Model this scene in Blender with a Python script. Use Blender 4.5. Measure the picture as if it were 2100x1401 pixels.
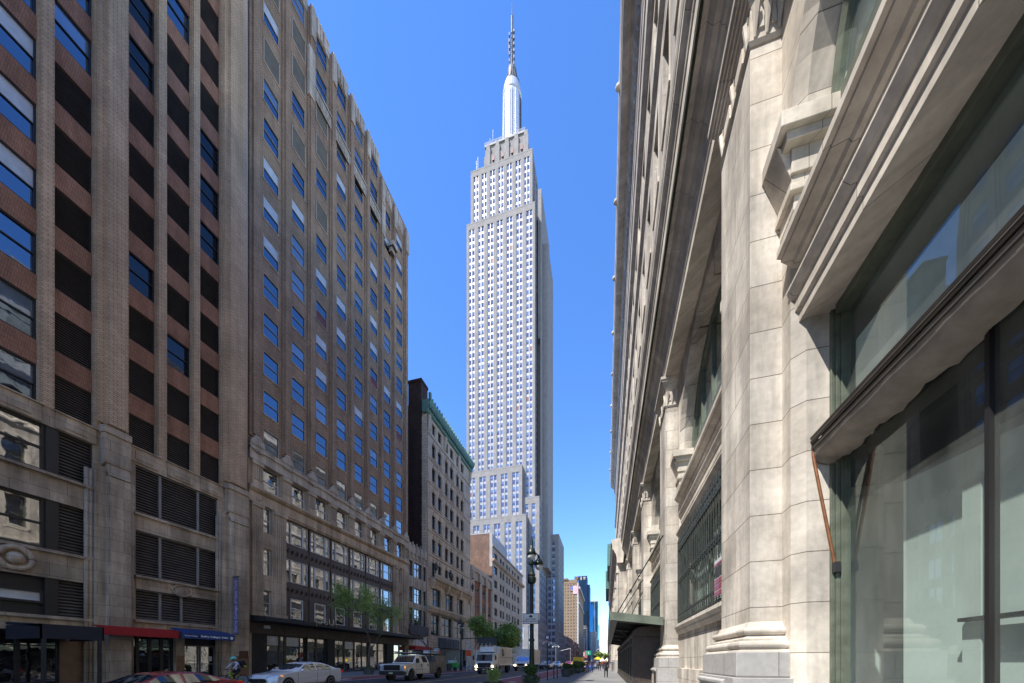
import bpy, bmesh, math, random
from mathutils import Vector, Matrix, Euler
R = math.radians
random.seed(7)
for o in list(bpy.data.objects): bpy.data.objects.remove(o, do_unlink=True)
S = bpy.context.scene
COL = S.collection
# ------------------------------------------------------------------ camera, sky, sun, exposure
cam_d = bpy.data.cameras.new('camera'); cam = bpy.data.objects.new('camera', cam_d); COL.objects.link(cam)
EYE = 1.5; YAW = 15.0
cam.location = (0, 0, EYE); cam.rotation_euler = (R(90), 0, R(YAW))
cam_d.sensor_width = 36; cam_d.lens = 36*720/2100; cam_d.shift_y = (1356-700.5)/2100
cam_d.clip_start = 0.05; cam_d.clip_end = 6000
S.camera = cam
SUN_EL, SUN_AZ = 56.0, 37.0          # degrees; azimuth from -Y towards -X
sdir = Vector((-math.sin(R(SUN_AZ))*math.cos(R(SUN_EL)), -math.cos(R(SUN_AZ))*math.cos(R(SUN_EL)), math.sin(R(SUN_EL))))
W = bpy.data.worlds.new('World'); S.world = W; W.use_nodes = True
wn = W.node_tree.nodes; wl = W.node_tree.links
bg = wn['Background']; sky = wn.new('ShaderNodeTexSky'); sky.sky_type = 'NISHITA'; sky.sun_disc = False
sky.sun_elevation = R(SUN_EL); sky.sun_rotation = math.atan2(sdir.x, sdir.y) % (2*math.pi)
sky.altitude = 50; sky.air_density = 1.0; sky.dust_density = 0.05; sky.ozone_density = 3.5
hs = wn.new('ShaderNodeHueSaturation'); hs.inputs['Saturation'].default_value = 1.22; hs.inputs['Hue'].default_value = 0.509
wl.new(sky.outputs[0], hs.inputs['Color']); wl.new(hs.outputs[0], bg.inputs[0]); bg.inputs[1].default_value = 0.103
sun_d = bpy.data.lights.new('sun', 'SUN'); sun_d.energy = 2.25; sun_d.angle = R(0.53); sun_d.color = (1.0, 0.95, 0.87)
sun = bpy.data.objects.new('sun', sun_d); COL.objects.link(sun)
sun.rotation_euler = (-sdir).to_track_quat('-Z', 'Y').to_euler()
S.view_settings.view_transform = 'Standard'; S.view_settings.look = 'None'
S.view_settings.exposure = 1.85; S.view_settings.gamma = 1
S.render.engine = 'CYCLES'
S.cycles.max_bounces = 8; S.cycles.transparent_max_bounces = 12; S.cycles.caustics_reflective = False; S.cycles.caustics_refractive = False
S.cycles.use_denoising = True

# ------------------------------------------------------------------ measuring helpers (plane X=const seen along heading)
CY, SY = math.cos(R(YAW)), math.sin(R(YAW))
def YX(px, X):
    "distance up the street at which the vertical plane X=const is met"
    D = 745.4*X/(px-1243.0); return (D + X*SY)/CY
def DD(X, Y): return Y*CY - X*SY
def ZZ(py, X, Y): return EYE + (1356-py)*DD(X, Y)/720.0
def XY(px, D):
    X = (px-1243.0)*D/745.4; return X, (D + X*SY)/CY
# ------------------------------------------------------------------ materials
MATS = {}
def _new(name):
    m = bpy.data.materials.new(name); m.use_nodes = True; MATS[name] = m
    nt = m.node_tree; b = nt.nodes['Principled BSDF']
    return m, nt, b
def _coord(nt, flat=True):
    "world-metre coordinates: u runs along whichever horizontal axis the wall has, v is height"
    n = nt.nodes; l = nt.links
    tc = n.new('ShaderNodeTexCoord')
    if not flat: return tc.outputs['Object'], tc.outputs['Object']
    sp = n.new('ShaderNodeSeparateXYZ'); l.new(tc.outputs['Object'], sp.inputs[0])
    ad = n.new('ShaderNodeMath'); ad.operation = 'ADD'; l.new(sp.outputs[0], ad.inputs[0]); l.new(sp.outputs[1], ad.inputs[1])
    cb = n.new('ShaderNodeCombineXYZ'); l.new(ad.outputs[0], cb.inputs[0]); l.new(sp.outputs[2], cb.inputs[1])
    return cb.outputs[0], tc.outputs['Object']
def _mulnoise(nt, col, src, scale, lo, hi, stretch=(1, 1, 1), detail=6, rough=.6, c0=.35, c1=.7):
    n = nt.nodes; l = nt.links
    mp = n.new('ShaderNodeMapping'); mp.inputs['Scale'].default_value = stretch; l.new(src, mp.inputs[0])
    no = n.new('ShaderNodeTexNoise'); no.inputs['Scale'].default_value = scale; no.inputs['Detail'].default_value = detail; no.inputs['Roughness'].default_value = rough
    l.new(mp.outputs[0], no.inputs['Vector'])
    mr = n.new('ShaderNodeMapRange'); mr.inputs[1].default_value = c0; mr.inputs[2].default_value = c1; mr.inputs[3].default_value = lo; mr.inputs[4].default_value = hi
    l.new(no.outputs[0], mr.inputs[0])
    mx = n.new('ShaderNodeMix'); mx.data_type = 'RGBA'; mx.blend_type = 'MULTIPLY'; mx.inputs[0].default_value = 1
    l.new(col, mx.inputs[6]); l.new(mr.outputs[0], mx.inputs[7])
    return mx.outputs[2], no.outputs[0]
def plain(name, c, rough=.6, metal=0, var=.12, scale=3, emit=None, estr=0, coat=0, spec=.5, bump=0, stretch=(1, 1, 1)):
    m, nt, b = _new(name); n = nt.nodes; l = nt.links
    rgb = n.new('ShaderNodeRGB'); rgb.outputs[0].default_value = (*c, 1)
    tc = n.new('ShaderNodeTexCoord')
    col, no = _mulnoise(nt, rgb.outputs[0], tc.outputs['Object'], scale, 1-var, 1+var, stretch)
    l.new(col, b.inputs['Base Color'])
    b.inputs['Roughness'].default_value = rough; b.inputs['Metallic'].default_value = metal
    b.inputs['Specular IOR Level'].default_value = spec; b.inputs['Coat Weight'].default_value = coat
    if emit: b.inputs['Emission Color'].default_value = (*emit, 1); b.inputs['Emission Strength'].default_value = estr
    if bump:
        bp = n.new('ShaderNodeBump'); bp.inputs['Strength'].default_value = bump; bp.inputs['Distance'].default_value = .02
        l.new(no, bp.inputs['Height']); l.new(bp.outputs[0], b.inputs['Normal'])
    return m
def masonry(name, c1, c2, mortar, bw, bh, ms, bump=.3, stain=.2, streak=.15, rough=.85, offset=.5, grime=(1, 1), dist=.01, scale1=.35):
    m, nt, b = _new(name); n = nt.nodes; l = nt.links
    uv, ob = _coord(nt)
    br = n.new('ShaderNodeTexBrick'); br.offset = offset
    br.inputs['Color1'].default_value = (*c1, 1); br.inputs['Color2'].default_value = (*c2, 1); br.inputs['Mortar'].default_value = (*mortar, 1)
    br.inputs['Scale'].default_value = 1; br.inputs['Brick Width'].default_value = bw; br.inputs['Row Height'].default_value = bh
    br.inputs['Mortar Size'].default_value = ms; br.inputs['Mortar Smooth'].default_value = .15; br.inputs['Bias'].default_value = 0
    l.new(uv, br.inputs['Vector'])
    col, _ = _mulnoise(nt, br.outputs['Color'], ob, scale1, 1-stain, 1+stain*.6)
    col, _ = _mulnoise(nt, col, uv, 1.6, 1-streak, 1+streak*.5, (1, .12, 1), 5)
    col, _ = _mulnoise(nt, col, uv, .55, 1-streak*.55, 1.04, (1, .05, 1), 4, .6, .38, .62)
    col, fine = _mulnoise(nt, col, ob, 9, .9, 1.08)
    l.new(col, b.inputs['Base Color']); b.inputs['Roughness'].default_value = rough
    b.inputs['Specular IOR Level'].default_value = .25
    bp = n.new('ShaderNodeBump'); bp.inputs['Strength'].default_value = bump; bp.inputs['Distance'].default_value = dist
    mt = n.new('ShaderNodeMath'); mt.operation = 'MULTIPLY_ADD'; mt.inputs[1].default_value = -1.0; mt.inputs[2].default_value = 1
    l.new(br.outputs['Fac'], mt.inputs[0])
    ad = n.new('ShaderNodeMath'); ad.operation = 'MULTIPLY_ADD'; ad.inputs[1].default_value = .35; l.new(fine, ad.inputs[0]); l.new(mt.outputs[0], ad.inputs[2])
    l.new(ad.outputs[0], bp.inputs['Height']); l.new(bp.outputs[0], b.inputs['Normal'])
    return m
def glass(name, tint, refl, base, wave=.25, wscale=1.2, rough=.02):
    "window glass from outside: mirror of what is opposite over a dark room"
    m, nt, b = _new(name); n = nt.nodes; l = nt.links
    n.remove(b); out = n['Material Output']
    tc = n.new('ShaderNodeTexCoord'); no = n.new('ShaderNodeTexNoise'); no.inputs['Scale'].default_value = wscale; no.inputs['Detail'].default_value = 1.0; no.inputs['Distortion'].default_value = .6
    l.new(tc.outputs['Object'], no.inputs['Vector'])
    bp = n.new('ShaderNodeBump'); bp.inputs['Strength'].default_value = wave; bp.inputs['Distance'].default_value = .02; l.new(no.outputs[0], bp.inputs['Height'])
    g = n.new('ShaderNodeBsdfGlossy'); g.inputs['Color'].default_value = (*tint, 1); g.inputs['Roughness'].default_value = rough; l.new(bp.outputs[0], g.inputs['Normal'])
    d = n.new('ShaderNodeBsdfDiffuse'); d.inputs['Color'].default_value = (*base, 1)
    mx = n.new('ShaderNodeMixShader'); mx.inputs[0].default_value = refl
    l.new(d.outputs[0], mx.inputs[1]); l.new(g.outputs[0], mx.inputs[2]); l.new(mx.outputs[0], out.inputs[0])
    return m
def clearglass(name, tint, refl, wave=.1):
    m, nt, b = _new(name); n = nt.nodes; l = nt.links
    n.remove(b); out = n['Material Output']
    tc = n.new('ShaderNodeTexCoord'); no = n.new('ShaderNodeTexNoise'); no.inputs['Scale'].default_value = .9; no.inputs['Detail'].default_value = 0
    l.new(tc.outputs['Object'], no.inputs['Vector'])
    bp = n.new('ShaderNodeBump'); bp.inputs['Strength'].default_value = wave; bp.inputs['Distance'].default_value = .02; l.new(no.outputs[0], bp.inputs['Height'])
    g = n.new('ShaderNodeBsdfGlossy'); g.inputs['Color'].default_value = (.9, 1, .97, 1); g.inputs['Roughness'].default_value = .01; l.new(bp.outputs[0], g.inputs['Normal'])
    t = n.new('ShaderNodeBsdfTransparent'); t.inputs['Color'].default_value = (*tint, 1)
    fr = n.new('ShaderNodeLayerWeight'); fr.inputs['Blend'].default_value = .5
    pw = n.new('ShaderNodeMath'); pw.operation = 'POWER'; pw.inputs[1].default_value = 4; l.new(fr.outputs['Facing'], pw.inputs[0])
    ma = n.new('ShaderNodeMath'); ma.operation = 'ADD'; ma.use_clamp = True; ma.inputs[1].default_value = refl; l.new(pw.outputs[0], ma.inputs[0])
    mx = n.new('ShaderNodeMixShader'); l.new(ma.outputs[0], mx.inputs[0])
    df = n.new('ShaderNodeBsdfDiffuse'); df.inputs['Color'].default_value = (.62, .66, .62, 1)
    mp = n.new('ShaderNodeMapping'); mp.inputs['Scale'].default_value = (1, 1, .25); l.new(tc.outputs['Object'], mp.inputs[0])
    n2 = n.new('ShaderNodeTexNoise'); n2.inputs['Scale'].default_value = 1.7; n2.inputs['Detail'].default_value = 7; n2.inputs['Roughness'].default_value = .7; l.new(mp.outputs[0], n2.inputs['Vector'])
    mr = n.new('ShaderNodeMapRange'); mr.inputs[1].default_value = .35; mr.inputs[2].default_value = .75; mr.inputs[3].default_value = .03; mr.inputs[4].default_value = .16; l.new(n2.outputs[0], mr.inputs[0])
    m2 = n.new('ShaderNodeMixShader'); l.new(mr.outputs[0], m2.inputs[0]); l.new(t.outputs[0], m2.inputs[1]); l.new(df.outputs[0], m2.inputs[2])
    l.new(m2.outputs[0], mx.inputs[1]); l.new(g.outputs[0], mx.inputs[2]); l.new(mx.outputs[0], out.inputs[0])
    return m
# ------------------------------------------------------------------ mesh builder
class MB:
    def __init__(s): s.v = []; s.f = []; s.m = []; s.cur = 0
    def add(s, vs, fs):
        o = len(s.v); s.v += [tuple(p) for p in vs]
        for f in fs: s.f.append(tuple(i+o for i in f)); s.m.append(s.cur)
        return s
    def quad(s, a, b, c, d): return s.add([a, b, c, d], [(0, 1, 2, 3)])
    def box(s, x0, x1, y0, y1, z0, z1):
        if x0 > x1: x0, x1 = x1, x0
        if y0 > y1: y0, y1 = y1, y0
        v = [(x0, y0, z0), (x1, y0, z0), (x1, y1, z0), (x0, y1, z0), (x0, y0, z1), (x1, y0, z1), (x1, y1, z1), (x0, y1, z1)]
        return s.add(v, [(0, 3, 2, 1), (4, 5, 6, 7), (0, 1, 5, 4), (1, 2, 6, 5), (2, 3, 7, 6), (3, 0, 4, 7)])
    def prism(s, poly, axis, a, b, cap=True):
        n = len(poly)
        if axis == 'y': P = lambda p, t: (p[0], t, p[1])
        elif axis == 'x': P = lambda p, t: (t, p[0], p[1])
        else: P = lambda p, t: (p[0], p[1], t)
        vs = [P(p, a) for p in poly]+[P(p, b) for p in poly]
        fs = [(i, (i+1) % n, n+(i+1) % n, n+i) for i in range(n)]
        if cap: fs += [tuple(range(n))[::-1], tuple(range(n, 2*n))]
        return s.add(vs, fs)
    def tube(s, path, r, seg=8, cap=True):
        path = [Vector(p) for p in path]; n = len(path)
        rs = r if isinstance(r, (list, tuple)) else [r]*n
        vs = []; up = Vector((0, 0, 1))
        for i, p in enumerate(path):
            d = (path[min(i+1, n-1)]-path[max(i-1, 0)])
            if d.length < 1e-9: d = Vector((0, 0, 1))
            d.normalize(); a = d.cross(up)
            if a.length < .05: a = d.cross(Vector((1, 0, 0)))
            a.normalize(); b = d.cross(a).normalized()
            for k in range(seg):
                t = 2*math.pi*k/seg; vs.append(p+a*math.cos(t)*rs[i]+b*math.sin(t)*rs[i])
        fs = [(i*seg+k, i*seg+(k+1) % seg, (i+1)*seg+(k+1) % seg, (i+1)*seg+k) for i in range(n-1) for k in range(seg)]
        if cap: fs += [tuple(range(seg)), tuple(range((n-1)*seg, n*seg))[::-1]]
        return s.add(vs, fs)
    def lathe(s, prof, c=(0, 0, 0), seg=16, axis='z', sx=1, sy=1):
        vs = []; n = len(prof)
        for r, z in prof:
            for k in range(seg):
                t = 2*math.pi*k/seg
                if axis == 'z': vs.append((c[0]+r*math.cos(t)*sx, c[1]+r*math.sin(t)*sy, c[2]+z))
                elif axis == 'x': vs.append((c[0]+z, c[1]+r*math.cos(t), c[2]+r*math.sin(t)))
                else: vs.append((c[0]+r*math.cos(t), c[1]+z, c[2]+r*math.sin(t)))
        fs = [(i*seg+k, i*seg+(k+1) % seg, (i+1)*seg+(k+1) % seg, (i+1)*seg+k) for i in range(n-1) for k in range(seg)]
        fs += [tuple(range(seg))[::-1], tuple(range((n-1)*seg, n*seg))]
        return s.add(vs, fs)
    def ball(s, c, r, seg=10, sz=1):
        prof = [(max(1e-4, math.sin(math.pi*i/8)*r), -math.cos(math.pi*i/8)*r*sz) for i in range(9)]
        return s.lathe(prof, c, seg)
    def build(s, name, mats, parent=None, smooth=False, bevel=0, loc=None):
        me = bpy.data.meshes.new(name)
        off = Vector(loc) if loc is not None else None
        vs = s.v if off is None else [(p[0]-off.x, p[1]-off.y, p[2]-off.z) for p in s.v]
        me.from_pydata(vs, [], s.f)
        if not isinstance(mats, (list, tuple)): mats = [mats]
        for m in mats: me.materials.append(MATS[m] if isinstance(m, str) else m)
        if any(s.m): me.polygons.foreach_set('material_index', s.m)
        bm = bmesh.new(); bm.from_mesh(me); bmesh.ops.recalc_face_normals(bm, faces=bm.faces); bm.to_mesh(me); bm.free()
        if smooth: me.polygons.foreach_set('use_smooth', [True]*len(me.polygons))
        me.update()
        o = bpy.data.objects.new(name, me); COL.objects.link(o)
        if off is not None: o.location = off
        if bevel:
            b = o.modifiers.new('bevel', 'BEVEL'); b.width = bevel; b.segments = 2; b.limit_method = 'ANGLE'; b.angle_limit = R(40)
        if parent is not None:
            o.parent = parent; o.matrix_parent_inverse = Matrix.Translation(-parent.location)
        return o
def tag(o, label=None, cat=None, group=None, kind=None):
    if label: o['label'] = label
    if cat: o['category'] = cat
    if group: o['group'] = group
    if kind: o['kind'] = kind
    return o
def thing(name, label, cat, loc=(0, 0, 0), rz=0, group=None):
    o = bpy.data.objects.new(name, None); COL.objects.link(o); o.location = loc; o.rotation_euler = (0, 0, rz)
    o.empty_display_size = .3
    return tag(o, label, cat, group)
def kids(o): return [c for c in bpy.data.objects if c.parent == o]
def dup(o, parent=None):
    c = o.copy(); COL.objects.link(c)
    if parent is not None: c.parent = parent
    for k in kids(o): dup(k, c)
    return c
def dup_at(o, loc, rz, label, scale=None, group=None):
    c = dup(o); c.location = loc; c.rotation_euler = (0, 0, rz); c['label'] = label
    if scale: c.scale = (scale,)*3
    if group: c['group'] = group
    return c
def wall(mb, axis, pos, u0, u1, z0, z1, holes, depth, sgn=1):
    """wall sheet at X=pos (axis 'x') or Y=pos (axis 'y') with openings and reveals going back by depth;
    sgn +1: faces the positive axis"""
    us = sorted({u0, u1} | {h[0] for h in holes} | {h[1] for h in holes}); zs = sorted({z0, z1} | {h[2] for h in holes} | {h[3] for h in holes})
    us = [u for u in us if u0 <= u <= u1]; zs = [z for z in zs if z0 <= z <= z1]
    P = (lambda u, z, d=0: (pos-sgn*d, u, z)) if axis == 'x' else (lambda u, z, d=0: (u, pos-sgn*d, z))
    for i in range(len(us)-1):
        uc = (us[i]+us[i+1])/2
        hz = [h for h in holes if h[0] < uc < h[1]]
        run = None
        for j in range(len(zs)-1):
            zc = (zs[j]+zs[j+1])/2
            solid = not any(h[2] < zc < h[3] for h in hz)
            if solid and run is None: run = zs[j]
            if not solid and run is not None:
                mb.quad(P(us[i], run), P(us[i+1], run), P(us[i+1], zs[j]), P(us[i], zs[j])); run = None
        if run is not None: mb.quad(P(us[i], run), P(us[i+1], run), P(us[i+1], zs[-1]), P(us[i], zs[-1]))
    for a, b, c, d in holes:
        mb.quad(P(a, c), P(a, d), P(a, d, depth), P(a, c, depth)); mb.quad(P(b, c), P(b, d), P(b, d, depth), P(b, c, depth))
        mb.quad(P(a, c), P(b, c), P(b, c, depth), P(a, c, depth)); mb.quad(P(a, d), P(b, d), P(b, d, depth), P(a, d, depth))
def text_mesh(txt, size, ext=.01, bold=0):
    cu = bpy.data.curves.new('t', 'FONT'); cu.body = txt; cu.size = size; cu.extrude = ext; cu.align_x = 'CENTER'; cu.align_y = 'CENTER'; cu.offset = bold
    cu.resolution_u = 2
    o = bpy.data.objects.new('t', cu); COL.objects.link(o)
    dg = bpy.context.evaluated_depsgraph_get(); me = bpy.data.meshes.new_from_object(o.evaluated_get(dg))
    bpy.data.objects.remove(o, do_unlink=True); bpy.data.curves.remove(cu)
    return me
def lettering(name, txt, size, mat, loc, rot, parent, sx=1, ext=.01, bold=0):
    me = text_mesh(txt, size, ext, bold); me.name = name; me.materials.clear(); me.materials.append(MATS[mat])
    o = bpy.data.objects.new(name, me); COL.objects.link(o); o.location = loc; o.rotation_euler = rot; o.scale = (sx, 1, 1)
    if parent is not None:
        o.parent = parent; o.matrix_parent_inverse = Matrix.Translation(-parent.location)
    return o
RX = (R(90), 0, R(90))        # lettering on a wall facing +X
RS = (R(90), 0, 0)            # lettering facing -Y
# ------------------------------------------------------------------ material library
masonry('limestone_pale', (.80, .735, .64), (.66, .59, .50), (.26, .22, .18), 1.9, .82, .008, .35, .30, .42, dist=.012, scale1=.7)
masonry('stone_trim', (.76, .695, .60), (.68, .61, .52), (.3, .26, .21), 1.4, 6.0, .006, .25, .2, .25, dist=.008, scale1=.8)
masonry('granite', (0.46, 0.445, 0.425), (0.42, 0.405, 0.385), (.18, .17, .16), 1.5, .62, .006, .3, .12, .1, dist=.01)
masonry('brick_tan', (.64, .44, .28), (.53, .355, .22), (.26, .19, .13), .42, .14, .018, .5, .18, .16, dist=.01)
masonry('brick_red_panel', (.42, .215, .135), (.355, .18, .11), (.15, .08, .06), .1, .3, .008, .3, .22, .2)
masonry('limestone_grimy', (.58, .45, .325), (.50, .39, .28), (.13, .11, .09), 1.5, .75, .01, .3, .35, .35)
masonry('brick_brown', (.50, .335, .215), (.385, .255, .165), (.10, .072, .055), .42, .13, .018, .5, .2, .18, dist=.01)
masonry('terracotta_cream', (0.6, 0.5, 0.4), (0.53, 0.44, 0.35), (.16, .13, .10), 1.1, .7, .012, .3, .2, .3)
masonry('limestone_warm', (.58, .45, .325), (.51, .39, .28), (.14, .115, .09), 2.4, 1.2, .01, .3, .25, .3)
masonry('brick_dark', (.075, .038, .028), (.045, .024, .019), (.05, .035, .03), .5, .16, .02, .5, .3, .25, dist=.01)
masonry('stone_cream', (.62, .475, .34), (.54, .415, .295), (.17, .14, .11), 1.2, .58, .02, .45, .15, .2, dist=.02)
masonry('brick_pink', (.30, .185, .14), (.235, .145, .11), (.24, .17, .13), .6, .2, .02, .4, .3, .2)
masonry('brick_orange', (0.42, 0.15, 0.07), (0.35, 0.12, 0.055), (.2, .09, .05), .5, .18, .015, .4, .15, .15)
masonry('stone_buff', (.52, .40, .29), (.48, .365, .265), (.25, .21, .17), 2.0, .9, .012, .2, .15, .18)
masonry('tower_stone', (.30, .275, .255), (.275, .255, .235), (.40, .38, .355), 3, 1.5, .02, .1, .1, .1)
masonry('hotel_brick', (0.3, 0.21, 0.13), (0.27, 0.19, 0.12), (.3, .22, .15), 1.2, .5, .02, .2, .12, .1)
masonry('far_stone', (0.31, 0.27, 0.24), (0.28, 0.25, 0.22), (.25, .22, .2), 3, 1.5, .03, .2, .2, .1)
masonry('far_white', (0.5, 0.48, 0.45), (0.46, 0.44, 0.42), (.5, .48, .46), 3, 1.5, .03, .2, .1, .1)
masonry('far_brown', (.25, .17, .13), (.22, .15, .12), (.15, .11, .09), 3, 1.5, .03, .2, .2, .1)
masonry('sidewalk_slabs', (.25, .245, .24), (.215, .21, .205), (.12, .12, .12), 1.5, 1.5, .012, .2, .25, .1, offset=0)
plain('asphalt', (.055, .055, .06), .8, 0, .3, 1.5, bump=.25)
plain('bus_lane_red', (.24, .055, .06), .75, 0, .3, 1.3)
plain('road_paint', (.72, .72, .70), .6, 0, .25, 4)
plain('road_paint_yellow', (.62, .42, .09), .6, 0, .2, 4)
plain('kerb_stone', (.30, .29, .28), .8, 0, .15, 2)
plain('ground_grey', (.16, .155, .15), .9, 0, .2, .5)
plain('dark_frame', (.018, .017, .017), .45, 0, .1)
plain('bronze_frame', (.06, .05, .04), .5, 0, .2)
plain('white_frame', (.62, .60, .56), .5, 0, .1)
plain('tan_frame', (.40, .33, .25), .6, 0, .1)
plain('grey_frame', (.22, .21, .20), .5, 0, .15)
plain('louvre_black', (.016, .015, .016), .55, 0, .2)
plain('green_frame', (.12, .14, .105), .45, 0, .25, 5)
plain('grille_iron', (.042, .05, .044), .5, 0, .3, 6)
plain('copper_green', (.085, .17, .135), .7, 0, .25, 1.5)
plain('copper_roof', (.13, .155, .115), .6, 0, .3, 2)
plain('ledge_strip_dark', (.035, .04, .022), .9, 0, .5, 3)
plain('steel_dark', (.03, .032, .035), .5, .2, .2)
plain('lamp_green', (.012, .024, .021), .4, .2, .3, 8)
plain('black_paint', (.012, .012, .013), .4, 0, .1)
plain('canopy_black', (.018, .017, .017), .6, 0, .3, 2)
plain('brown_panel', (.085, .060, .045), .6, 0, .25, 2)
plain('brown_relief', (.055, .038, .03), .6, 0, .3, 8)
plain('moss', (.07, .085, .03), .95, 0, .5, 6)
plain('awning_red', (.36, .012, .012), .7, 0, .12, 2)
plain('awning_blue', (.018, .045, .15), .65, 0, .15, 2)
plain('awning_navy', (.012, .014, .024), .6, 0, .3, 2)
plain('awning_canvas', (.30, .265, .225), .85, 0, .2, 4)
plain('bronze_arm', (.30, .13, .06), .45, .5, .25, 8)
plain('louvre_slat', (.13, .105, .09), .6, 0, .3, 1.5)
plain('room_white', (.50, .57, .54), .8, 0, .15, .6)
plain('text_white', (.8, .8, .8), .5, 0, .02)
plain('text_black', (.02, .02, .02), .5, 0, .02)
plain('text_lilac', (.55, .5, .75), .6, 0, .02)
plain('banner_purple', (.16, .135, .22), .7, 0, .15, 3)
plain('gold_letters', (.62, .50, .28), .4, .3, .1)
plain('plaque_brown', (.09, .045, .025), .4, .4, .3, 8)
plain('stone_polished', (.19, .10, .055), .3, 0, .2, 2)
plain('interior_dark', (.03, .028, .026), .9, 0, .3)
plain('interior_pale', (.42, .40, .36), .9, 0, .2, .8)
plain('blind_white', (.48, .50, .52), .35, 0, .12, 2, coat=.4)
plain('panel_olive', (.13, .105, .065), .7, 0, .2, 1.5)
plain('panel_red', (.16, .045, .04), .6, 0, .2)
plain('roller_blind', (.78, .90, .88), .8, 0, .1, 1.5)
plain('roller_blind_grey', (.50, .60, .54), .8, 0, .15, .9)
plain('tree_bark', (.10, .08, .065), .9, 0, .35, 6, bump=.5)
plain('leaf_light', (.29, .42, .09), .6, 0, .35, 2)
plain('leaf_mid', (.11, .19, .045), .6, 0, .4, 1.5)
plain('leaf_dark', (.04, .085, .022), .6, 0, .4, 3)
plain('flower_purple', (.25, .06, .25), .6, 0, .3)
plain('flower_white', (.7, .68, .65), .6, 0, .2)
plain('pot_green', (.04, .055, .045), .55, 0, .25, 4)
plain('pot_grey', (.10, .10, .095), .7, 0, .25, 4)
plain('car_white', (.80, .81, .83), .22, 0, .03, 1, coat=1)
plain('truck_white', (.74, .74, .72), .35, 0, .08, 1.5, coat=.5)
plain('truck_cream', (.68, .64, .57), .5, 0, .12, 1.2)
plain('pickup_cream', (.76, .74, .68), .3, 0, .08, 1.5, coat=.8)
plain('service_body', (.20, .18, .17), .5, .3, .25, 2)
plain('car_black', (.02, .022, .03), .2, 0, .1, 1, coat=1)
plain('car_red', (.36, .02, .03), .25, 0, .1, 1, coat=1)
plain('car_blue', (.03, .06, .12), .25, 0, .1, 1, coat=1)
plain('taxi_yellow', (.75, .42, .02), .3, 0, .05, 1, coat=.8)
plain('van_yellow', (.85, .52, .015), .45, 0, .06, 1)
plain('cart_green', (.03, .36, .06), .4, 0, .1, 1)
plain('tyre', (.02, .02, .02), .85, 0, .2, 6)
plain('rim_silver', (.45, .45, .46), .3, .8, .1)
plain('chrome', (.6, .6, .62), .15, 1, .05)
plain('lamp_amber', (.7, .22, .03), .3, 0, .1, emit=(1, .4, .1), estr=.25)
plain('lamp_red', (.5, .02, .02), .3, 0, .1, emit=(1, .05, .03), estr=.03)
plain('headlight_on', (.8, .75, .6), .2, 0, 0, emit=(1, .82, .5), estr=3.5)
plain('headlight_off', (.45, .47, .5), .1, 0, .2, 12, coat=1)
plain('number_plate', (.6, .55, .35), .5, 0, .1)
plain('bike_green', (.42, .62, .03), .35, 0, .08, coat=.6)
plain('skin', (.33, .18, .12), .6, 0, .08)
plain('cloth_black', (.015, .015, .018), .9, 0, .2)
plain('cloth_navy', (.02, .028, .07), .9, 0, .2)
plain('cloth_blue', (.04, .09, .32), .9, 0, .2)
plain('cloth_white', (.55, .55, .62), .9, 0, .1)
plain('cloth_grey', (.16, .16, .17), .9, 0, .2)
plain('cloth_tan', (.33, .25, .17), .9, 0, .2)
plain('cloth_red', (.33, .04, .04), .9, 0, .2)
plain('helmet_teal', (.12, .52, .45), .35, 0, .05, coat=.5)
plain('hair_dark', (.02, .015, .012), .8, 0, .2)
plain('barrier_white', (.6, .6, .58), .6, 0, .2)
plain('barrier_orange', (.65, .10, .03), .6, 0, .1)
plain('sign_grey', (.055, .055, .06), .6, 0, .15)
plain('sign_blue', (.02, .03, .20), .5, 0, .1)
plain('sign_green', (.0, .33, .2), .5, 0, .1)
plain('sign_white', (.62, .62, .62), .5, 0, .05)
plain('storefront_teal', (.035, .065, .075), .5, 0, .4, 1, stretch=(1, 3, .1))
plain('clock_red', (.09, .012, .018), .4, 0, .2)
plain('mast_metal', (.62, .62, .63), .38, .35, .05)
plain('antenna_grey', (.11, .11, .12), .6, .1, .4, 1.5)
plain('metal_mullion', (.345, .34, .35), .5, .2, .06, .4)
plain('flag_red', (.5, .03, .05), .8, 0, .1); plain('flag_blue', (.05, .09, .3), .8, 0, .1)
plain('globe_glass', (.62, .64, .62), .15, 0, .1, coat=1)
glass('glass_sky', (.42, .55, .70), .38, (.016, .022, .03), .16)
glass('glass_haze', (.6, .7, .85), .34, (.10, .125, .15), .15)
glass('glass_dark', (.8, .85, .9), .30, (.012, .012, .012), .35)
glass('glass_black', (.8, .85, .9), .07, (.006, .006, .007), .3)
glass('glass_wavy', (.80, .80, .78), .50, (.06, .06, .055), .13, 1.2)
glass('glass_shop', (.8, .82, .85), .33, (.025, .023, .022), .15)
glass('glass_car', (.7, .75, .8), .35, (.01, .012, .012), .02)
glass('glass_windscreen', (.35, .5, .75), .4, (.01, .013, .02), .02)
glass('tower_pane', (.46, .47, .56), .24, (.095, .095, .135), .2)
glass('tower_pane_pale', (.6, .7, .85), .25, (.17, .19, .24), .2)
glass('curtain_navy', (.25, .45, .75), .6, (.005, .025, .06), .1, .3)
glass('curtain_teal', (.25, .6, .85), .6, (.01, .06, .11), .1, .3)
clearglass('clear_pane', (.90, .96, .94), .05)
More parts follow.
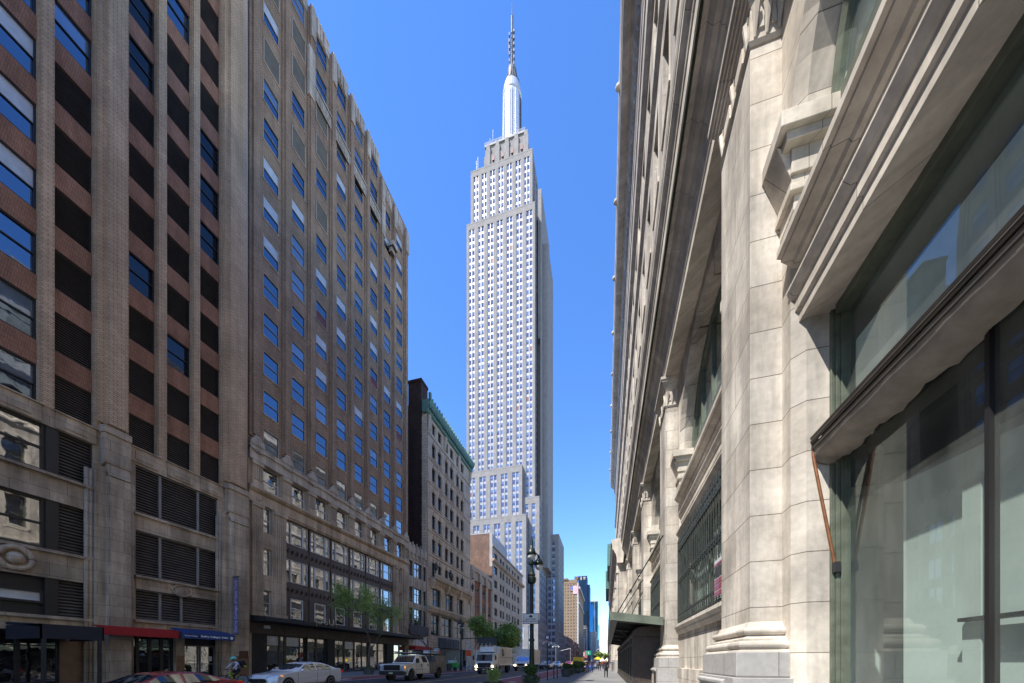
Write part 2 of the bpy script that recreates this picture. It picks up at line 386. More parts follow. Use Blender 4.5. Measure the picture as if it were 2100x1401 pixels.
# ------------------------------------------------------------------ windows
GL = ('glass_sky', 'glass_dark', 'glass_wavy', 'blind_white', 'panel_olive', 'panel_red', 'glass_black', 'glass_haze')
def many(name, mbs, mat, parent, keep=100):
    'separate parts for the pieces that show largest, one part for the rest'
    def d(m): c = [sum(p[i] for p in m.v)/len(m.v) for i in range(3)]; q = DD(c[0], c[1]); return q if q > 3 else 999
    mbs = sorted(mbs, key=d)
    for m in mbs[:keep]: m.build(name, mat, parent)
    if mbs[keep:]:
        r = MB()
        for m in mbs[keep:]: r.add(m.v, m.f)
        tag(r.build(name, mat, parent), kind='stuff')
def sash_window(fmb, pmb, axis, pos, a, b, z0, z1, sgn=1, fw=.07, upper=0, lower=0, split=.5, mull=0, jit=.012):
    """frame bars into fmb; two panes into pmb (material slots: upper / lower); pos is the glass plane"""
    def bx(mb, u0, u1, za, zb, d0, d1):
        lo, hi = sorted((pos+sgn*d0, pos+sgn*d1))
        if axis == 'x': mb.box(lo, hi, u0, u1, za, zb)
        else: mb.box(u0, u1, lo, hi, za, zb)
    bx(fmb, a, b, z0, z0+fw, .003, .09); bx(fmb, a, b, z1-fw, z1, .003, .09)
    bx(fmb, a, a+fw, z0+fw, z1-fw, .003, .085); bx(fmb, b-fw, b, z0+fw, z1-fw, .003, .085)
    zs = z0+(z1-z0)*split
    if split: bx(fmb, a+fw, b-fw, zs-fw*.45, zs+fw*.45, .003, .06)
    for k in range(mull):
        u = a+(b-a)*(k+1)/(mull+1); bx(fmb, u-fw*.4, u+fw*.4, z0+fw, z1-fw, .002, .052)
    def pane(za, zb, slot):
        pmb.cur = slot; j = [random.uniform(-jit, jit)*.5-.01 for _ in range(4)]
        P = (lambda u, z, d: (pos+sgn*d, u, z)) if axis == 'x' else (lambda u, z, d: (u, pos+sgn*d, z))
        pmb.quad(P(a+.01, za, j[0]), P(b-.01, za, j[1]), P(b-.01, zb, j[1]+j[2]), P(a+.01, zb, j[0]+j[2]))
    if split: pane(z0, zs, lower); pane(zs, z1, upper)
    else: pane(z0, z1, lower)
def make_windows(specs, parent, fmat, keep=100, name='window'):
    """specs: dicts of sash_window arguments. The `keep` that show largest become parts (window > pane), the rest one part"""
    def size(s):
        u = (s['a']+s['b'])/2; X, Y = (s['pos'], u) if s['axis'] == 'x' else (u, s['pos'])
        d = DD(X, Y); return (s['b']-s['a'])*(s['z1']-s['z0'])/max(d, 1)**2 if d > 3 else 0
    specs = sorted(specs, key=size, reverse=True)
    for s in specs[:keep]:
        f, p = MB(), MB(); sash_window(f, p, **s)
        fo = f.build(name, fmat, parent); p.build('pane', GL, fo)
    if specs[keep:]:
        f, p = MB(), MB(); mats = [fmat]+list(GL)
        for s in specs[keep:]:
            sash_window(f, p, **s)
        n = len(f.v); f.v += p.v; f.f += [tuple(i+n for i in q) for q in p.f]; f.m += [k+1 for k in p.m]
        tag(f.build(name, mats, parent), kind='stuff')
# ================================================================== GROUND, ROAD, PAVEMENTS
XL, XR = -33.0, 2.5              # building lines
KL, KR = -22.6, -4.75            # kerbs
def st(name, mb, m, **k): return tag(mb.build(name, m, **k), kind='structure')
st('ground', MB().quad((-3000, -600, -.03), (3000, -600, -.03), (3000, 5500, -.03), (-3000, 5500, -.03)), 'ground_grey')
st('road', MB().quad((KL, -120, 0), (KR, -120, 0), (KR, 1500, 0), (KL, 1500, 0)), 'asphalt')
st('side_street', MB().quad((-130, 176, -.005), (KL, 176, -.005), (KL, 194, -.005), (-130, 194, -.005)), 'asphalt')
st('bus_lane', MB().quad((-8.3, -100, .004), (KR-.02, -100, .004), (KR-.02, 1200, .004), (-8.3, 1200, .004)), 'bus_lane_red')
st('bus_lane', MB().quad((KL+.02, -100, .004), (-19.2, -100, .004), (-19.2, 1200, .004), (KL+.02, 1200, .004)), 'bus_lane_red')
mk = MB()
for x in (-8.3, -19.2): mk.box(x-.09, x+.09, -60, 500, .004, .009)
for y in range(-40, 400, 9):
    mk.box(-16.0, -15.86, y, y+3, .004, .008)
for y in range(24, 200, 34):
    mk.box(-6.7, -6.2, y, y+.5, .006, .010); mk.box(-21.2, -20.6, y, y+1.2, .006, .010)
for x in range(18): mk.box(-22+x, -21.5+x, 96, 99.5, .010, .013)
st('road_markings', mk, 'road_paint')
st('road_line_yellow', MB().box(-12.55, -12.4, -60, 500, .004, .008), 'road_paint_yellow')
for x0, x1, nm in ((KR, 6, 'sidewalk'), (-60, KL, 'sidewalk')):
    kx = (x0, x0+.18) if nm and x0 == KR else (x1-.18, x1)
    sx = (x0+.18, x1) if x0 == KR else (x0, x1-.18)
    for y0, y1 in ((-60, 172), (198, 1300)):
        st(nm, MB().box(sx[0], sx[1], y0, y1, -.02, .12), 'sidewalk_slabs')
        st('kerb', MB().box(kx[0], kx[1], y0, y1, -.02, .124), 'kerb_stone', bevel=.02)
SW = .12
def ipx(px): return YX(px, XL)
# ================================================================== LEFT 1: brick office block with louvred bays
def building_one():
    T = thing('office_building', 'tall tan brick office block with red brick spandrels and black louvres, nearest on the left', 'building', (XL, 10, 0))
    yE = ipx(504); YS = -60.0; ZB = 17.0; FP, FH, NF = 3.93, 2.47, 15  # YS adds unseen wall length to the south to shade the street
    top = ZB+FP*NF+1
    cols = [(ipx(-60)-2.9, ipx(-2)), ]
    c0 = (YX(82, XL)-5.2, YX(82, XL)); c1 = (ipx(112), ipx(195)); c2 = (ipx(262), ipx(323)); c3 = (ipx(342), ipx(395)); c4 = (ipx(410), ipx(455))
    cols = [c0, c1, c2, c3, c4]
    ext = [(c0[0]-6.3, c0[0]-1.4), (c0[0]-12.6, c0[0]-7.7), (c0[0]-19, c0[0]-14)]
    rec = .38
    # brick skin with full height slots for the window bays
    w = MB(); slots = [(a, b, ZB, top-3) for a, b in cols+ext]
    wall(w, 'x', XL, YS, yE, ZB, top, slots, rec)
    w.box(XL-30, XL-rec-.4, YS, yE, 0, top)
    w.quad((XL, yE, ZB), (XL, yE, top), (XL-1, yE, top), (XL-1, yE, ZB))
    w.quad((XL, YS, ZB), (XL, YS, top), (XL-1, YS, top), (XL-1, YS, ZB)); w.box(XL-1, XL-.02, YS, yE, top-.3, top)
    W_ = w.build('wall', 'brick_tan', T)
    # wide piers stand proud, in two steps
    def pier(y0, y1, z0, z1, d, m, step=.34):
        p = MB(); p.box(XL+.003, XL+d*.45, y0, y1, z0, z1); p.box(XL+d*.45, XL+d, y0+step, y1-step*.6, z0, z1); return p.build('pier', m, T)
    wide = [(ipx(199), ipx(262)-.05), (ipx(457), ipx(502))]
    for a, b in wide: pier(a, b, ZB+.6, top, .5, 'brick_tan')
    for a, b in ((c0[1], c1[0]), (c2[1], c3[0]), (c3[1], c4[0])): MB().box(XL+.003, XL+.10, a+.04, b-.04, ZB, top).build('pier', 'brick_tan', T)
    # spandrels
    for a, b in cols+ext[:1]:
        for k in range(NF-1): MB().box(XL-rec-.3, XL-rec+.06, a, b, ZB+FP*k+FH, ZB+FP*(k+1)).build('spandrel', 'brick_red_panel', T)
        MB().box(XL-rec-.3, XL-rec+.06, a, b, ZB+FP*(NF-1)+FH-FH, top-3).build('spandrel', 'brick_red_panel', T)
    # windows and louvres
    def louvre(a, b, z0, z1, x, vert=(), pitch=.16, parent=T, inner=None):
        f = MB(); f.box(x-.05, x+.03, a, b, z0, z0+.08); f.box(x-.05, x+.03, a, b, z1-.08, z1)
        f.box(x-.05, x+.028, a, a+.07, z0+.08, z1-.08); f.box(x-.05, x+.028, b-.07, b, z0+.08, z1-.08)
        for v in vert: f.box(x-.05, x+.06, v-.08, v+.08, z0+.08, z1-.08)
        fo = f.build('louvre', 'grey_frame' if vert else 'dark_frame', parent)
        l = MB(); z = z0+.12
        while z < z1-.1:
            l.add([(x-.12, a+.07, z+.10), (x-.12, b-.07, z+.10), (x, b-.07, z), (x, a+.07, z), (x-.12, a+.07, z+.115), (x-.12, b-.07, z+.115), (x+.004, b-.07, z+.018), (x+.004, a+.07, z+.018)],
                  [(0, 1, 2, 3), (4, 5, 6, 7), (3, 2, 6, 7), (0, 1, 5, 4)]); z += pitch
        l.build('slats', 'louvre_slat', fo)
        MB().box(x-.2, x-.14, a+.02, b-.02, z0+.02, z1-.02).build('backing', 'louvre_black', fo)
    specs = []
    for ci, (a, b) in enumerate(cols+ext[:1]):
        for k in range(NF-1):
            z0 = ZB+FP*k; z1 = z0+FH
            is_glass = ci in (0, 5) or (ci == 1 and (k >= 6)) or (ci == 3 and k == 9) or (ci == 2 and k in (3, 7, 8)) or (ci == 4 and k in (5, 6, 7)) or (ci == 3 and k == 2)
            if is_glass:
                up = random.choice((3, 7, 7, 0)) if ci in (0, 1, 5) else 0
                gl = 0 if ci in (0, 1, 5) or (ci == 3 and k > 8) else 6
                if gl: up = 6
                specs.append(dict(axis='x', pos=XL-rec-.08, a=a, b=b, z0=z0, z1=z1, fw=.09, upper=up if up else gl, lower=gl, split=.5, mull=(0 if ci in (0, 5) else 0)))
            else: louvre(a, b, z0, z1, XL-rec-.05)
    make_windows(specs, T, 'dark_frame')
    # limestone base
    ST = 'limestone_grimy'
    bays_L = (ipx(190)-13.5, ipx(190)); bays_R = (ipx(277), ipx(447))
    dz = [(12.35, 15.75), (7.75, 11.05), (4.55, 6.75)]   # three rows of openings in the base (bottom, top)
    dzL = [(13.05, 15.9), (8.35, 11.4), (4.3, 6.6)]
    b = MB()
    holes = [(bays_R[0], bays_R[1], a, c) for a, c in dz]+[(bays_L[0], bays_L[1], a, c) for a, c in dzL]
    gy = [(ipx(208)-8.2, ipx(200), SW, 3.35), (ipx(232), ipx(360), SW, 3.5), (ipx(378), ipx(446), SW, 3.6)]
    holes += [(g[0], g[1], g[2], g[3]) for g in gy]
    wall(b, 'x', XL+.06, YS, yE, SW-.1, ZB, holes, .55)
    b.build('base', ST, T)
    for a, c in wide:
        p = MB(); p.box(XL+.063, XL+.36, a-.25, c+.1, SW, 14.6); p.box(XL+.36, XL+.66, a+.25, c-.12, SW, 14.0)
        p.prism([(XL+.3, 14.6), (XL+.66, 14.0), (XL+.5, 14.9), (XL+.3, 15.4)], 'y', a+.25, c-.12)
        p.prism([(XL+.063, 17.5), (XL+.063, 14.6), (XL+.58, 14.9), (XL+.54, 17.2)], 'y', a+.1, c-.06)
        p.box(XL+.063, XL+.64, a+.04, c-.04, 16.9, 17.35)
        p.build('pier', ST, T)
        MB().box(XL+.40, XL+.70, a+.28, c-.15, 14.0, 14.05).build('moss', 'moss', T)
        for q in (a-.55, a-.35, c+.2):
            p = MB(); p.tube([(XL+.1, q, SW), (XL+.1, q, 14.2)], .12, 8); p.build('pier_moulding', ST, T, smooth=True)
    # belt course panels under the lowest brick windows
    for a, c in cols+ext[:1]:
        p = MB(); p.box(XL+.06, XL+.14, a, c, 15.95, 16.95); p.box(XL+.14, XL+.18, a+.35, c-.35, 16.15, 16.75)
        p.box(XL-.3, XL+.24, a-.1, c+.1, 16.95, 17.02); p.build('belt_panel', ST, T)
    louvres3 = lambda y0, y1, n: [y0+(y1-y0)*t for t in n]
    for i, (z0, z1) in enumerate(dz):
        louvre(bays_R[0], bays_R[1], z0, z1, XL-.12, louvres3(*bays_R, (.27, .73) if i != 2 else (.27, .52)), .2)
    # left bay of the base: shop-style windows beside louvres
    for i, (z0, z1) in enumerate(dzL):
        m_ = ipx(107 if i < 2 else 106)
        louvre(m_+.25, bays_L[1], z0, z1, XL-.12, (), .2)
        MB().box(XL-.3, XL-.02, m_-.25, m_+.25, z0, z1).build('mullion', 'dark_frame', T)
        f, p = MB(), MB(); sash_window(f, p, 'x', XL-.2, bays_L[0]+5.6, m_-.25, z0+(.7 if i == 2 else 0), z1-(.8 if i == 2 else 0), fw=.14, upper=2 if i < 2 else 3, lower=2 if i < 2 else 3, split=.5 if i < 2 else 0, mull=1 if i == 2 else 1)
        fo = f.build('window', 'dark_frame', T); p.build('pane', GL, fo)
        MB().box(XL-.32, XL-.26, bays_L[0], m_, z0, z1).build('backing', 'louvre_black', T)
    # carved fluted panel with oval medallion in the right bay, round wreath in the left
    fl = MB(); ya, yb = bays_R; z0, z1 = 6.75, 7.75
    fl.box(XL+.063, XL+.12, ya, yb, z0+.02, z1-.02)
    n = 34
    for k in range(n):
        y = ya+.2+(yb-ya-.4)*k/n
        if abs((y-ya)/(yb-ya)-.5) < .09: continue
        fl.box(XL+.12, XL+.15, y, y+.11, z0+.35, z1-.12)
    fl.box(XL+.06, XL+.3, ya-.1, yb+.1, 7.6, 7.74); fl.build('frieze', ST, T)
    md = MB(); yc = (ya+yb)/2
    ring = [(XL+.17, yc+math.cos(t)*.62, 7.12+math.sin(t)*.42) for t in [2*math.pi*k/24 for k in range(25)]]
    md.tube(ring, .09, 6); md.lathe([(.55, 0), (.5, .05), (.1, .07)], (XL+.14, yc, 7.12), 20, 'x'); md.build('medallion', ST, T, smooth=True)
    wr = MB(); yc = ipx(28)
    wr.tube([(XL+.14, yc+math.cos(t)*.62, 7.45+math.sin(t)*.62) for t in [2*math.pi*k/24 for k in range(25)]], .16, 6); wr.ball((XL+.1, yc, 7.45), .36)
    wr.build('wreath', ST, T, smooth=True)
    lg = MB()
    for i, (z0, z1) in enumerate(dzL): lg.box(XL+.063, XL+.24, bays_L[0]-.1, bays_L[1]+.25, z0-.2, z0-.03)
    for i, (z0, z1) in enumerate(dz): lg.box(XL+.063, XL+.2, bays_R[0]-.1, bays_R[1]+.1, z0-.2, z0-.03)
    lg.build('ledge', ST, T)
    # shopfronts at street level
    def shop(y0, y1, z1, n, door=None, slot=1, fr='dark_frame', x=XL-.35):
        f, p = MB(), MB()
        for k in range(n):
            a = y0+(y1-y0)*k/n; c = y0+(y1-y0)*(k+1)/n
            sash_window(f, p, 'x', x, a, c, SW+.05, z1, fw=.09, split=.72, upper=slot, lower=slot)
        fo = f.build('shopfront', fr, T); p.build('pane', GL, fo)
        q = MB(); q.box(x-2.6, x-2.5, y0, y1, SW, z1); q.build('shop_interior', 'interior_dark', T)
    shop(gy[0][0], gy[0][1]-1.6, 3.35, 4); shop(gy[1][0], gy[1][1], 3.5, 5)
    MB().box(XL-.5, XL-.1, gy[0][1]-1.6, gy[0][1], SW, 3.35).build('door_surround', 'stone_polished', T)
    dd = MB(); a, c = gy[2][:2]
    dd.box(XL-.3, XL-.2, a, c, 2.85, 3.6); dr = dd.build('door_head', 'louvre_black', T)
    for k in range(2):
        ya = a+(c-a)*k/2+.04; yb = a+(c-a)*(k+1)/2-.04
        f, p = MB(), MB(); sash_window(f, p, 'x', XL-.3, ya, yb, SW+.02, 2.8, fw=.07, split=.42, upper=1, lower=1)
        fo = f.build('door', 'grey_frame', T); p.build('pane', GL, fo)
        hy = yb-.14 if k == 0 else ya+.14
        MB().tube([(XL-.2, hy, .9), (XL-.12, hy, .95), (XL-.12, hy, 1.9), (XL-.2, hy, 1.95)], .025, 6).build('handle', 'chrome', fo)
    MB().box(XL-.296, XL-.28, a+(c-a)*.78, a+(c-a)*.9, 1.5, 1.9).build('notice', 'sign_white', T)
    for a, c in wide[1:]: MB().box(XL+.662, XL+.675, a+.26, c-.13, SW, 1.95).build('plinth_cladding', 'stone_polished', T)
    MB().box(XL+.063, XL+.075, gy[1][1]+.02, gy[2][0]-.02, SW, 1.95).build('plinth_cladding', 'stone_polished', T)
    MB().box(XL+.677, XL+.72, wide[1][0]+.95, wide[1][0]+1.75, 1.75, 2.45).build('plaque', 'plaque_brown', T)
    MB().tube([(XL+.2, yE-.12, 14), (XL+.2, yE-.12, top)], .13, 8).build('downpipe', 'metal_mullion', T, smooth=True)
    # awnings: things that hang on the wall
    rd = tag(MB().prism([(XL+.08, 3.95), (XL+1.15, 3.85), (XL+1.15, 3.25), (XL+1.1, 3.25), (XL+1.1, 3.75), (XL+.08, 3.85)], 'y', YX(211, -31.85), YX(367, -31.85)).build('shop_awning', 'awning_red'),
             'plain dark red shop awning between the black entrance canopy and the blue awning', 'awning')
    BA = thing('shop_awning', 'navy blue awning over glass doors lettered DeVry College in white', 'awning', (XL+.1, ipx(372), 3.2))
    ya, yb = YX(373, -31.7), YX(482, -31.7)
    m = MB(); m.prism([(XL+.08, 4.15), (XL+1.3, 3.72), (XL+1.3, 3.28), (XL+1.25, 3.28), (XL+1.25, 3.68), (XL+.08, 4.1)], 'y', ya, yb)
    o = m.build('canopy', 'awning_blue'); o.parent = BA; o.matrix_parent_inverse = Matrix.Translation(-BA.location)
    def lt(nm, txt, sz, mt, loc, rot, P, **k):
        o = lettering(nm, txt, sz, mt, loc, rot, None, **k); o.parent = P; o.matrix_parent_inverse = Matrix.Translation(-P.location); return o
    lt('lettering', 'DeVry College', .23, 'text_white', (XL+1.31, ya+.50*(yb-ya), 3.5), RX, BA, bold=.004)
    lt('lettering', '|  Keller', .22, 'text_white', (XL+1.31, ya+.77*(yb-ya), 3.5), RX, BA, bold=.004)
    lt('lettering', 'DeVry College', .15, 'text_white', (XL+1.31, ya+.16*(yb-ya), 3.5), RX, BA)
    em = MB(); em.lathe([(.13, 0), (.13, .012)], (XL+1.305, ya+.93*(yb-ya), 3.5), 16, 'x'); o = em.build('emblem', 'text_white'); o.parent = BA; o.matrix_parent_inverse = Matrix.Translation(-BA.location)
    # dark entrance canopy on poles
    EC = thing('entrance_canopy', 'black entrance canopy standing out from the wall on grey steel poles', 'canopy', (-31, 12.9, SW))
    def un(o, P): o.parent = P; o.matrix_parent_inverse = Matrix.Translation(-P.location); return o
    m = MB(); m.prism([(XL+.1, 3.75), (-29.7, 3.55), (-29.7, 2.75), (-29.78, 2.75), (-29.78, 3.4), (XL+.1, 3.6)], 'y', 11.8, 14.3); m.box(XL+.1, -29.7, 11.8, 11.86, 2.75, 3.54); m.box(XL+.1, -29.7, 14.24, 14.3, 2.75, 3.54)
    un(m.build('canopy', 'awning_navy'), EC)
    for y in (11.95, 14.15): un(MB().box(-29.86, -29.72, y-.07, y+.07, SW, 3.3).build('pole', 'steel_dark'), EC)
    # banner
    BN = thing('wall_banner', 'narrow purple vertical banner reading DeVry College of New York', 'banner', (XL+.9, ipx(486), 4))
    yb = YX(479, -32.3)
    un(MB().box(XL+.72, XL+1.22, yb, yb+.05, 3.9, 9.0).build('cloth', 'banner_purple'), BN)
    un(MB().tube([(XL+.6, yb+.02, 9.05), (XL+1.3, yb+.02, 9.05)], .06).build('bracket', 'steel_dark'), BN)
    un(MB().tube([(XL+.6, yb+.02, 3.87), (XL+1.3, yb+.02, 3.87)], .04).build('bracket', 'steel_dark'), BN)
    o = lettering('lettering', 'DeVry College of New York', .40, 'text_lilac', (XL+.97, yb-.01, 6.4), (R(90), R(-90), 0), None); un(o, BN)
building_one()

# ================================================================== LEFT 2: brown brick tower on a stone and bronze base
def building_two():
    T = thing('office_tower', 'brown brick tower with pale stone belts above a dark entrance canopy', 'building', (XL, 40, 0))
    y0, y1 = ipx(508), ipx(835); ZB = 22.7; FP, WH = 3.91, 2.36; c = 27.40; P, WW = 3.28, 1.74
    H1, H2 = 77.6, 75.0; ysplit = ipx(770)
    col = [(c+P*i, c+P*i+WW) for i in range(8)]
    blank = {(1, 9), (1, 11), (1, 12), (2, 8), (2, 10), (2, 11), (3, 9), (3, 10), (3, 7)}
    blank = {(0, 10), (0, 12), (0, 13), (1, 9), (1, 11), (1, 12), (2, 8), (2, 10), (2, 11)}
    holes, specs = [], []
    rec = .10
    for i, (a, b) in enumerate(col):
        for k in range(14):
            zb = 22.35+FP*k
            if zb+WH > 74 and i > 6: continue
            holes.append((a, b, zb, zb+WH))
            u = random.random(); up, lo = 0, 0
            if k == 0: up = lo = 2
            elif u < .27 and k > 2: up = 3
            elif u < .48 and k > 1: up = 7; lo = 7 if u > .40 else 0
            if (i, k) in blank:
                continue
            if k in (4, 5) and u > .93: lo = 5
            specs.append(dict(axis='x', pos=XL-rec, a=a, b=b, z0=zb, z1=zb+WH, fw=.055, upper=up, lower=lo, split=.5))
    w = MB(); wall(w, 'x', XL, y0, y1, ZB-1.9, H1-2, holes, rec+.05)
    w.box(XL-24, XL-.9, y0, y1, 0, H2-1.2); w.quad((XL, y0, 0), (XL, y0, H1-2), (XL-2, y0, H1-2), (XL-2, y0, 0)); w.quad((XL, y1, 0), (XL, y1, H2-1), (XL-2, y1, H2-1), (XL-2, y1, 0))
    w.build('wall', 'brick_brown', T)
    for (i, k) in sorted(blank):
        a, b = col[i]; zb = 22.35+FP*k; bpn = MB().box(XL-rec-.02, XL-rec+.1, a+.05, b-.05, zb+.04, zb+WH-.04).build('blank_panel', 'panel_olive', T)
        fr = MB()
        for q in ((a-.02, a+.06, zb, zb+WH), (b-.06, b+.02, zb, zb+WH), (a, b, zb+WH-.06, zb+WH+.02), (a, b, zb-.04, zb+.05)): fr.box(XL-rec+.04, XL-rec+.16, *q)
        fr.build('panel_frame', 'tan_frame', bpn)
    make_windows(specs, T, 'tan_frame')
    # piers between columns, sills
    for i in range(9):
        ya = y0+.05 if i == 0 else col[i-1][1]+.28
        yb = (col[i][0]-.28) if i < 8 else y1-.02
        top = H1-1.2 if ya < ysplit else H2-1.0
        p = MB(); p.box(XL+.003, XL+.16, ya, yb, ZB+.5, top)
        w_ = yb-ya; p.box(XL+.16, XL+.34, ya+w_*.22, yb-w_*.22, ZB+.7, top+.5)
        p.build('pier', 'brick_brown', T)
        q = MB(); q.box(XL+.3, XL+.52, ya+w_*.18, yb-w_*.18, top-3.2, top+.15); q.prism([(ya+w_*.2, top+.15), (yb-w_*.2, top+.15), ((ya+yb)/2+.2, top+.5), ((ya+yb)/2-.2, top+.5)], 'x', XL-.2, XL+.46)
        q.build('finial', 'terracotta_cream', T)
    many('sill', [MB().box(XL+.005, XL+.07, h[0]-.04, h[1]+.04, h[2]-.12, h[2]-.01) for h in holes], 'limestone_warm', T)
    # crown: stepped stone caps and belt
    for i in range(8):
        cr = MB()
        a, b = col[i]; top = H1 if a < ysplit else H2
        cr.box(XL-.6, XL+.05, a-.3, b+.3, top-2.0, top-.35)
        for k in range(3): cr.box(XL+.05, XL+.14, a+.1+k*.5, a+.38+k*.5, top-1.9, top-.1)
        cr.box(XL-.6, XL+.1, a-.28, b+.28, top-.35, top-.12)
        cr.build('parapet', 'terracotta_cream', T)
    bt = MB(); ya, yb = ipx(636), ipx(782); bt.box(XL+.005, XL+.2, ya, yb, 67.2, 68.6); bt.box(XL+.2, XL+.3, ya-.05, yb+.05, 68.6, 68.85)
    n = 26
    for k in range(n): bt.box(XL+.2, XL+.27, ya+(yb-ya)*k/n+.1, ya+(yb-ya)*(k+.62)/n, 67.45, 68.4)
    bt.box(XL+.1, XL+.42, ya-.5, ya+.35, 66.2, 71.8); bt.box(XL+.1, XL+.42, yb-.35, yb+.5, 66.2, 71.5)
    bt.build('belt', 'terracotta_cream', T)
    be = MB(); ya = ipx(800); be.box(XL+.1, XL+1.0, ya-.6, ya+.6, 66.5, 67.2); be.box(XL+.1, XL+.6, ya-.4, ya+.4, 65.8, 66.5); be.build('balconet', 'terracotta_cream', T)
    # pale belt course with scalloped top over the base
    b = MB(); b.box(XL+.063, XL+.30, y0, y1, 20.95, 22.3); b.box(XL+.063, XL+.42, y0, y1, 21.9, 22.1)
    b.box(XL+.063, XL+.34, y0, y1, 22.3, 22.42)
    for i in range(9):
        ya = y0+.02 if i == 0 else col[i-1][1]+.1
        yb = (col[i][0]-.1) if i < 8 else y1-.02
        b.prism([(ya, 22.42), (yb, 22.42), (yb-.12, 22.85), (yb-.35, 23.0), (yb-.5, 23.35), (ya+.5, 23.35), (ya+.35, 23.0), (ya+.12, 22.85)], 'x', XL+.07, XL+.38)
        b.tube([(XL+.4, ya+.1, 21.95), (XL+.4, (ya+yb)/2, 21.72), (XL+.4, yb-.1, 21.95)], .07, 6)
    b.build('belt', 'terracotta_cream', T)
    # stone base wall
    LS = 'limestone_warm'
    hs_ = []; sp = []
    for i, (a, b_) in enumerate(col):
        hs_.append((a-.05, b_+.05, 18.55, 20.9)); sp.append(dict(axis='x', pos=XL-.25, a=a-.05, b=b_+.05, z0=18.55, z1=20.9, fw=.09, upper=2, lower=2, split=.45))
    ca, cb = ipx(586), ipx(808)
    sidew = [(ipx(539.5), ipx(557)), (ipx(818), ipx(823.5))]
    for a, b_ in sidew:
        for z0, z1 in ((14.4, 16.95), (10.1, 12.8), (6.1, 8.6)):
            hs_.append((a, b_, z0, z1)); sp.append(dict(axis='x', pos=XL-.25, a=a, b=b_, z0=z0, z1=z1, fw=.08, upper=2, lower=2))
    hs_.append((ca, cb, 5.6, 16.75)); hs_.append((y0+.35, y1-.4, SW, 4.25))
    w = MB(); wall(w, 'x', XL+.05, y0, y1, SW-.1, 20.95, hs_, .45); w.build('base', LS, T)
    nb = 6; bw = (cb-ca)/nb
    rows = [(14.25, 16.6, 1), (10.1, 12.55, 1), (6.15, 8.35, 0)]
    for k in range(nb):
        a = ca+bw*k
        for z0, z1, tri in rows:
            if tri:
                for u0, u1 in ((.06, .24), (.26, .72), (.74, .92)): sp.append(dict(axis='x', pos=XL-.30, a=a+bw*u0, b=a+bw*u1, z0=z0, z1=z1, fw=.06, upper=2, lower=2))
            else: sp.append(dict(axis='x', pos=XL-.30, a=a+bw*.24, b=a+bw*.74, z0=z0, z1=z1, fw=.08, upper=2, lower=2 if k % 2 else 1, split=0 if k else .5))
    make_windows(sp, T, 'white_frame', 120)
    bp = MB()
    for k in range(nb):
        a = ca+bw*k
        bp.box(XL-.42, XL-.33, a, a+bw, 5.6, 16.75)
        for z0, z1 in ((12.6, 14.2), (8.45, 10.05)): bp.box(XL-.33, XL-.2, a+.06, a+bw-.06, z0, z1)
        for u0, u1 in ((.02, .20), (.78, .97)): bp.box(XL-.33, XL-.22, a+bw*u0, a+bw*u1, 5.6, 8.4)
        bp.box(XL-.33, XL-.12, a-.06, a+.06, 5.6, 16.75)
    bp.build('bronze_spandrel', 'brown_panel', T)
    rl = MB()
    for k in range(nb):
        a = ca+bw*k
        for z0, z1 in ((12.6, 14.2), (8.45, 10.05)):
            for j in range(5):
                yy = a+bw*(j+.6)/5.4; rl.tube([(XL-.19, yy-.14, z0+.5), (XL-.17, yy-.02, z0+.95), (XL-.17, yy+.1, z0+.65), (XL-.19, yy+.16, z0+1.1)], .05, 5)
    rl.build('relief_ornament', 'brown_relief', T, smooth=True)
    # fluted pilasters
    def pilaster(a, b_, z0, z1, fl=5):
        p = MB(); p.box(XL+.053, XL+.22, a, b_, z0, z1)
        n = fl; w_ = (b_-a)/n
        for k in range(n): p.tube([(XL+.235, a+w_*(k+.5), z0+.6), (XL+.235, a+w_*(k+.5), z1-.5)], w_*.36, 6)
        p.box(XL+.053, XL+.36, a-.06, b_+.06, z1-.35, z1); p.box(XL+.053, XL+.32, a-.04, b_+.04, z0, z0+.5)
        return p.build('pilaster', LS, T)
    pilaster(y0+.25, ipx(537), 5.8, 16.9, 6); pilaster(ipx(561), ipx(584), 5.8, 16.9, 6)
    pilaster(ipx(810), ipx(816), 5.8, 16.9, 3); pilaster(ipx(826), ipx(834), 5.8, 16.9, 4)
    for i in range(9):
        ya = y0+.3 if i == 0 else col[i-1][1]+.25
        yb = (col[i][0]-.25) if i < 8 else y1-.15
        pilaster(ya, yb, 18.5, 20.9, 5)
    co = MB(); co.prism([(XL+.053, 17.9), (XL+.25, 17.95), (XL+.5, 18.2), (XL+.5, 18.42), (XL+.053, 18.46)], 'y', y0, y1)
    co.box(XL+.053, XL+.16, y0, y1, 16.95, 17.9)
    for k in range(8):
        yy = y0+1.0+k*(y1-y0-2)/7; co.lathe([(.28, 0), (.22, .06), (.06, .08)], (XL+.16, yy, 17.42), 12, 'x')
    co.build('cornice', LS, T)
    # entrance canopy and shopfront
    CN = MB(); CN.prism([(XL+.12, 5.95), (XL+1.9, 5.75), (XL+2.0, 5.7), (XL+2.0, 5.35), (XL+1.9, 5.3), (XL+.12, 5.3)], 'y', y0+.15, y1+2.0)
    CN.build('canopy', 'canopy_black', T)
    fr = MB(); fr.box(XL+.053, XL+.13, y0+.2, y1-.2, 4.22, 5.3)
    for k in range(26):
        a = y0+.8+(y1-y0-1.6)*k/26; fr.box(XL+.13, XL+.16, a, a+.7, 4.4, 5.1)
    fr.build('shop_frieze', 'brown_panel', T)
    f, p = MB(), MB(); ya, yb = y0+.35, y1-.4
    edges = [0, .06, .12, .145, .215, .25, .30, .355, .40, .47, .54, .60, .66, .73, .80, .87, .94, 1]
    solid = {0, 7, 14}; k = 0
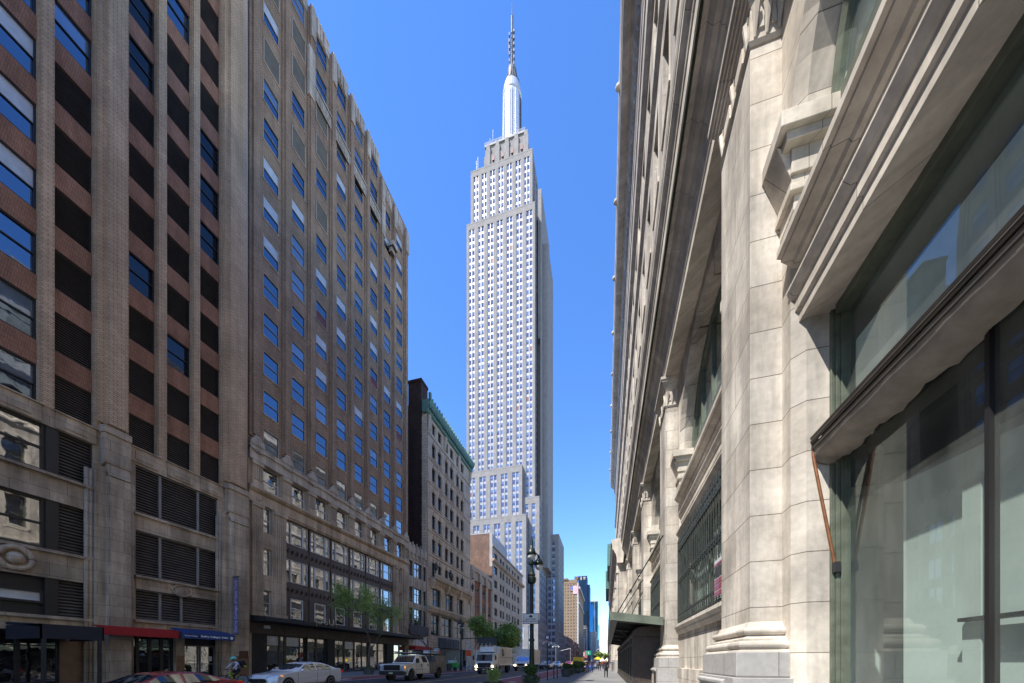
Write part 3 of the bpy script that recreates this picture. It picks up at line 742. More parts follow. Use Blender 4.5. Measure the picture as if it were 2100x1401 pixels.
    fs, ps = MB(), MB()
    for k in range(len(edges)-1):
        a = ya+(yb-ya)*edges[k]; b_ = ya+(yb-ya)*edges[k+1]
        if k in solid: fs = MB(); fs.box(XL-.3, XL+.02, a, b_, SW, 4.25); [fs.box(XL+.02, XL+.05, a+j*.3+.05, a+j*.3+.16, SW, 4.2) for j in range(int((b_-a)/.3))]; fs.build('shop_pier', 'canopy_black', T); continue
        sash_window(f, p, 'x', XL-.3-(.2 if k in (4, 11) else 0), a, b_, SW+.05, 4.2, fw=.11, split=.72, upper=3 if k in (1, 3, 9) else 2, lower=2 if k % 3 else 1)
    fo = f.build('shopfront', 'bronze_frame', T); p.build('pane', GL, fo)
    MB().box(XL-3, XL-2.9, ya, yb, SW, 4.2).build('shop_interior', 'interior_pale', T)
    # gold curved letters on the canopy
    ya, yb = ipx(617), ipx(652); L = yb-ya; x = XL+2.04; lt = MB()
    def arc(cy, cz, ry, rz, a0, a1, n=12): return [(x, cy+ry*math.cos(R(a0+(a1-a0)*k/n)), cz+rz*math.sin(R(a0+(a1-a0)*k/n))) for k in range(n+1)]
    lt.tube([(x, ya+.05, 6.5), (x, ya+.12, 6.35), (x, ya+.12, 5.35)], .045, 6)
    lt.tube(arc(ya+.55, 6.0, .30, .34, -150, 150), .045, 6)
    lt.tube(arc(ya+1.45, 6.0, .28, .33, 60, 330), .045, 6); lt.tube([(x, ya+1.2, 6.02), (x, ya+1.7, 6.02)], .04, 6)
    lt.tube([(x, ya+2.0, 6.35)]+arc(ya+2.3, 5.98, .30, .32, 180, 360)+[(x, ya+2.6, 6.35)], .045, 6)
    lt.tube([(x, ya+2.85, 6.2), (x, ya+3.0, 6.42), (x, ya+3.02, 5.4)], .045, 6)
    lt.build('lettering', 'gold_letters', T, smooth=True)
    MB().box(XL+.14, XL+.4, y0+1.5, y0+2.0, 4.75, 5.05).build('security_camera', 'white_frame', T)
building_two()

# ================================================================== LEFT 3: four-storey stone front between the towers
def building_three():
    T = thing('loft_building', 'small four storey cream stone building with crested parapet wedged between two taller ones', 'building', (XL, 56, 0))
    y0, y1 = ipx(836)+.02, ipx(876)-.05; M_ = 'terracotta_cream'
    rows = [(16.5, 19.2), (11.9, 14.6), (7.9, 10.9)]; hs_ = []; sp = []
    for z0, z1 in rows:
        for u0, u1, m_ in ((.05, .25, 0), (.29, .72, 1), (.76, .95, 0)):
            a, b = y0+(y1-y0)*u0, y0+(y1-y0)*u1; hs_.append((a, b, z0, z1)); sp.append(dict(axis='x', pos=XL-.3, a=a, b=b, z0=z0, z1=z1, fw=.1, upper=2, lower=2, mull=m_, split=.6))
    hs_.append((y0+.3, y1-.4, SW, 4.2))
    w = MB(); wall(w, 'x', XL, y0, y1, 0, 21, hs_, .4); w.box(XL-22, XL-.6, y0, y1-.1, 0, 20.5); w.quad((XL, y0, 0), (XL, y0, 21), (XL-1, y0, 21), (XL-1, y0, 0)); w.build('wall', M_, T)
    make_windows(sp, T, 'bronze_frame')
    p = MB(); n = 5
    for k in range(n):
        a = y0+(y1-y0)*k/n; b = y0+(y1-y0)*(k+1)/n; c = (a+b)/2
        p.prism([(a, 20.6), (b, 20.6), (b, 21.4), (c+.15, 22.2), (c-.15, 22.2), (a, 21.4)], 'x', XL-.3, XL+.15)
    for k in range(n+1): p.box(XL+.05, XL+.28, y0+(y1-y0)*k/n-.1, y0+(y1-y0)*k/n+.1, 19.6, 22.5)
    p.build('parapet', M_, T)
    s = MB()
    for z in (15.0, 10.95+.3):
        for k in range(9): a = y0+.4+(y1-y0-.8)*k/9; s.box(XL+.005, XL+.09, a, a+.45, z, z+1.0 if z > 12 else z+.5)
    for u in (.02, .27, .74, .98): s.box(XL+.005, XL+.14, y0+(y1-y0)*u-.1, y0+(y1-y0)*u+.1, 7, 20)
    s.build('pilaster', M_, T)
    MB().box(XL+.06, XL+.5, y0+.1, y1-.2, 6.2, 7.9).build('sign_band', 'sign_grey', T)
    g = MB()
    for k in range(6): g.box(XL+.01, XL+.1, y0+.3+k*1.05, y0+1.15+k*1.05, 4.3, 6.0)
    g.build('transom_panel', 'sign_white', T)
    MB().box(XL+.05, XL+1.3, y0+.3, y1-.3, 3.4, 4.1).build('awning', 'awning_red', T)
    MB().box(XL-.5, XL-.4, y0+.3, y1-.4, SW, 4.2).build('shopfront', 'glass_dark', T)
building_three()

# ================================================================== LEFT 4: cream stone loft with green copper cornice
def building_four():
    T = thing('loft_building', 'cream stone loft building with green copper cornice and a dark brick side wall', 'building', (XL, 70, 0))
    y0, y1 = ipx(876), ipx(964.5); M_ = 'stone_cream'; H = 49.5
    cx = [(886, 893.5), (898, 906), (913, 919.3), (923, 930), (936, 941.7), (945, 951)]
    cols = [(ipx(a), ipx(b)) for a, b in cx]; hs_, sp = [], []
    for k in range(6):
        zt = 44.2-4.66*k
        for a, b in cols: hs_.append((a, b, zt-2.75, zt)); sp.append(dict(axis='x', pos=XL-.38, a=a, b=b, z0=zt-2.75, z1=zt, fw=.09, upper=1, lower=1))
    for i, (a, b) in enumerate(cols): hs_.append((a+.1, b-.1, 46.2, 48.3)); sp.append(dict(axis='x', pos=XL-.38, a=a+.1, b=b-.1, z0=46.2, z1=48.3, fw=.09, upper=1, lower=1, split=0))
    big = [(ipx(887), ipx(905)), (ipx(914), ipx(930)), (ipx(937), ipx(950.5))]
    for a, b in big: hs_.append((a, b, 12.4, 16.0)); sp.append(dict(axis='x', pos=XL-.45, a=a, b=b, z0=12.4, z1=16.0, fw=.14, upper=1, lower=1, mull=2, split=.7))
    sg = [(ipx(884), ipx(903)), (ipx(905), ipx(928)), (ipx(931), ipx(953))]
    for a, b in sg: hs_.append((a, b, 6.6, 10.8)); sp.append(dict(axis='x', pos=XL-.5, a=a, b=b, z0=6.6, z1=10.8, fw=.2, upper=1, lower=1, mull=1, split=.6))
    hs_.append((y0+2.4, y1-2.6, SW, 4.2))
    w = MB(); wall(w, 'x', XL, y0, y1, 0, H, hs_, .45); w.box(XL-20, XL-.75, y0+.2, y1-.1, 0, H); w.quad((XL, y1, 0), (XL, y1, H), (XL-1, y1, H), (XL-1, y1, 0)); w.build('wall', M_, T)
    make_windows(sp, T, 'dark_frame')
    MB().box(XL-.9, XL-.6, y0+2.4, y1-2.6, SW, 4.2).build('shopfront', 'storefront_teal', T)
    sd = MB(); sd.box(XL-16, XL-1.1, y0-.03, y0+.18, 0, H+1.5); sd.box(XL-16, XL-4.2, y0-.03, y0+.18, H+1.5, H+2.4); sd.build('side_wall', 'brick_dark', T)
    qn = MB()
    for k in range(60): qn.box(XL-1.1-(.25 if k % 2 else 0), XL-.0, y0-.03, y0+.16, 1+k*.8, 1.8+k*.8)
    qn.build('quoin', M_, T)
    ch = MB(); ch.box(XL-4.1, XL-1.3, y0+.1, y0+2.6, H-2, 55.4); ch.box(XL-4.2, XL-1.2, y0+.0, y0+2.7, 55.4, 55.9); ch.build('chimney', 'brick_dark', T)
    # keystones, string courses
    t = MB()
    for k in range(7): zt = 44.2-4.66*k+1.15; t.box(XL+.005, XL+.14, y0, y1, zt, zt+.22)
    for a, b, z0, z1 in hs_:
        if z1 < 16 or z1 > 45: continue
        t.prism([((a+b)/2-.14, z1), ((a+b)/2+.14, z1), ((a+b)/2+.28, z1+.7), ((a+b)/2-.28, z1+.7)], 'x', XL+.005, XL+.16); t.box(XL+.005, XL+.16, a-.15, b+.15, z0-.22, z0-.02)
    for i in range(4): yy = y0+.5+(y1-y0-1)*i/3; t.prism([(XL+.01, 45.9), (XL+.22, 46.1), (XL+.3, 47.3), (XL+.5, 48.7), (XL+.01, 48.9)], 'y', yy-.35, yy+.35)
    t.build('stone_trim', M_, T)
    cn = MB(); cn.prism([(XL+.01, 48.9), (XL+.35, 49.1), (XL+.45, 49.9), (XL+.85, 50.3), (XL+1.0, 50.9), (XL+1.0, 51.1), (XL+.3, 51.2), (XL-.8, 51.2), (XL-.8, 48.9)], 'y', y0-.5, y1+.5)
    for k in range(34): yy = y0-.2+(y1-y0+.4)*k/34; cn.box(XL+.4, XL+.8, yy, yy+.32, 49.6, 50.2); 
    for k in range(24):
        yy = y0-.4+(y1-y0+.8)*k/23; cn.prism([(yy-.2, 51.0), (yy+.2, 51.0), (yy+.15, 51.5), (yy, 51.8), (yy-.15, 51.5)], 'x', XL+.75, XL+.98)
    cn.box(XL+.6, XL+1.02, y0-.55, y0-.1, 51.1, 52.3); cn.build('cornice', 'copper_green', T)
    bl = MB(); bl.prism([(XL+.01, 16.6), (XL+.5, 17.2), (XL+1.1, 17.6), (XL+1.1, 18.6), (XL+.95, 18.6), (XL+.95, 17.7), (XL+.01, 17.7)], 'y', y0+1.2, y1-.3)
    for k in range(4): yy = y0+1.6+(y1-y0-2.4)*k/3; bl.prism([(XL+.01, 15.6), (XL+.3, 15.7), (XL+.9, 16.9), (XL+.9, 17.5), (XL+.01, 17.5)], 'y', yy-.35, yy+.35)
    for k in range(40): yy = y0+1.3+(y1-y0-1.8)*k/40; bl.box(XL+1.1, XL+1.15, yy, yy+.25, 17.8, 18.3)
    bl.build('balcony', M_, T)
    for k in range(4):
        yy = y0+1.8+(y1-y0-2.6)*k/3; L = MB(); L.tube([(XL+.9, yy, 18.6), (XL+.95, yy, 19.2)], .08, 6); L.lathe([(.12, 0), (.32, .25), (.36, .9), (.42, 1.0), (.15, 1.35), (.04, 1.7)], (XL+.95, yy, 19.2), 8)
        L.build('lantern', 'lamp_green', T)
    c2 = MB(); c2.prism([(XL+.01, 10.9), (XL+.25, 11.0), (XL+.7, 11.9), (XL+.7, 12.1), (XL+.01, 12.2)], 'y', y0, y1)
    for k in range(30): yy = y0+.2+(y1-y0-.4)*k/30; c2.box(XL+.25, XL+.5, yy, yy+.3, 11.2, 11.6)
    c2.build('belt_cornice', M_, T)
    aw = MB(); a, b = ipx(899), ipx(938)
    n = 14
    for k in range(n): aw.cur = k % 2; ya = a+(b-a)*k/n; yb = a+(b-a)*(k+1)/n; aw.prism([(XL+.06, 6.3), (XL+.55+.06*(k % 2), 6.1), (XL+.55+.06*(k % 2), 4.2), (XL+.06, 4.2)], 'y', ya, yb)
    aw.build('striped_fascia', ['storefront_teal', 'sign_grey'], T)
building_four()

# ================================================================== LEFT 5, 6: orange brick shop building, buff stone block
def building_five():
    T = thing('loft_building', 'low orange brick building with pale stone piers beyond the copper-corniced one', 'building', (XL, 92, 0))
    y0, y1 = ipx(965.5), ipx(1008.5); H = 25.9
    bays = [(.16, .40), (.50, .70), (.79, .97)]; hs_, sp = [], []; og = MB()
    for u0, u1 in bays:
        a, b = y0+(y1-y0)*u0, y0+(y1-y0)*u1; hs_.append((a, b, 4.5, 22.6))
        for k in range(4):
            z0 = 5.4+4.4*k; sp.append(dict(axis='x', pos=XL-.45, a=a+.2, b=b-.2, z0=z0+.3, z1=z0+3.0, fw=.12, upper=1, lower=1, mull=1)); 
            og.box(XL-.55, XL-.36, a, b, z0-1.1 if k else 4.5, z0+.3); 
        og.box(XL-.55, XL-.46, a, b, 4.5, 22.6)
        og.box(XL-.55, XL-.36, a, b, 5.4+4.4*3+3.0, 22.6)
    w = MB(); wall(w, 'x', XL, y0, y1, 0, H-1, hs_, .5); w.box(XL-20, XL-.7, y0, y1, 0, H-1.5); w.quad((XL, y0, 0), (XL, y0, H-1), (XL-1, y0, H-1), (XL-1, y0, 0)); w.build('wall', 'stone_buff', T)
    og.build('brick_infill', 'brick_orange', T); make_windows(sp, T, 'bronze_frame')
    c = MB(); c.box(XL-.6, XL+.35, y0, y1, H-1.1, H)
    for k in range(4): yy = y0+.8+(y1-y0-1.6)*k/3; c.box(XL+.01, XL+.6, yy-.6, yy+.6, H-3.4, H-1.1)
    c.build('cornice', 'stone_buff', T)
building_five()
def building_six():
    T = thing('apartment_building', 'buff stone corner block with pink brick side wall and bracketed cornice', 'building', (XL, 120, 0))
    y0, y1 = ipx(1009.5), ipx(1071.5); H = 36.4
    cx = [(1013.5, 1020), (1025.5, 1029), (1030.8, 1034), (1038.5, 1041.5), (1043.3, 1046), (1050, 1053), (1055, 1057.5), (1061, 1065)]
    hs_, sp = [], []
    for a, b in [(ipx(p), ipx(q)) for p, q in cx]:
        for z0, z1 in [(32.7, 34.6)]+[(28.3-4.25*k, 30.6-4.25*k) for k in range(6)]:
            hs_.append((a, b, z0, z1)); sp.append(dict(axis='x', pos=XL-.35, a=a, b=b, z0=z0, z1=z1, fw=.12, upper=1, lower=1))
    w = MB(); wall(w, 'x', XL, y0, y1, 0, H, hs_, .4); w.box(XL-22, XL-.6, y0+.3, y1, 0, H-.3); w.quad((XL, y1, 0), (XL, y1, H), (XL-1, y1, H), (XL-1, y1, 0)); w.build('wall', 'stone_buff', T)
    make_windows(sp, T, 'bronze_frame')
    s = MB(); s.box(XL-30, XL-.02, y0, y0+.3, 0, 40.0); s.box(XL-30, XL-9.6, y0+3, y0+3.3, 38, 43.5); s.build('side_wall', 'brick_pink', T)
    q = MB(); q.box(XL-.85, XL+.02, y0-.03, y0+.28, 30, 40.2); q.box(XL-30, XL-.85, y0-.05, y0+.4, 39.9, 40.25); q.box(XL-.3, XL+.02, y0+.28, y0+16, H, 39.9); q.box(XL-10.2, XL-9.6, y0+2.9, y0+3.4, 38, 43.7); q.build('parapet', 'far_white', T)
    c = MB(); c.prism([(XL+.005, 31.2), (XL+.3, 31.3), (XL+.9, 31.9), (XL+.95, 32.2), (XL+.005, 32.3)], 'y', y0-.6, y1+.7); c.box(XL+.005, XL+.3, y0, y1+.2, H-.4, H+.1)
    for k in range(20): yy = y0+(y1-y0)*k/20; c.box(XL+.1, XL+.7, yy, yy+.4, 31.3, 31.8)
    c.box(XL+.005, XL+.2, y0, y1, 26.9-12.7, 27.2-12.7); c.build('cornice', 'stone_buff', T)
building_six()
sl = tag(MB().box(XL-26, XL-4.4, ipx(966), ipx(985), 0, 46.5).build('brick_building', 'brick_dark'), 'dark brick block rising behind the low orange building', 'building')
# ================================================================== THE SKYSCRAPER
def skyscraper():
    T = thing('skyscraper', 'very tall stepped pale stone skyscraper with silver mast and antenna', 'skyscraper', (-63, 228, 0))
    ST = MB(); MU = MB(); wins = []; FLH = 4.35
    def face(axis, pos, u0, u1, z0, z1, bays, sgn, rec=.5, flh=FLH, head=3.0, foot=0.0, single=False):
        """stone wall with vertical strips (u-start, u-end); each strip holds paired windows and metal mullions"""
        wall(ST, axis, pos, u0, u1, z0, z1, [(a, b, z0+foot, z1-head) for a, b in bays], rec, sgn)
        B = (lambda a, b, za, zb, d0, d1, mb: mb.box(min(pos-sgn*d0, pos-sgn*d1), max(pos-sgn*d0, pos-sgn*d1), a, b, za, zb)) if axis == 'x' else (lambda a, b, za, zb, d0, d1, mb: mb.box(a, b, min(pos-sgn*d0, pos-sgn*d1), max(pos-sgn*d0, pos-sgn*d1), za, zb))
        for a, b in bays:
            za, zb = z0+foot, z1-head
            B(a, b, za, zb, rec, rec+.2, MU)
            ml = .28 if rec > .3 else .02
            B(a, a+.22, za, zb, rec-ml, rec, MU); B(b-.22, b, za, zb, rec-ml, rec, MU)
            if not single: B((a+b)/2-.22, (a+b)/2+.22, za, zb+.8, rec-(ml+.06), rec, MU)
            B(a-.05, b+.05, zb-.15, zb+.25, rec-.45*rec/.5, rec, MU)
            n = max(1, int(round((zb-za)/flh))); f = (zb-za)/n
            cells = [(a+.22, b-.22)] if single else [(a+.22, (a+b)/2-.22), ((a+b)/2+.22, b-.22)]
            for k in range(n):
                for (p, q) in cells:
                    zz = za+f*k; r = random.random()
                    wins.append((axis, pos-sgn*(rec-.06), p, q, zz+f*.30, zz+f*.93, sgn, r))
    def bays(u0, u1, n, w, margin):
        L = (u1-u0-2*margin); s = L/n
        return [(u0+margin+s*(k+.5)-w/2, u0+margin+s*(k+.5)+w/2) for k in range(n)]
    def block(x0, x1, y0, y1, z0, z1, ns=0, ne=0, ws=4.0, we=4.0, ms=1.0, me=1.5, z0s=None, z0e=None, head=3.0, single=False):
        zs = z0 if z0s is None else z0s; ze = z0 if z0e is None else z0e
        if ns: face('y', y0, x0, x1, zs, z1, bays(x0, x1, ns, ws, ms), -1, head=head, single=single)
        else: ST.quad((x0, y0, zs), (x1, y0, zs), (x1, y0, z1), (x0, y0, z1))
        if ne: face('x', x1, y0, y1, ze, z1, bays(y0, y1, ne, we, me), 1, rec=.24, head=head)
        else: ST.quad((x1, y0, ze), (x1, y1, ze), (x1, y1, z1), (x1, y0, z1))
        ST.quad((x0, y0, z1), (x1, y0, z1), (x1, y1, z1), (x0, y1, z1)); ST.quad((x0, y0, z0), (x0, y1, z0), (x0, y1, z1), (x0, y0, z1)); ST.quad((x0, y1, z0), (x1, y1, z0), (x1, y1, z1), (x0, y1, z1))
        ST.box(x0-.05, x1+.05, y0-.05, y0+.6, z1, z1+.9); ST.box(x1-.6, x1+.05, y0+.6, y1, z1, z1+.9); ST.box(x0-.05, x0+.6, y0+.6, y1, z1, z1+.9)
    # shaft, from the street up: measured on the picture
    block(-118, -37.6, 198, 258, 0, 24, 13, 9, 3.6, 3.6, head=2)
    block(-100, -45.0, 199.5, 250, 24, 86.5, 8, 7, 4.0, 3.4, z0e=24)
    block(-57.5, -38.2, 205, 250, 24, 98.5, 4, 6, 2.3, 4.0, ms=1.5, single=True)
    ST.box(-83, -42, 209, 240, 24, 101)
    block(-84, -48.2, 203.0, 240, 60, 117.5, 5, 5, 4.3, 3.6, ms=.6)
    block(-86, -81.5, 201.5, 240, 80, 95, 1, 0, 2.3)
    block(-85.2, -41.3, 207.0, 247, 97, 276.5, 7, 3, 4.0, 4.2, ms=.4, me=.2)
    block(-84.0, -43.6, 211.0, 243, 276.5, 315.0, 7, 4, 3.6, 4.2, ms=.8)
    ST.box(-84, -35.2, 217.0, 240, 60, 262)
    face('y', 216.95, -40.6, -35.2, 98.5, 262, [(-38.8, -36.6)], -1, single=True)
    face('x', -35.15, 217, 240, 60, 262, bays(217, 240, 3, 4.2, .6), 1, rec=.24)
    ST.box(-38.9, -38.2, 212.2, 217.1, 98, 276)
    ST.box(-40.5, -38.4, 213, 245, 200, 292)
    block(-40, -30.3, 233, 262, 0, 85, 1, 4, 5, 3.4, single=False)
    # crown under the mast: stepped buttresses
    block(-79, -46.5, 216, 240, 315, 322, 7, 4, 2.6, 3, head=1.5)
    for x0, x1, y0_, h in ((-77, -49, 217.0, 331), (-76, -50.5, 218.5, 338.5)): ST.box(x0, x1, y0_, 238.5, 322, h)
    for k in range(5):
        x = -76+k*6.3; ST.box(x, x+3.4, 216.3, 217, 322, 334+.5*(k % 2)); ST.box(x+.5, x+2.9, 217, 218.5, 330, 338)
    for k in range(3): ST.box(-49.2, -48.0, 219+6*k, 222+6*k, 322, 333)
    ST.build('walls', 'tower_stone', T)
    MU.build('mullions', 'metal_mullion', T)
    dk = MB(); dk.box(-77, -49.6, 217.8, 239, 338.5, 339.6)
    for k in range(30): dk.box(-77+k*.92, -76.7+k*.92, 217.8, 217.9, 339.6, 341.2)
    dk.box(-77, -49.6, 217.8, 217.95, 341.1, 341.3); dk.build('observation_deck', 'far_white', T)
    cr = MB()
    for x in (-74.5, -68.2, -61.9, -55.6): cr.box(x+3.2, x+4.9, 216.1, 216.6, 325.5, 328.2)
    cr.build('crown_window', 'panel_red', T)
    # windows: the 100 that show largest are parts
    wins.sort(key=lambda w: -((w[3]-w[2])*(w[5]-w[4])/DD(*((w[1], w[2]) if w[0] == 'x' else (w[2], w[1])))**2))
    def wq(mb, w):
        axis, pos, a, b, z0, z1, sg, r = w
        P = (lambda u, z, d=0: (pos+sg*d, u, z)) if axis == 'x' else (lambda u, z, d=0: (u, pos+sg*d, z))
        t = random.uniform(-.03, .03)
        mb.cur = 0 if r < .74 else (1 if r < .985 else 2)
        sp = z0+(z1-z0)*random.choice((0, 0, .4, .55))
        if sp > z0 and mb.cur != 2: mb.cur = 0; mb.quad(P(a, z0), P(b, z0), P(b, sp, t), P(a, sp, t)); mb.cur = 1; mb.quad(P(a, sp), P(b, sp), P(b, z1, t), P(a, z1, t))
        else: mb.quad(P(a, z0), P(b, z0), P(b, z1, t), P(a, z1, t))
    wm = ['tower_pane', 'tower_pane_pale', 'panel_red']
    for w in wins[:100]: m = MB(); wq(m, w); m.build('window', wm, T)
    m = MB()
    for w in wins[100:]: wq(m, w)
    tag(m.build('window', wm, T), kind='stuff')
    # mooring mast
    cx, cy = -61, 227.8
    ms = MB(); ms.lathe([(7.0, 339), (7.0, 345), (5.9, 346), (5.9, 379), (6.3, 379.5), (6.3, 381.5), (5.8, 382), (5.6, 385.5), (5.0, 387), (3.4, 389)], (cx, cy, 0), 28)
    for k in range(4):
        t = R(45+90*k); c, s = math.cos(t), math.sin(t)
        pts = [(5.6, 339), (7.0, 339), (6.8, 355), (6.5, 370), (6.2, 377), (5.6, 380)]
        vs = [(cx+c*r-s*1.1*q, cy+s*r+c*1.1*q, z) for q in (-1, 1) for r, z in pts]; n = len(pts)
        ms.add(vs, [(i, (i+1) % n, n+(i+1) % n, n+i) for i in range(n)]+[tuple(range(n)), tuple(range(n, 2*n))])
    ms.build('mast', 'mast_metal', T, smooth=False)
    st_ = MB()
    for k in range(4):
        for j in (-1, 0, 1):
            t = R(-90+90*k+14*j); st_.box(cx+5.95*math.cos(t)-.3, cx+5.95*math.cos(t)+.3, cy+5.95*math.sin(t)-.3, cy+5.95*math.sin(t)+.3, 346, 377)
    st_.build('mast_window', 'antenna_grey', T)
    dm = MB(); dm.lathe([(4.2, 386.5), (5.5, 386.3), (5.5, 387), (4.4, 387.6), (3.2, 390), (3.2, 396), (2.8, 398), (1.9, 400)], (cx, cy, 0), 16)
    for k in range(8): t = R(45*k); dm.tube([(cx+4.6*math.cos(t), cy+4.6*math.sin(t), 387), (cx+3.4*math.cos(t), cy+3.4*math.sin(t), 393), (cx+2.2*math.cos(t), cy+2.2*math.sin(t), 399)], .25, 5)
    dm.build('dome', 'antenna_grey', T)
    an = MB()
    for sx, sy in ((-1, -1), (1, -1), (1, 1), (-1, 1)):
        an.tube([(cx+sx*1.4, cy+sy*1.4, 399), (cx+sx*1.0, cy+sy*1.0, 414), (cx+sx*.4, cy+sy*.4, 424)], [.2, .16, .1], 5)
    for k in range(17):
        z = 399+1.45*k; r = 1.4-.042*(z-399); s_ = (-1) ** k
        an.tube([(cx-r*s_, cy-r, z), (cx+r*s_, cy-r, z+1.4)], .1, 4); an.tube([(cx+r, cy-r*s_, z), (cx+r, cy+r*s_, z+1.4)], .1, 4)
        if k % 3 == 0: an.box(cx-1.9, cx-1.3, cy-1.2, cy, z, z+2.0); an.box(cx+1.1, cx+1.9, cy-1.4, cy-.3, z+.7, z+2.4)
    an.tube([(cx, cy, 399), (cx, cy, 415), (cx, cy, 426)], [.9, .55, .35], 8); an.lathe([(.75, 423), (.75, 434.5), (.3, 435)], (cx, cy, 0), 8)
    an.tube([(cx, cy, 434), (cx, cy, 444.5)], [.28, .08], 6); an.tube([(cx-2.4, cy, 411), (cx-2.4, cy, 421)], .22, 5); an.tube([(cx-2.4, cy, 416), (cx, cy, 416)], .12, 4)
    an.build('antenna', 'antenna_grey', T)
    ae = MB()
    for x, z1 in ((-71.5, 349), (-73.5, 344)): ae.tube([(x, 218.5, 338.5), (x, 218.5, z1)], .1, 5)
    for x, z1 in ((-81.2, 326), (-80.2, 328)): ae.tube([(x, 214, 315), (x, 214, z1)], .14, 5)
    ae.build('aerial', 'metal_mullion', T)
skyscraper()

# ================================================================== FAR LEFT ROW AND TOWERS
def gridblock(name, label, cat, x0, x1, y0, y1, h, mat, ns, ne, rows, wm='glass_dark', wfrac=.45, hfrac=.5, z0=4, group=None, topm=None, keep=60):
    T = thing(name, label, cat, ((x0+x1)/2, y0, 0), 0, group)
    def pb(mb, n, m, **k): o = mb.build(n, m, **k); o.parent = T; o.matrix_parent_inverse = Matrix.Translation(-T.location); return o
    w = MB(); hs1 = []; hs2 = []
    fh = (h-z0)/rows
    for r in range(rows):
        for k in range(ns):
            s = (x1-x0)/ns; hs1.append((x0+s*(k+.5-wfrac/2), x0+s*(k+.5+wfrac/2), z0+fh*(r+.25), z0+fh*(r+.25+hfrac)))
        for k in range(ne):
            s = (y1-y0)/ne; hs2.append((y0+s*(k+.5-wfrac/2), y0+s*(k+.5+wfrac/2), z0+fh*(r+.25), z0+fh*(r+.25+hfrac)))
    wall(w, 'y', y0, x0, x1, 0, h, hs1, .4, -1); wall(w, 'x', x1, y0, y1, 0, h, hs2, .4, 1)
    w.quad((x0, y0, h), (x1, y0, h), (x1, y1, h), (x0, y1, h)); w.quad((x0, y0, 0), (x0, y1, 0), (x0, y1, h), (x0, y0, h)); w.quad((x0, y1, 0), (x1, y1, 0), (x1, y1, h), (x0, y1, h))
    w.box(x0-.3, x1+.3, y0-.3, y0+.5, h, h+1); w.box(x1-.5, x1+.3, y0+.5, y1, h, h+1)
    pb(w, 'walls', mat)
    g = MB(); al = [(0, q) for q in hs1]+[(1, q) for q in hs2]
    for s, q in al:
        if s == 0: g.quad((q[0], y0+.39, q[2]), (q[1], y0+.39, q[2]), (q[1], y0+.39, q[3]), (q[0], y0+.39, q[3]))
        else: g.quad((x1-.39, q[0], q[2]), (x1-.39, q[1], q[2]), (x1-.39, q[1], q[3]), (x1-.39, q[0], q[3]))
    if g.f: tag(pb(g, 'window', wm), kind='stuff') if len(g.f) > 100 else pb(g, 'window', wm)
    return T, pb
XF = -37.6
gridblock('stone_building', 'grey stone building in shade just past the tall skyscraper', 'building', XF-22, XF, 262, 305, 27, 'far_stone', 3, 10, 5, group=None)
gridblock('stone_building', 'lower mauve-grey building in shade, second past the tall skyscraper', 'building', XF-22, XF, 307, 345, 24, 'far_stone', 3, 8, 4)
gridblock('stone_building', 'dark brown building in front of the tan hotel', 'building', XF-22, XF, 347, 420, 25, 'far_brown', 3, 12, 4)
gridblock('stone_building', 'pinkish low building at the foot of the tan hotel', 'building', XF-22, XF+.5, 422, 494, 24, 'brick_pink', 3, 12, 4)
HT, hp = gridblock('hotel_building', 'tan brick hotel tower with a large flag on its wall', 'building', -62, XF, 500, 612, 111, 'hotel_brick', 6, 12, 24, wfrac=.30, hfrac=.42)
hp(MB().box(-62.5, -40, 502, 560, 111, 117).box(-60, -52, 500.5, 505, 117, 119), 'roof_structure', 'hotel_brick')
hp(MB().box(XF, XF+1.5, 499, 612, 82, 84).box(XF, XF+2.5, 499, 612, 103, 106).box(-39.5, XF+.3, 499.5, 500.2, 0, 111), 'cornice', 'far_white')
hp(MB().box(-80, -62.3, 506, 612, 0, 106), 'wing', 'hotel_brick')
hw = MB()
for r in range(22):
    for k in range(4): hw.box(-79+k*4, -77.4+k*4, 505.6, 505.99, 8+4.45*r, 10+4.45*r)
hp(hw, 'window', 'glass_dark')
FL = thing('flag', 'large stars and stripes flag hung on the tan hotel wall', 'flag', (-45, 499.3, 98))
f = MB()
for k in range(13):
    f.cur = k % 2; x = -48.5+k*.82
    f.box(x, x+.82, 499.2, 499.45, 96+(4.8 if x < -44.5 else 0), 107.5)
f.cur = 2; f.box(-48.5, -44.4, 499.1, 499.19, 101.5, 107.5)
f.cur = 1
for i in range(5):
    for j in range(4): f.box(-48.1+.8*i, -47.8+.8*i, 499.0, 499.09, 102+1.4*j, 102.4+1.4*j)
o = f.build('cloth', ['flag_red', 'text_white', 'flag_blue']); o.parent = FL; o.matrix_parent_inverse = Matrix.Translation(-FL.location)
def tower(name, label, x0, x1, y0, y1, h, mat, line='metal_mullion', nv=4, nh=30, lw=.5, vs=None):
    T = thing(name, label, 'skyscraper', ((x0+x1)/2, y0, 0))
    def pb(mb, n, m): o = mb.build(n, m); o.parent = T; o.matrix_parent_inverse = Matrix.Translation(-T.location); return o
    pb(MB().box(x0, x1, y0, y1, 0, h), 'curtain_wall', mat)
    l = MB()
    for k in range(nh+1): z = h*k/nh; l.box(x0-.1, x1+.1, y0-.12, y1, z-.12, z+.12)
    pb(l, 'floor_line', 'curtain_navy' if line == 'dark_frame' else 'curtain_teal')
    v = MB()
    for k in (vs or range(nv+1)):
        x = x0+(x1-x0)*(k/nv if not vs else k); v.box(x-lw/2, x+lw/2, y0-.3, y0-.1, 0, h+1)
    pb(v, 'mullion', line)
    return T, pb
NT, npb = tower('glass_tower', 'dark blue glass tower with the figure 1 lit at its top', -60, -36.2, 700, 740, 168, 'curtain_navy', 'dark_frame', 6, 42, .2)
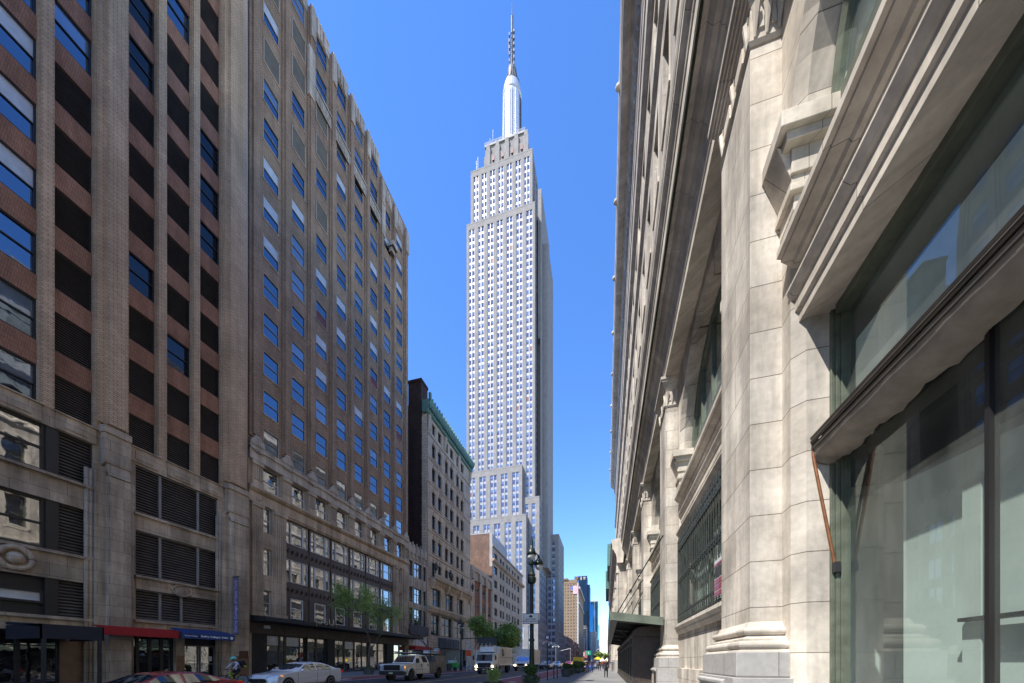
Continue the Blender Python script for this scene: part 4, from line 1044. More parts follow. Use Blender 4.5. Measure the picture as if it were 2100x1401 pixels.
npb(MB().box(-58.5, -38, 699.4, 699.8, 160, 167), 'sign_frame', 'dark_frame')
o = lettering('lettering', '1', 9, 'text_white', (-47.3, 699.2, 163.3), RS, None, bold=.15); o.parent = NT; o.matrix_parent_inverse = Matrix.Translation(-NT.location)
for x in (-56, -41): npb(MB().box(x-2, x+2, 699.2, 699.5, 163, 166).box(x-1.5, x+1.5, 699.1, 699.4, 161, 162), 'roof_plant', 'far_white')
npb(MB().box(-36.1, -31, 706, 745, 0, 152), 'curtain_wall', 'curtain_navy')
TT, tpb = tower('glass_tower', 'bright teal-blue glass tower with two pale vertical ribs', -42, -19, 900, 940, 150, 'curtain_teal', 'metal_mullion', 3, 34, .7, vs=(0.12, .6, 1))
tpb(MB().box(-40, -20, 900.5, 935, 150, 153), 'roof_crown', 'far_white'); tpb(MB().box(-18.9, -15.5, 905, 940, 0, 92), 'curtain_wall', 'curtain_teal'); tpb(MB().box(-42.2, -18.8, 899.5, 899.8, 54, 55), 'floor_band', 'metal_mullion')
gridblock('white_building', 'white stone tower below the teal glass tower', 'building', -36, -20, 752, 790, 62, 'far_white', 6, 4, 14, wfrac=.5, hfrac=.55)
gridblock('grey_building', 'pale grey building beside the dark blue glass tower', 'building', -44, XF+3, 640, 690, 64, 'far_stone', 3, 6, 14, wfrac=.5)
gridblock('grey_building', 'narrow blue-grey building between the hotel and the white tower', 'building', -44, XF+1, 614, 639, 40, 'far_white', 3, 6, 9, wfrac=.5)
gridblock('grey_building', 'distant dark building at the far end of the avenue', 'building', -30, -16, 960, 1000, 40, 'far_stone', 4, 4, 9, wfrac=.5)
tag(MB().lathe([(1.2, 0), (1.2, 4), (1.3, 4), (.1, 5.5)], (-41, 508, 117), 10).build('water_tank', 'brick_orange'), 'wooden water tank on the tan hotel roof', 'water tank')
# far right row, seen end-on beyond the stone palace
for i, (xa, y0_, y1_, h, m, lab) in enumerate(((2.6, 172, 205, 52, 'far_stone', 'pale building with the nearer green copper cornice, beyond the big stone building'), (2.6, 207, 250, 46, 'far_stone', 'next building along the right side with the farther green cornice'), (2.4, 252, 400, 40, 'far_brown', 'brown building farther up the right side'), (2.4, 402, 700, 46, 'far_stone', 'distant grey row at the end of the right side'))):
    T, pb = gridblock('row_building', lab, 'building', xa, xa+30, y0_, y1_, h, m, 4, 3, 9)
    wl_ = MB(); hs_ = []
    if i == 0: pb(MB().box(.6, 2.58, y0_-1, y1_, 46.3, 56.5), 'cornice', 'copper_green')
    if i == 1: pb(MB().box(-.2, 2.58, y0_-1, y1_, 42.5, 52.5), 'cornice', 'copper_green')
    s = MB()
    for r in range(9):
        for k in range(12): y = y0_+(y1_-y0_)*(k+.3)/12; s.box(xa-.35, xa-.005, y, y+(y1_-y0_)/26, 5+4*r, 7.5+4*r)
    pb(s, 'bay_window', 'far_stone' if i != 2 else 'far_brown')
# ================================================================== RIGHT: pale limestone department store
P0, PW, PITCH = 7.2, 1.63, 9.26
XF1, XF2, XG = 2.99, 3.15, 3.55
def stone_palace():
    T = thing('stone_building', 'large pale limestone arcaded building with giant arches and green grilles, filling the right side', 'building', (XR, 20, 0))
    LP = 'limestone_pale'; TR = 'stone_trim'
    piers = [P0+PITCH*i for i in range(-3, 5)]
    YE = 46.0; YN = piers[0]-8
    # piers with base, capital and granite pedestal
    def poly_ring(mb, x0, y0, y1, z0, z1, g0, g1, back=3.0):
        "one course of a moulding round a pier, flaring from g0 to g1"
        vs = []
        for z, g in ((z0, g0), (z1, g1)): vs += [(back, y0-g, z), (x0-g, y0-g, z), (x0-g, y1+g, z), (back, y1+g, z)]
        mb.add(vs, [(0, 1, 5, 4), (1, 2, 6, 5), (2, 3, 7, 6), (0, 3, 2, 1), (4, 5, 6, 7)])
    def torus(mb, x0, y0, y1, zc, r, g, n=6, back=3.0):
        pr = [(zc-r*math.cos(math.pi*k/n), g+r*math.sin(math.pi*k/n)) for k in range(n+1)]
        for (za, ga), (zb, gb) in zip(pr, pr[1:]): poly_ring(mb, x0, y0, y1, za, zb, ga, gb, back)
    for p in piers:
        a, b = p, p+PW
        MB().box(XR, 3.6, a, b, 2.15, 12.5).build('pier', LP, T, bevel=.012)
        m = MB(); poly_ring(m, XR, a, b, 2.10, 2.2, .06, .02); torus(m, XR, a, b, 2.03, .07, .08); poly_ring(m, XR, a, b, 1.90, 1.96, .13, .09); poly_ring(m, XR, a, b, 1.86, 1.90, .17, .17)
        torus(m, XR, a, b, 1.78, .08, .18); poly_ring(m, XR, a, b, 1.66, 1.70, .26, .24)
        m.build('pier_base', TR, T, smooth=False, bevel=.006)
        g = MB(); g.box(2.19, 3.02, a-.28, b+.28, 1.22, 1.66); g.box(2.13, 3.02, a-.33, b+.33, SW-.1, 1.215)
        g.prism([(2.13, 1.02), (2.06, 1.08), (2.06, 1.14), (2.13, 1.17)], 'y', a+.1, b+.2)
        g.build('pedestal', 'granite', T, bevel=.012)
        c = MB(); poly_ring(c, XR, a, b, 12.5, 12.56, .02, .05); c.box(XR, 3.0, a, b, 12.56, 13.25)
        for k in range(4): poly_ring(c, XR, a, b, 13.25+.09*k, 13.34+.09*k, .03+.05*k, .05+.05*k)
        c.box(XR-.22, 3.0, a-.22, b+.22, 13.61, 13.72)
        for k in range(3):            # leaf and panel ornaments, front and side
            yy = a+.12+(b-a-.24)*k/2
            for (px, py, ax) in ((XR, yy, 'x'), ):
                c.lathe([(.09, 0), (.08, .03), (.03, .05)], (XR-.03, yy, 13.12), 8, 'x'); c.tube([(XR-.03, yy, 13.1), (XR-.02, yy-.02, 12.8), (XR-.005, yy, 12.6)], [.06, .04, .02], 6)
            xx = XR+.07+.38*k/2
            c.tube([(xx, a-.07, 13.12), (xx, a-.06, 12.95), (xx, a-.01, 12.66)], [.08, .05, .02], 6)
            if k < 2:
                c.box(xx+.06, xx+.14, a-.03, a, 12.78, 13.05); c.box(XR-.03, XR, yy+.2, yy+.55, 12.78, 13.05)
        c.build('capital', TR, T)
    # bays
    def arch_curve(ya, yb, zs, rise, n=20):
        c = (ya+yb)/2; h = (yb-ya)/2; pts = [(ya, SW-.1)]
        for k in range(n+1):
            t = math.pi*(1-k/n); pts.append((c+h*math.cos(t), zs+rise*math.sin(t)))
        pts.append((yb, SW-.1)); return pts
    for i in range(len(piers)-1):
        a, b = piers[i]+PW, piers[i+1]
        A = arch_curve(a+.30, b-.30, 10.2, 3.2); B = arch_curve(a+.44, b-.44, 10.2, 3.03)
        m = MB(); n = len(A)
        # spandrel plate
        top = 14.2
        for k in range(n-1):
            (y0, z0), (y1, z1) = A[k], A[k+1]
            if k == 0: m.quad((XF1, a, z0), (XF1, y0, z0), (XF1, y1, z1), (XF1, a, z1)); m.quad((XF1, a, z1), (XF1, y1, z1), (XF1, y1, top), (XF1, a, top)); continue
            if k == n-2: m.quad((XF1, b, z1), (XF1, y1, z1), (XF1, y0, z0), (XF1, b, z0)); m.quad((XF1, b, z0), (XF1, y0, z0), (XF1, y0, top), (XF1, b, top)); continue
            m.quad((XF1, y0, z0), (XF1, y1, z1), (XF1, y1, top), (XF1, y0, top))
        xi = XG+.12 if i == 2 else XG+.55
        for k in range(n-1): m.quad((XF1, *A[k]), (XF1, *A[k+1]), (XF2, *B[k+1]), (XF2, *B[k])); m.quad((XF2, *B[k]), (XF2, *B[k+1]), (xi, *B[k+1]), (xi, *B[k]))
        m.build('arch', LP, T)
        # impost blocks carrying the arch
        for (ya, yb, s) in ((b-.44, b+.0, -1), (a, a+.44, 1)):
            q = MB(); e = (lambda g: (ya-g, yb) if s < 0 else (ya, yb+g))
            for z0, z1, g, x in ((8.85, 9.1, .05, 2.95), (9.1, 9.22, .12, 2.88), (9.22, 9.4, .06, 2.92), (9.4, 9.8, .10, 2.90), (9.8, 9.95, .22, 2.78), (9.95, 10.2, .30, 2.68)):
                y0, y1 = e(g); q.box(x, 3.56, y0, y1, z0, z1)
            y0, y1 = e(.06); q.prism([(2.92, 9.35), (2.92, 9.81), (2.70, 9.95)], 'y', y0, y1)
            q.build('impost', TR, T, bevel=.012)
        # band between the lower opening and the arched window
        pr = [(3.6, 6.9), (2.97, 6.9), (2.97, 7.07), (2.93, 7.10), (2.93, 7.30), (2.89, 7.33), (2.84, 7.46), (2.84, 7.50), (2.95, 7.52), (2.95, 7.80), (2.90, 7.84), (2.88, 7.92), (2.76, 8.02), (2.76, 8.06), (2.70, 8.08), (2.70, 8.2), (3.6, 8.26)]
        pr = [(x*1.035 if x < 3.5 else 3.7, 1.5+(z-1.5)*1.035) for x, z in pr]
        MB().prism(pr, 'y', a+.28, b-.28).build('sill_band', TR, T, bevel=.004)
        # arched window: frame and panes above the band
        f, p = MB(), MB()
        Bi = B[1:-1]
        f.tube([(XG-.03, y, z) for y, z in [(B[0][0]+.1, 8.5)]+[((y-(a+b)/2)*.97+(a+b)/2, z-.1) for y, z in Bi]+[(B[-1][0]-.1, 8.5)]], .10, 6)
        f.box(XG-.1, XG+.1, a+.5, b-.5, 8.43, 8.6); f.box(XG-.1, XG+.08, a+.5, b-.5, 10.05, 10.23)
        for u in (.2, .4, .6, .8): y = a+.5+(b-a-1)*u; f.box(XG-.08, XG+.06, y-.06, y+.06, 8.6, 10.05); f.box(XG-.078, XG+.06, y-.06, y+.06, 10.23, 12.4 if u in (.2, .8) else 12.95)
        fo = f.build('arched_window', 'green_frame', T)
        c = (a+b)/2
        vs = [(XG, y, z) for y, z in Bi]+[(XG, Bi[-1][0], 8.2), (XG, Bi[0][0], 8.2)]
        pm = MB(); pm.add(vs, [tuple(range(len(vs)))]); pm.build('pane', 'clear_pane', fo)
        MB().box(XG+.12, XG+.16, a+.2, b-.2, 8.2, 11.4).build('blind', 'roller_blind', fo)
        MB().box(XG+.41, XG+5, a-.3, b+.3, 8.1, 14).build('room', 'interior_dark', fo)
        lo = a+.44; hi = b-.44
        if i == 2:      # shop window beside the viewer
            f = MB(); xx = 3.46
            f.box(xx, xx+.2, lo, lo+.14, SW, 7.1); f.box(xx, xx+.05, hi-.05, hi, SW, 7.1); f.box(xx+.05, xx+.10, hi-.09, hi, SW, 7.1); f.box(xx+.10, xx+.22, hi-.12, hi, SW, 7.1)
            f.box(xx+.02, xx+.2, lo+.14, hi-.12, 6.95, 7.1); f.box(xx+.02, xx+.2, lo+.14, hi-.12, .55, .75)
            fo = f.build('shop_window', 'green_frame', T, bevel=.006)
            d = MB(); d.box(xx+.02, xx+.2, lo+.14, hi-.14, 4.88, 5.12)
            y = hi-2.24
            while y > lo+.5:
                d.box(xx+.12, xx+.2, y-.045, y, .75, 4.88); y -= 2.45
            d.build('glazing_bar', 'dark_frame', fo)
            gx = xx+.16
            MB().quad((gx, lo+.14, .75), (gx, hi-.14, .75), (gx, hi-.14, 4.88), (gx, lo+.14, 4.88)).build('pane', 'clear_pane', fo)
            MB().quad((gx, lo+.14, 5.12), (gx, hi-.14, 5.12), (gx, hi-.14, 6.95), (gx, lo+.14, 6.95)).build('pane', 'clear_pane', fo)
            MB().box(gx+.10, gx+.13, lo+.2, hi-.16, 5.0, 6.45).build('blind', 'roller_blind', fo)
            r_ = MB(); r_.box(gx+3.2, gx+3.3, lo, hi+2, .1, 7.3); r_.box(gx+.25, gx+3.2, lo, hi+2, 7.15, 7.3); r_.box(gx+.1, gx+3.2, hi+1.9, hi+2, .1, 7.2); r_.box(gx+.05, gx+3.2, lo, hi+2, .1, .3); r_.build('room', 'room_white', fo)
            q = MB(); q.box(gx+.25, gx+3.2, lo, hi+1.9, 5.02, 5.2); q.box(gx+.25, gx+.5, lo, hi-.16, 4.55, 5.02); q.build('ceiling_slab', 'interior_dark', fo)  # ceiling in shade: the darkness is put into its colour
            q = MB(); q.add([(gx+.30, lo+.2, .3), (gx+.30, hi-.75, .3), (gx+.30, hi-.75, 3.95), (gx+.30, lo+2.6, 3.6), (gx+.30, lo+.2, 2.9), (gx+.8, lo+.2, .3), (gx+.8, hi-.75, .3), (gx+.8, hi-.75, 4.3), (gx+.8, lo+2.6, 4.0), (gx+.8, lo+.2, 3.4)], [(0, 1, 2, 3, 4), (5, 6, 7, 8, 9), (0, 1, 6, 5), (1, 2, 7, 6), (2, 3, 8, 7), (3, 4, 9, 8)])
            q.box(gx+.2, gx+.3, hi-1.9, hi-1.7, .3, 3.4); q.build('partition', 'room_white', fo)
            dk = MB(); dk.box(gx+.12, gx+.26, lo+2.2, hi-1.75, 1.93, 1.97); dk.box(gx+.3, gx+.4, lo+2.3, lo+2.4, .3, 1.9); dk.box(gx+.5, gx+.6, hi-1.5, hi-1.4, .3, 1.9); dk.box(gx+.3, gx+.6, lo+2.6, lo+3.1, 2.0, 2.35); dk.box(gx+.35, gx+.55, hi-2.4, hi-2.0, 2.0, 2.2); dk.build('display_furniture', 'steel_dark', fo)
        else:
            # wall below, ledge, grille over the window
            w = MB(); w.box(3.0, 3.5, a+.28, b-.28, SW-.1, 2.62); w.box(2.9, 3.5, a+.28, b-.28, SW-.05, 1.22); w.build('dado_wall', LP, T, bevel=.01)
            l = MB(); l.prism([(3.55, 2.62), (2.93, 2.62), (2.86, 2.74), (2.86, 2.80), (2.78, 2.90), (2.78, 3.0), (3.55, 3.02)], 'y', a+.28, b-.28); l.build('ledge', TR, T)
            l = MB(); l.prism([(3.55, 6.6), (2.97, 6.6), (2.97, 6.7), (2.86, 6.85), (2.86, 6.898), (3.55, 6.898)], 'y', a+.28, b-.28); l.build('lintel_moulding', TR, T)
            gr = MB(); gx = 2.93; z0, z1 = 3.12, 6.52; y0, y1 = lo+.05, hi-.05
            for z in (z0+.02, z0+.32, z1-.42, z1-.12): gr.box(gx-.03, gx+.03, y0, y1, z-.03, z+.03)
            gr.box(gx-.02, gx+.02, y0, y1, 4.75, 4.80); gr.box(gx-.02, gx+.02, y0, y1, 4.90, 4.95)
            n = 27
            for k in range(n+1):
                y = y0+(y1-y0)*k/n
                gr.tube([(gx, y, z0-.05), (gx, y, z1+.02), (gx, y, z1+.16)], [.020, .020, .004], 5)
                if k < n:
                    yc = y+(y1-y0)/n/2
                    gr.box(gx-.035, gx-.01, yc-.045, yc+.045, z0+.08, z0+.26); gr.box(gx-.035, gx-.01, yc-.045, yc+.045, z1-.36, z1-.18)
                    gr.lathe([(.055, 0), (.045, .03)], (gx-.035, yc, 4.85), 8, 'x')
            gr.box(gx-.04, gx+.35, y0-.04, y0+.04, z0, z1); gr.box(gx-.04, gx+.35, y1-.04, y1+.04, z0, z1)
            gr.build('grille', 'grille_iron', T)
            f, p = MB(), MB()
            f.box(XG-.06, XG+.1, lo, hi, 3.02, 3.2); f.box(XG-.06, XG+.1, lo, hi, 6.4, 6.6)
            for u in (0, .33, .66, 1): y = lo+(hi-lo)*u; f.box(XG-.05, XG+.08, y-.07, y+.07, 3.2, 6.4)
            fo = f.build('window', 'green_frame', T)
            MB().quad((XG+.02, lo, 3.1), (XG+.02, hi, 3.1), (XG+.02, hi, 6.5), (XG+.02, lo, 6.5)).build('pane', 'clear_pane', fo)
            MB().box(XG+.05, XG+.07, lo, hi, 3.0, 6.6).build('blind', 'roller_blind', fo)
    # small notices fixed to the grille beside the near pier
    yb = P0+PW+.5
    # entablature along the whole front
    E = [(3.2, 13.72), (2.46, 13.72), (2.46, 14.02), (2.43, 14.05), (2.43, 14.36), (2.40, 14.39), (2.38, 14.62), (2.33, 14.70), (2.30, 14.86), (2.20, 14.98), (2.14, 15.16), (2.10, 15.30), (1.99, 15.36), (1.97, 15.44), (1.90, 15.50), (1.90, 15.98), (1.87, 16.0), (1.85, 16.12), (1.80, 16.22), (1.73, 16.40), (1.73, 16.56), (2.5, 16.75), (3.2, 16.75)]
    MB().prism(E, 'y', YN, YE-.02).build('entablature', TR, T)
    MB().box(1.915, 1.975, YN, YE-.03, 15.36, 15.44).build('ledge_strip', 'ledge_strip_dark', T)  # thin dark olive strip set under the entablature ledge
    # upper wall with three tiers of windows
    hs_, sp = [], []; sl = []; ar = []; hd = []
    tiers = [(18.2, 22.4), (25.2, 28.9), (32.6, 35.8), (39.2, 42.0)]
    y = piers[0]-4
    while y < 98:
        if not (piers[0]-4 > y):
            for t, (z0, z1) in enumerate(tiers):
                hs_.append((y, y+1.55, z0, z1)); sp.append(dict(axis='x', pos=XR+.5, a=y, b=y+1.55, z0=z0, z1=z1, sgn=-1, fw=.1, upper=1, lower=1))
                sl.append(MB().box(XR-.07, XR-.003, y-.25, y+1.8, z0-.3, z0-.05))
                if t == 9: hd.append(MB().prism([(XR-.003, z1+.4), (XR-.08, z1+.42), (XR-.18, z1+.62), (XR-.18, z1+.75), (XR-.003, z1+.82)], 'y', y-.4, y+1.95))
                ar.append(MB().box(XR-.025, XR-.003, y-.24, y-.03, z0-.05, z1+.02).box(XR-.025, XR-.003, y+1.58, y+1.79, z0-.05, z1+.02).box(XR-.025, XR-.003, y-.24, y+1.79, z1+.02, z1+.3))
        y += PITCH/3
    w = MB(); wall(w, 'x', XR, YN, 98, 16.7, 47, hs_, .55, -1); w.box(XR+1.0, XR+30, YN, 98, 16.7, 50); w.quad((XR, YN, 16), (XR+2, YN, 16), (XR+2, YN, 50), (XR, YN, 50)); w.quad((XR, 98, 0), (XR+30, 98, 0), (XR+30, 98, 50), (XR, 98, 50))
    w.box(3.8+5.2, XR+30, YN, 98, 0, 16.7); w.build('upper_wall', LP, T)
    many('window_sill', sl, TR, T); many('architrave', ar, TR, T)
    make_windows(sp, T, 'green_frame', 100)
    bc = MB()
    bc.prism([(XR-.003, 30.4), (XR-.08, 30.5), (XR-.20, 30.75), (XR-.20, 31.0), (XR-.003, 31.2)], 'y', YN, 98)
    bc.prism([(XR-.003, 37.0), (XR-.12, 37.05), (XR-.30, 37.4), (XR-.30, 37.65), (XR-.003, 37.75)], 'y', YN, 98)
    bc.prism([(XR-.003, 23.1), (XR-.04, 23.15), (XR-.08, 23.4), (XR-.08, 23.6), (XR-.003, 23.7)], 'y', YN, 98)
    bc.build('string_course', TR, T)
    C = [(3, 44.2), (2.42, 44.2), (2.40, 45.0), (2.33, 45.2), (2.33, 46.2), (2.28, 46.3), (2.28, 46.9), (2.12, 47.05), (1.98, 47.5), (1.95, 47.9), (1.62, 48.1), (1.45, 48.25), (1.38, 48.3), (1.32, 48.45), (1.2, 48.6), (1.2, 49.5), (1.15, 49.6), (1.08, 50.0), (1.04, 50.4), (1.04, 50.6), (3, 50.8)]
    MB().prism(C, 'y', YN, 98.6).build('cornice', 'stone_trim', T)
    dn = []; y = YN
    while y < 98: dn.append(MB().box(2.14, 2.28, y, y+.34, 46.45, 46.88)); y += .68
    many('dentil', dn, TR, T)
    for k in range(12):
        y = 8+k*PITCH*.83; m = MB(); m.ball((1.02, y, 50.1), .26, 8); m.tube([(1.04, y, 50.1), (.8, y, 50.0)], [.2, .1], 6); m.build('lion_head', TR, T)
    # projecting entrance pavilion farther along
    X2 = 1.35; Y2 = YE
    m = MB(); m.box(X2+.2, 9, Y2, 98, SW-.1, 13.7); m.build('pavilion_wall', LP, T)
    m = MB(); m.box(X2-.25, 9, Y2-.3, 98, SW-.1, 1.66); m.build('pavilion_plinth', 'granite', T, bevel=.01)
    for k in range(6):
        y = Y2+.15+k*PITCH; m = MB(); m.box(X2, X2+.4, y, y+1.4, 2.1, 12.6); m.box(X2-.12, X2+.5, y-.12, y+1.52, 1.66, 2.1); m.box(X2-.1, X2+.4, y-.1, y+1.5, 12.6, 13.5)
        for j in range(5): m.tube([(X2-.01, y+.15+j*.27, 2.3), (X2-.01, y+.15+j*.27, 12.4)], .07, 6)
        if k == 0:
            for j in range(3): m.tube([(X2+.12+j*.2+.0, y-.02, 2.3), (X2+.12+j*.2, y-.02, 12.4)], .06, 6)
        m.build('pilaster', LP, T)
        if k < 5:
            g = MB(); ya, yb = y+2.2, y+PITCH-.8
            g.box(X2+.12, X2+.19, ya, yb, 3.1, 6.6); g.build('grille', 'grille_iron', T)
            g = MB(); g.box(X2+.13, X2+.19, ya, yb, 8.3, 12.4); g.build('window', 'glass_dark', T)
    sb = MB(); sb.box(X2+1.0, X2+1.6, Y2-.06, Y2-.003, 3.0, 4.6)
    for j in range(5): sb.tube([(X2+.95+j*.16, Y2-.1, 2.8), (X2+.95+j*.16, Y2-.1, 4.7)], .02, 4)
    sb.build('side_grille', 'grille_iron', T)
    E2 = [(x-1.15, z) for x, z in E]; MB().prism(E2, 'y', Y2-.55, 97).build('pavilion_entablature', TR, T)
    # bronze vestibule and doors under the canopy
    v = MB(); v.box(1.32, 2.9, 18.2, 42.5, SW, 2.7); v.prism([(1.32, 2.7), (1.22, 2.75), (1.25, 2.95), (1.5, 3.15), (2.9, 3.2), (2.9, 2.7)], 'y', 18.0, 42.7)
    v.build('vestibule', 'brown_relief', T)
    dv = MB(); gl = MB()
    for k in range(12):
        y = 18.4+k*2.0; dv.box(1.24, 1.32, y-.14, y+.14, SW, 2.7); dv.box(1.26, 1.32, y+.14, y+1.86, SW, .45); dv.box(1.26, 1.32, y+.14, y+1.86, 2.3, 2.42); dv.box(1.27, 1.32, y+.96, y+1.04, .45, 2.3)
        gl.box(1.30, 1.319, y+.14, y+1.86, .45, 2.3)
    dv.box(1.5, 2.6, 18.06, 18.2, SW, .5); dv.build('door_frame', 'bronze_frame', T); gl.build('door_glass', 'glass_dark', T)
    for i in (3, ):
        a = piers[i]
    pl = MB(); pl.box(2.115, 2.13, P0+PITCH+.2, P0+PITCH+.75, .35, .95); pl.build('plaque', 'plaque_brown', T)
stone_palace()

def un(o, P): o.parent = P; o.matrix_parent_inverse = Matrix.Translation(-P.location); return o
# shop awning with bronze arms over the near window
AW = thing('window_awning', 'rolled grey-brown canvas awning with a bronze arm over the near shop window', 'awning', (3.0, 4, 4.5))
ya, yb = 1.3, 6.72
m = MB(); m.box(3.5, 3.66, ya, yb, 5.02, 5.22); m.prism([(3.55, 5.22), (3.24, 5.16), (3.18, 5.10), (3.19, 5.06), (3.26, 5.10), (3.55, 5.16)], 'y', ya, yb); m.tube([(3.21, ya, 5.03), (3.21, yb, 5.03)], .03, 8)
m.box(3.2, 3.23, ya, yb, 4.90, 4.925)
un(m.build('hood', 'bronze_frame'), AW)
cv = MB(); n = 60; rows = [(3.235, 5.0), (3.225, 4.93), (3.22, 4.86), (3.26, 4.77), (3.36, 4.71), (3.5, 4.68), (3.6, 4.69)]
vs = []
for k in range(n+1):
    y = ya+(yb-ya)*k/n; s = .012*math.sin(k*.7)+.007*math.sin(k*2.3)
    for j, (x, z) in enumerate(rows): vs.append((x+s*.4*j/3, y, z-s*j/3-(.06 if k == n and j > 2 else 0)))
L = len(rows); cv.add(vs, [(k*L+j, k*L+j+1, (k+1)*L+j+1, (k+1)*L+j) for k in range(n) for j in range(L-1)])
un(cv.build('canvas', 'awning_canvas', smooth=True), AW)
un(MB().tube([(3.22, 6.72, 4.92), (3.225, 6.72, 4.80), (3.50, 6.68, 3.0)], .022, 8).build('arm', 'bronze_arm'), AW)
un(MB().box(3.47, 3.54, 6.62, 6.72, 2.90, 3.06).build('bracket', 'steel_dark'), AW)
un(MB().tube([(3.22, 1.35, 4.92), (3.50, 1.4, 3.0)], .022, 8).build('arm', 'bronze_arm'), AW)
# notices on the grille
NB = thing('notice_board', 'small red and white notices fixed on the green grille beside the near pier', 'notice', (2.86, 9.7, 3.5))
# slab plates with red bands standing off the grille, beside the hidden edge of the pier
y = YX(1472, 2.84)
un(MB().box(2.85, 2.86, y-.42, y+.34, 4.02, 4.2).build('plate', 'sign_white'), NB)
un(MB().box(2.85, 2.86, y-.2, y+.2, 3.72, 4.0).build('plate', 'sign_grey'), NB)
un(MB().box(2.85, 2.86, y-.42, y+.34, 3.22, 3.7).build('plate', 'sign_white'), NB)
un(MB().box(2.842, 2.849, y-.40, y+.32, 3.24, 3.36).box(2.842, 2.849, y-.40, y+.32, 3.40, 3.53).box(2.842, 2.849, y-.40, y+.32, 3.56, 3.68).box(2.842, 2.849, y-.4, y+.32, 4.04, 4.10).build('red_band', 'car_red'), NB)
# entrance canopy hung on rods
CP = thing('entrance_canopy', 'green copper entrance canopy with dark ribbed underside hung on rods from the stone front', 'canopy', (1.2, 30, 3.4))
Y1, Y2_ = 16.75, 42.5
m = MB(); m.prism([(.18, 3.40), (.18, 3.76), (.24, 3.78), (2.46, 3.45), (2.46, 3.12), (2.40, 3.12), (2.40, 3.40), (.26, 3.72), (.26, 3.40)], 'y', Y1+.06, Y2_)
m.prism([(.18, 3.40), (.18, 3.76), (2.46, 3.45), (2.46, 3.09)], 'y', Y1, Y1+.06)
un(m.build('roof', 'copper_roof'), CP)
r_ = MB()
for k in range(44):
    y = Y1+.5+k*.58; d = .14 if k % 8 else .3
    r_.prism([(.26, 3.70-d), (.26, 3.70), (2.4, 3.39), (2.4, 3.39-d)], 'y', y, y+(.05 if k % 8 else .16))
r_.prism([(.26, 3.36), (.26, 3.42), (.5, 3.40), (.5, 3.34)], 'y', Y1+.1, Y2_)
un(r_.build('rib', 'steel_dark'), CP)
for (x0, y0, z0), (x1, y1, z1) in (((2.5, 17.1, 7.2), (.32, 21.0, 3.74)), ((2.5, 26.0, 7.2), (.32, 26.6, 3.74)), ((2.5, 35.5, 7.2), (.32, 33.5, 3.74)), ((2.5, 26.3, 6.4), (1.2, 26.8, 3.6)), ((2.5, 35.8, 6.2), (1.2, 36.2, 3.6))):
    un(MB().tube([(x0, y0, z0), (x1, y1, z1)], .03, 6).build('rod', 'steel_dark'), CP)
for y in (24.0, 30.5, 37): un(MB().tube([(2.45, y, 2.4), (1.9, y, 2.6), (1.25, y, 3.2), (.9, y, 3.5)], .05, 6).build('bracket', 'steel_dark'), CP)
# ================================================================== VEHICLES (front of each faces -Y, local origin under the middle of its front)
def arch_poly(bottom_front, parts, wheels, zb, r):
    "append the underside, cut out over the wheels"
    pts = []
    for yc in sorted(wheels, reverse=True):
        for k in range(9):
            t = math.pi*k/8; pts.append((yc+r*math.cos(t), zb+ (r*1.0)*math.sin(t)))
    return pts
def wheel(P, x, y, r, w, side, rim='rim_silver', spokes=10):
    m = MB(); m.lathe([(r*.62, -w/2), (r*.93, -w/2), (r, -w/2+.03), (r, w/2-.03), (r*.93, w/2), (r*.62, w/2)], (x, y, r), 24, 'x'); wo = m.build('wheel', 'tyre', P)
    m = MB(); xs = x+side*(w/2-.02)
    m.lathe([(r*.64, -.02), (r*.64, .02), (r*.58, .022), (r*.56, -.01)], (xs, y, r), 24, 'x'); m.lathe([(r*.15, 0), (r*.12, side*.03)], (xs, y, r), 10, 'x')
    for k in range(spokes):
        t = 2*math.pi*k/spokes; m.tube([(xs, y+.12*r*math.cos(t), r+.12*r*math.sin(t)), (xs+side*.01, y+.6*r*math.cos(t), r+.6*r*math.sin(t))], r*.05, 4)
    m.build('rim', rim, wo)
    m = MB(); m.lathe([(r*.6, -.01), (r*.6, .0)], (xs-side*.06, y, r), 20, 'x'); m.build('hub', 'tyre', wo)
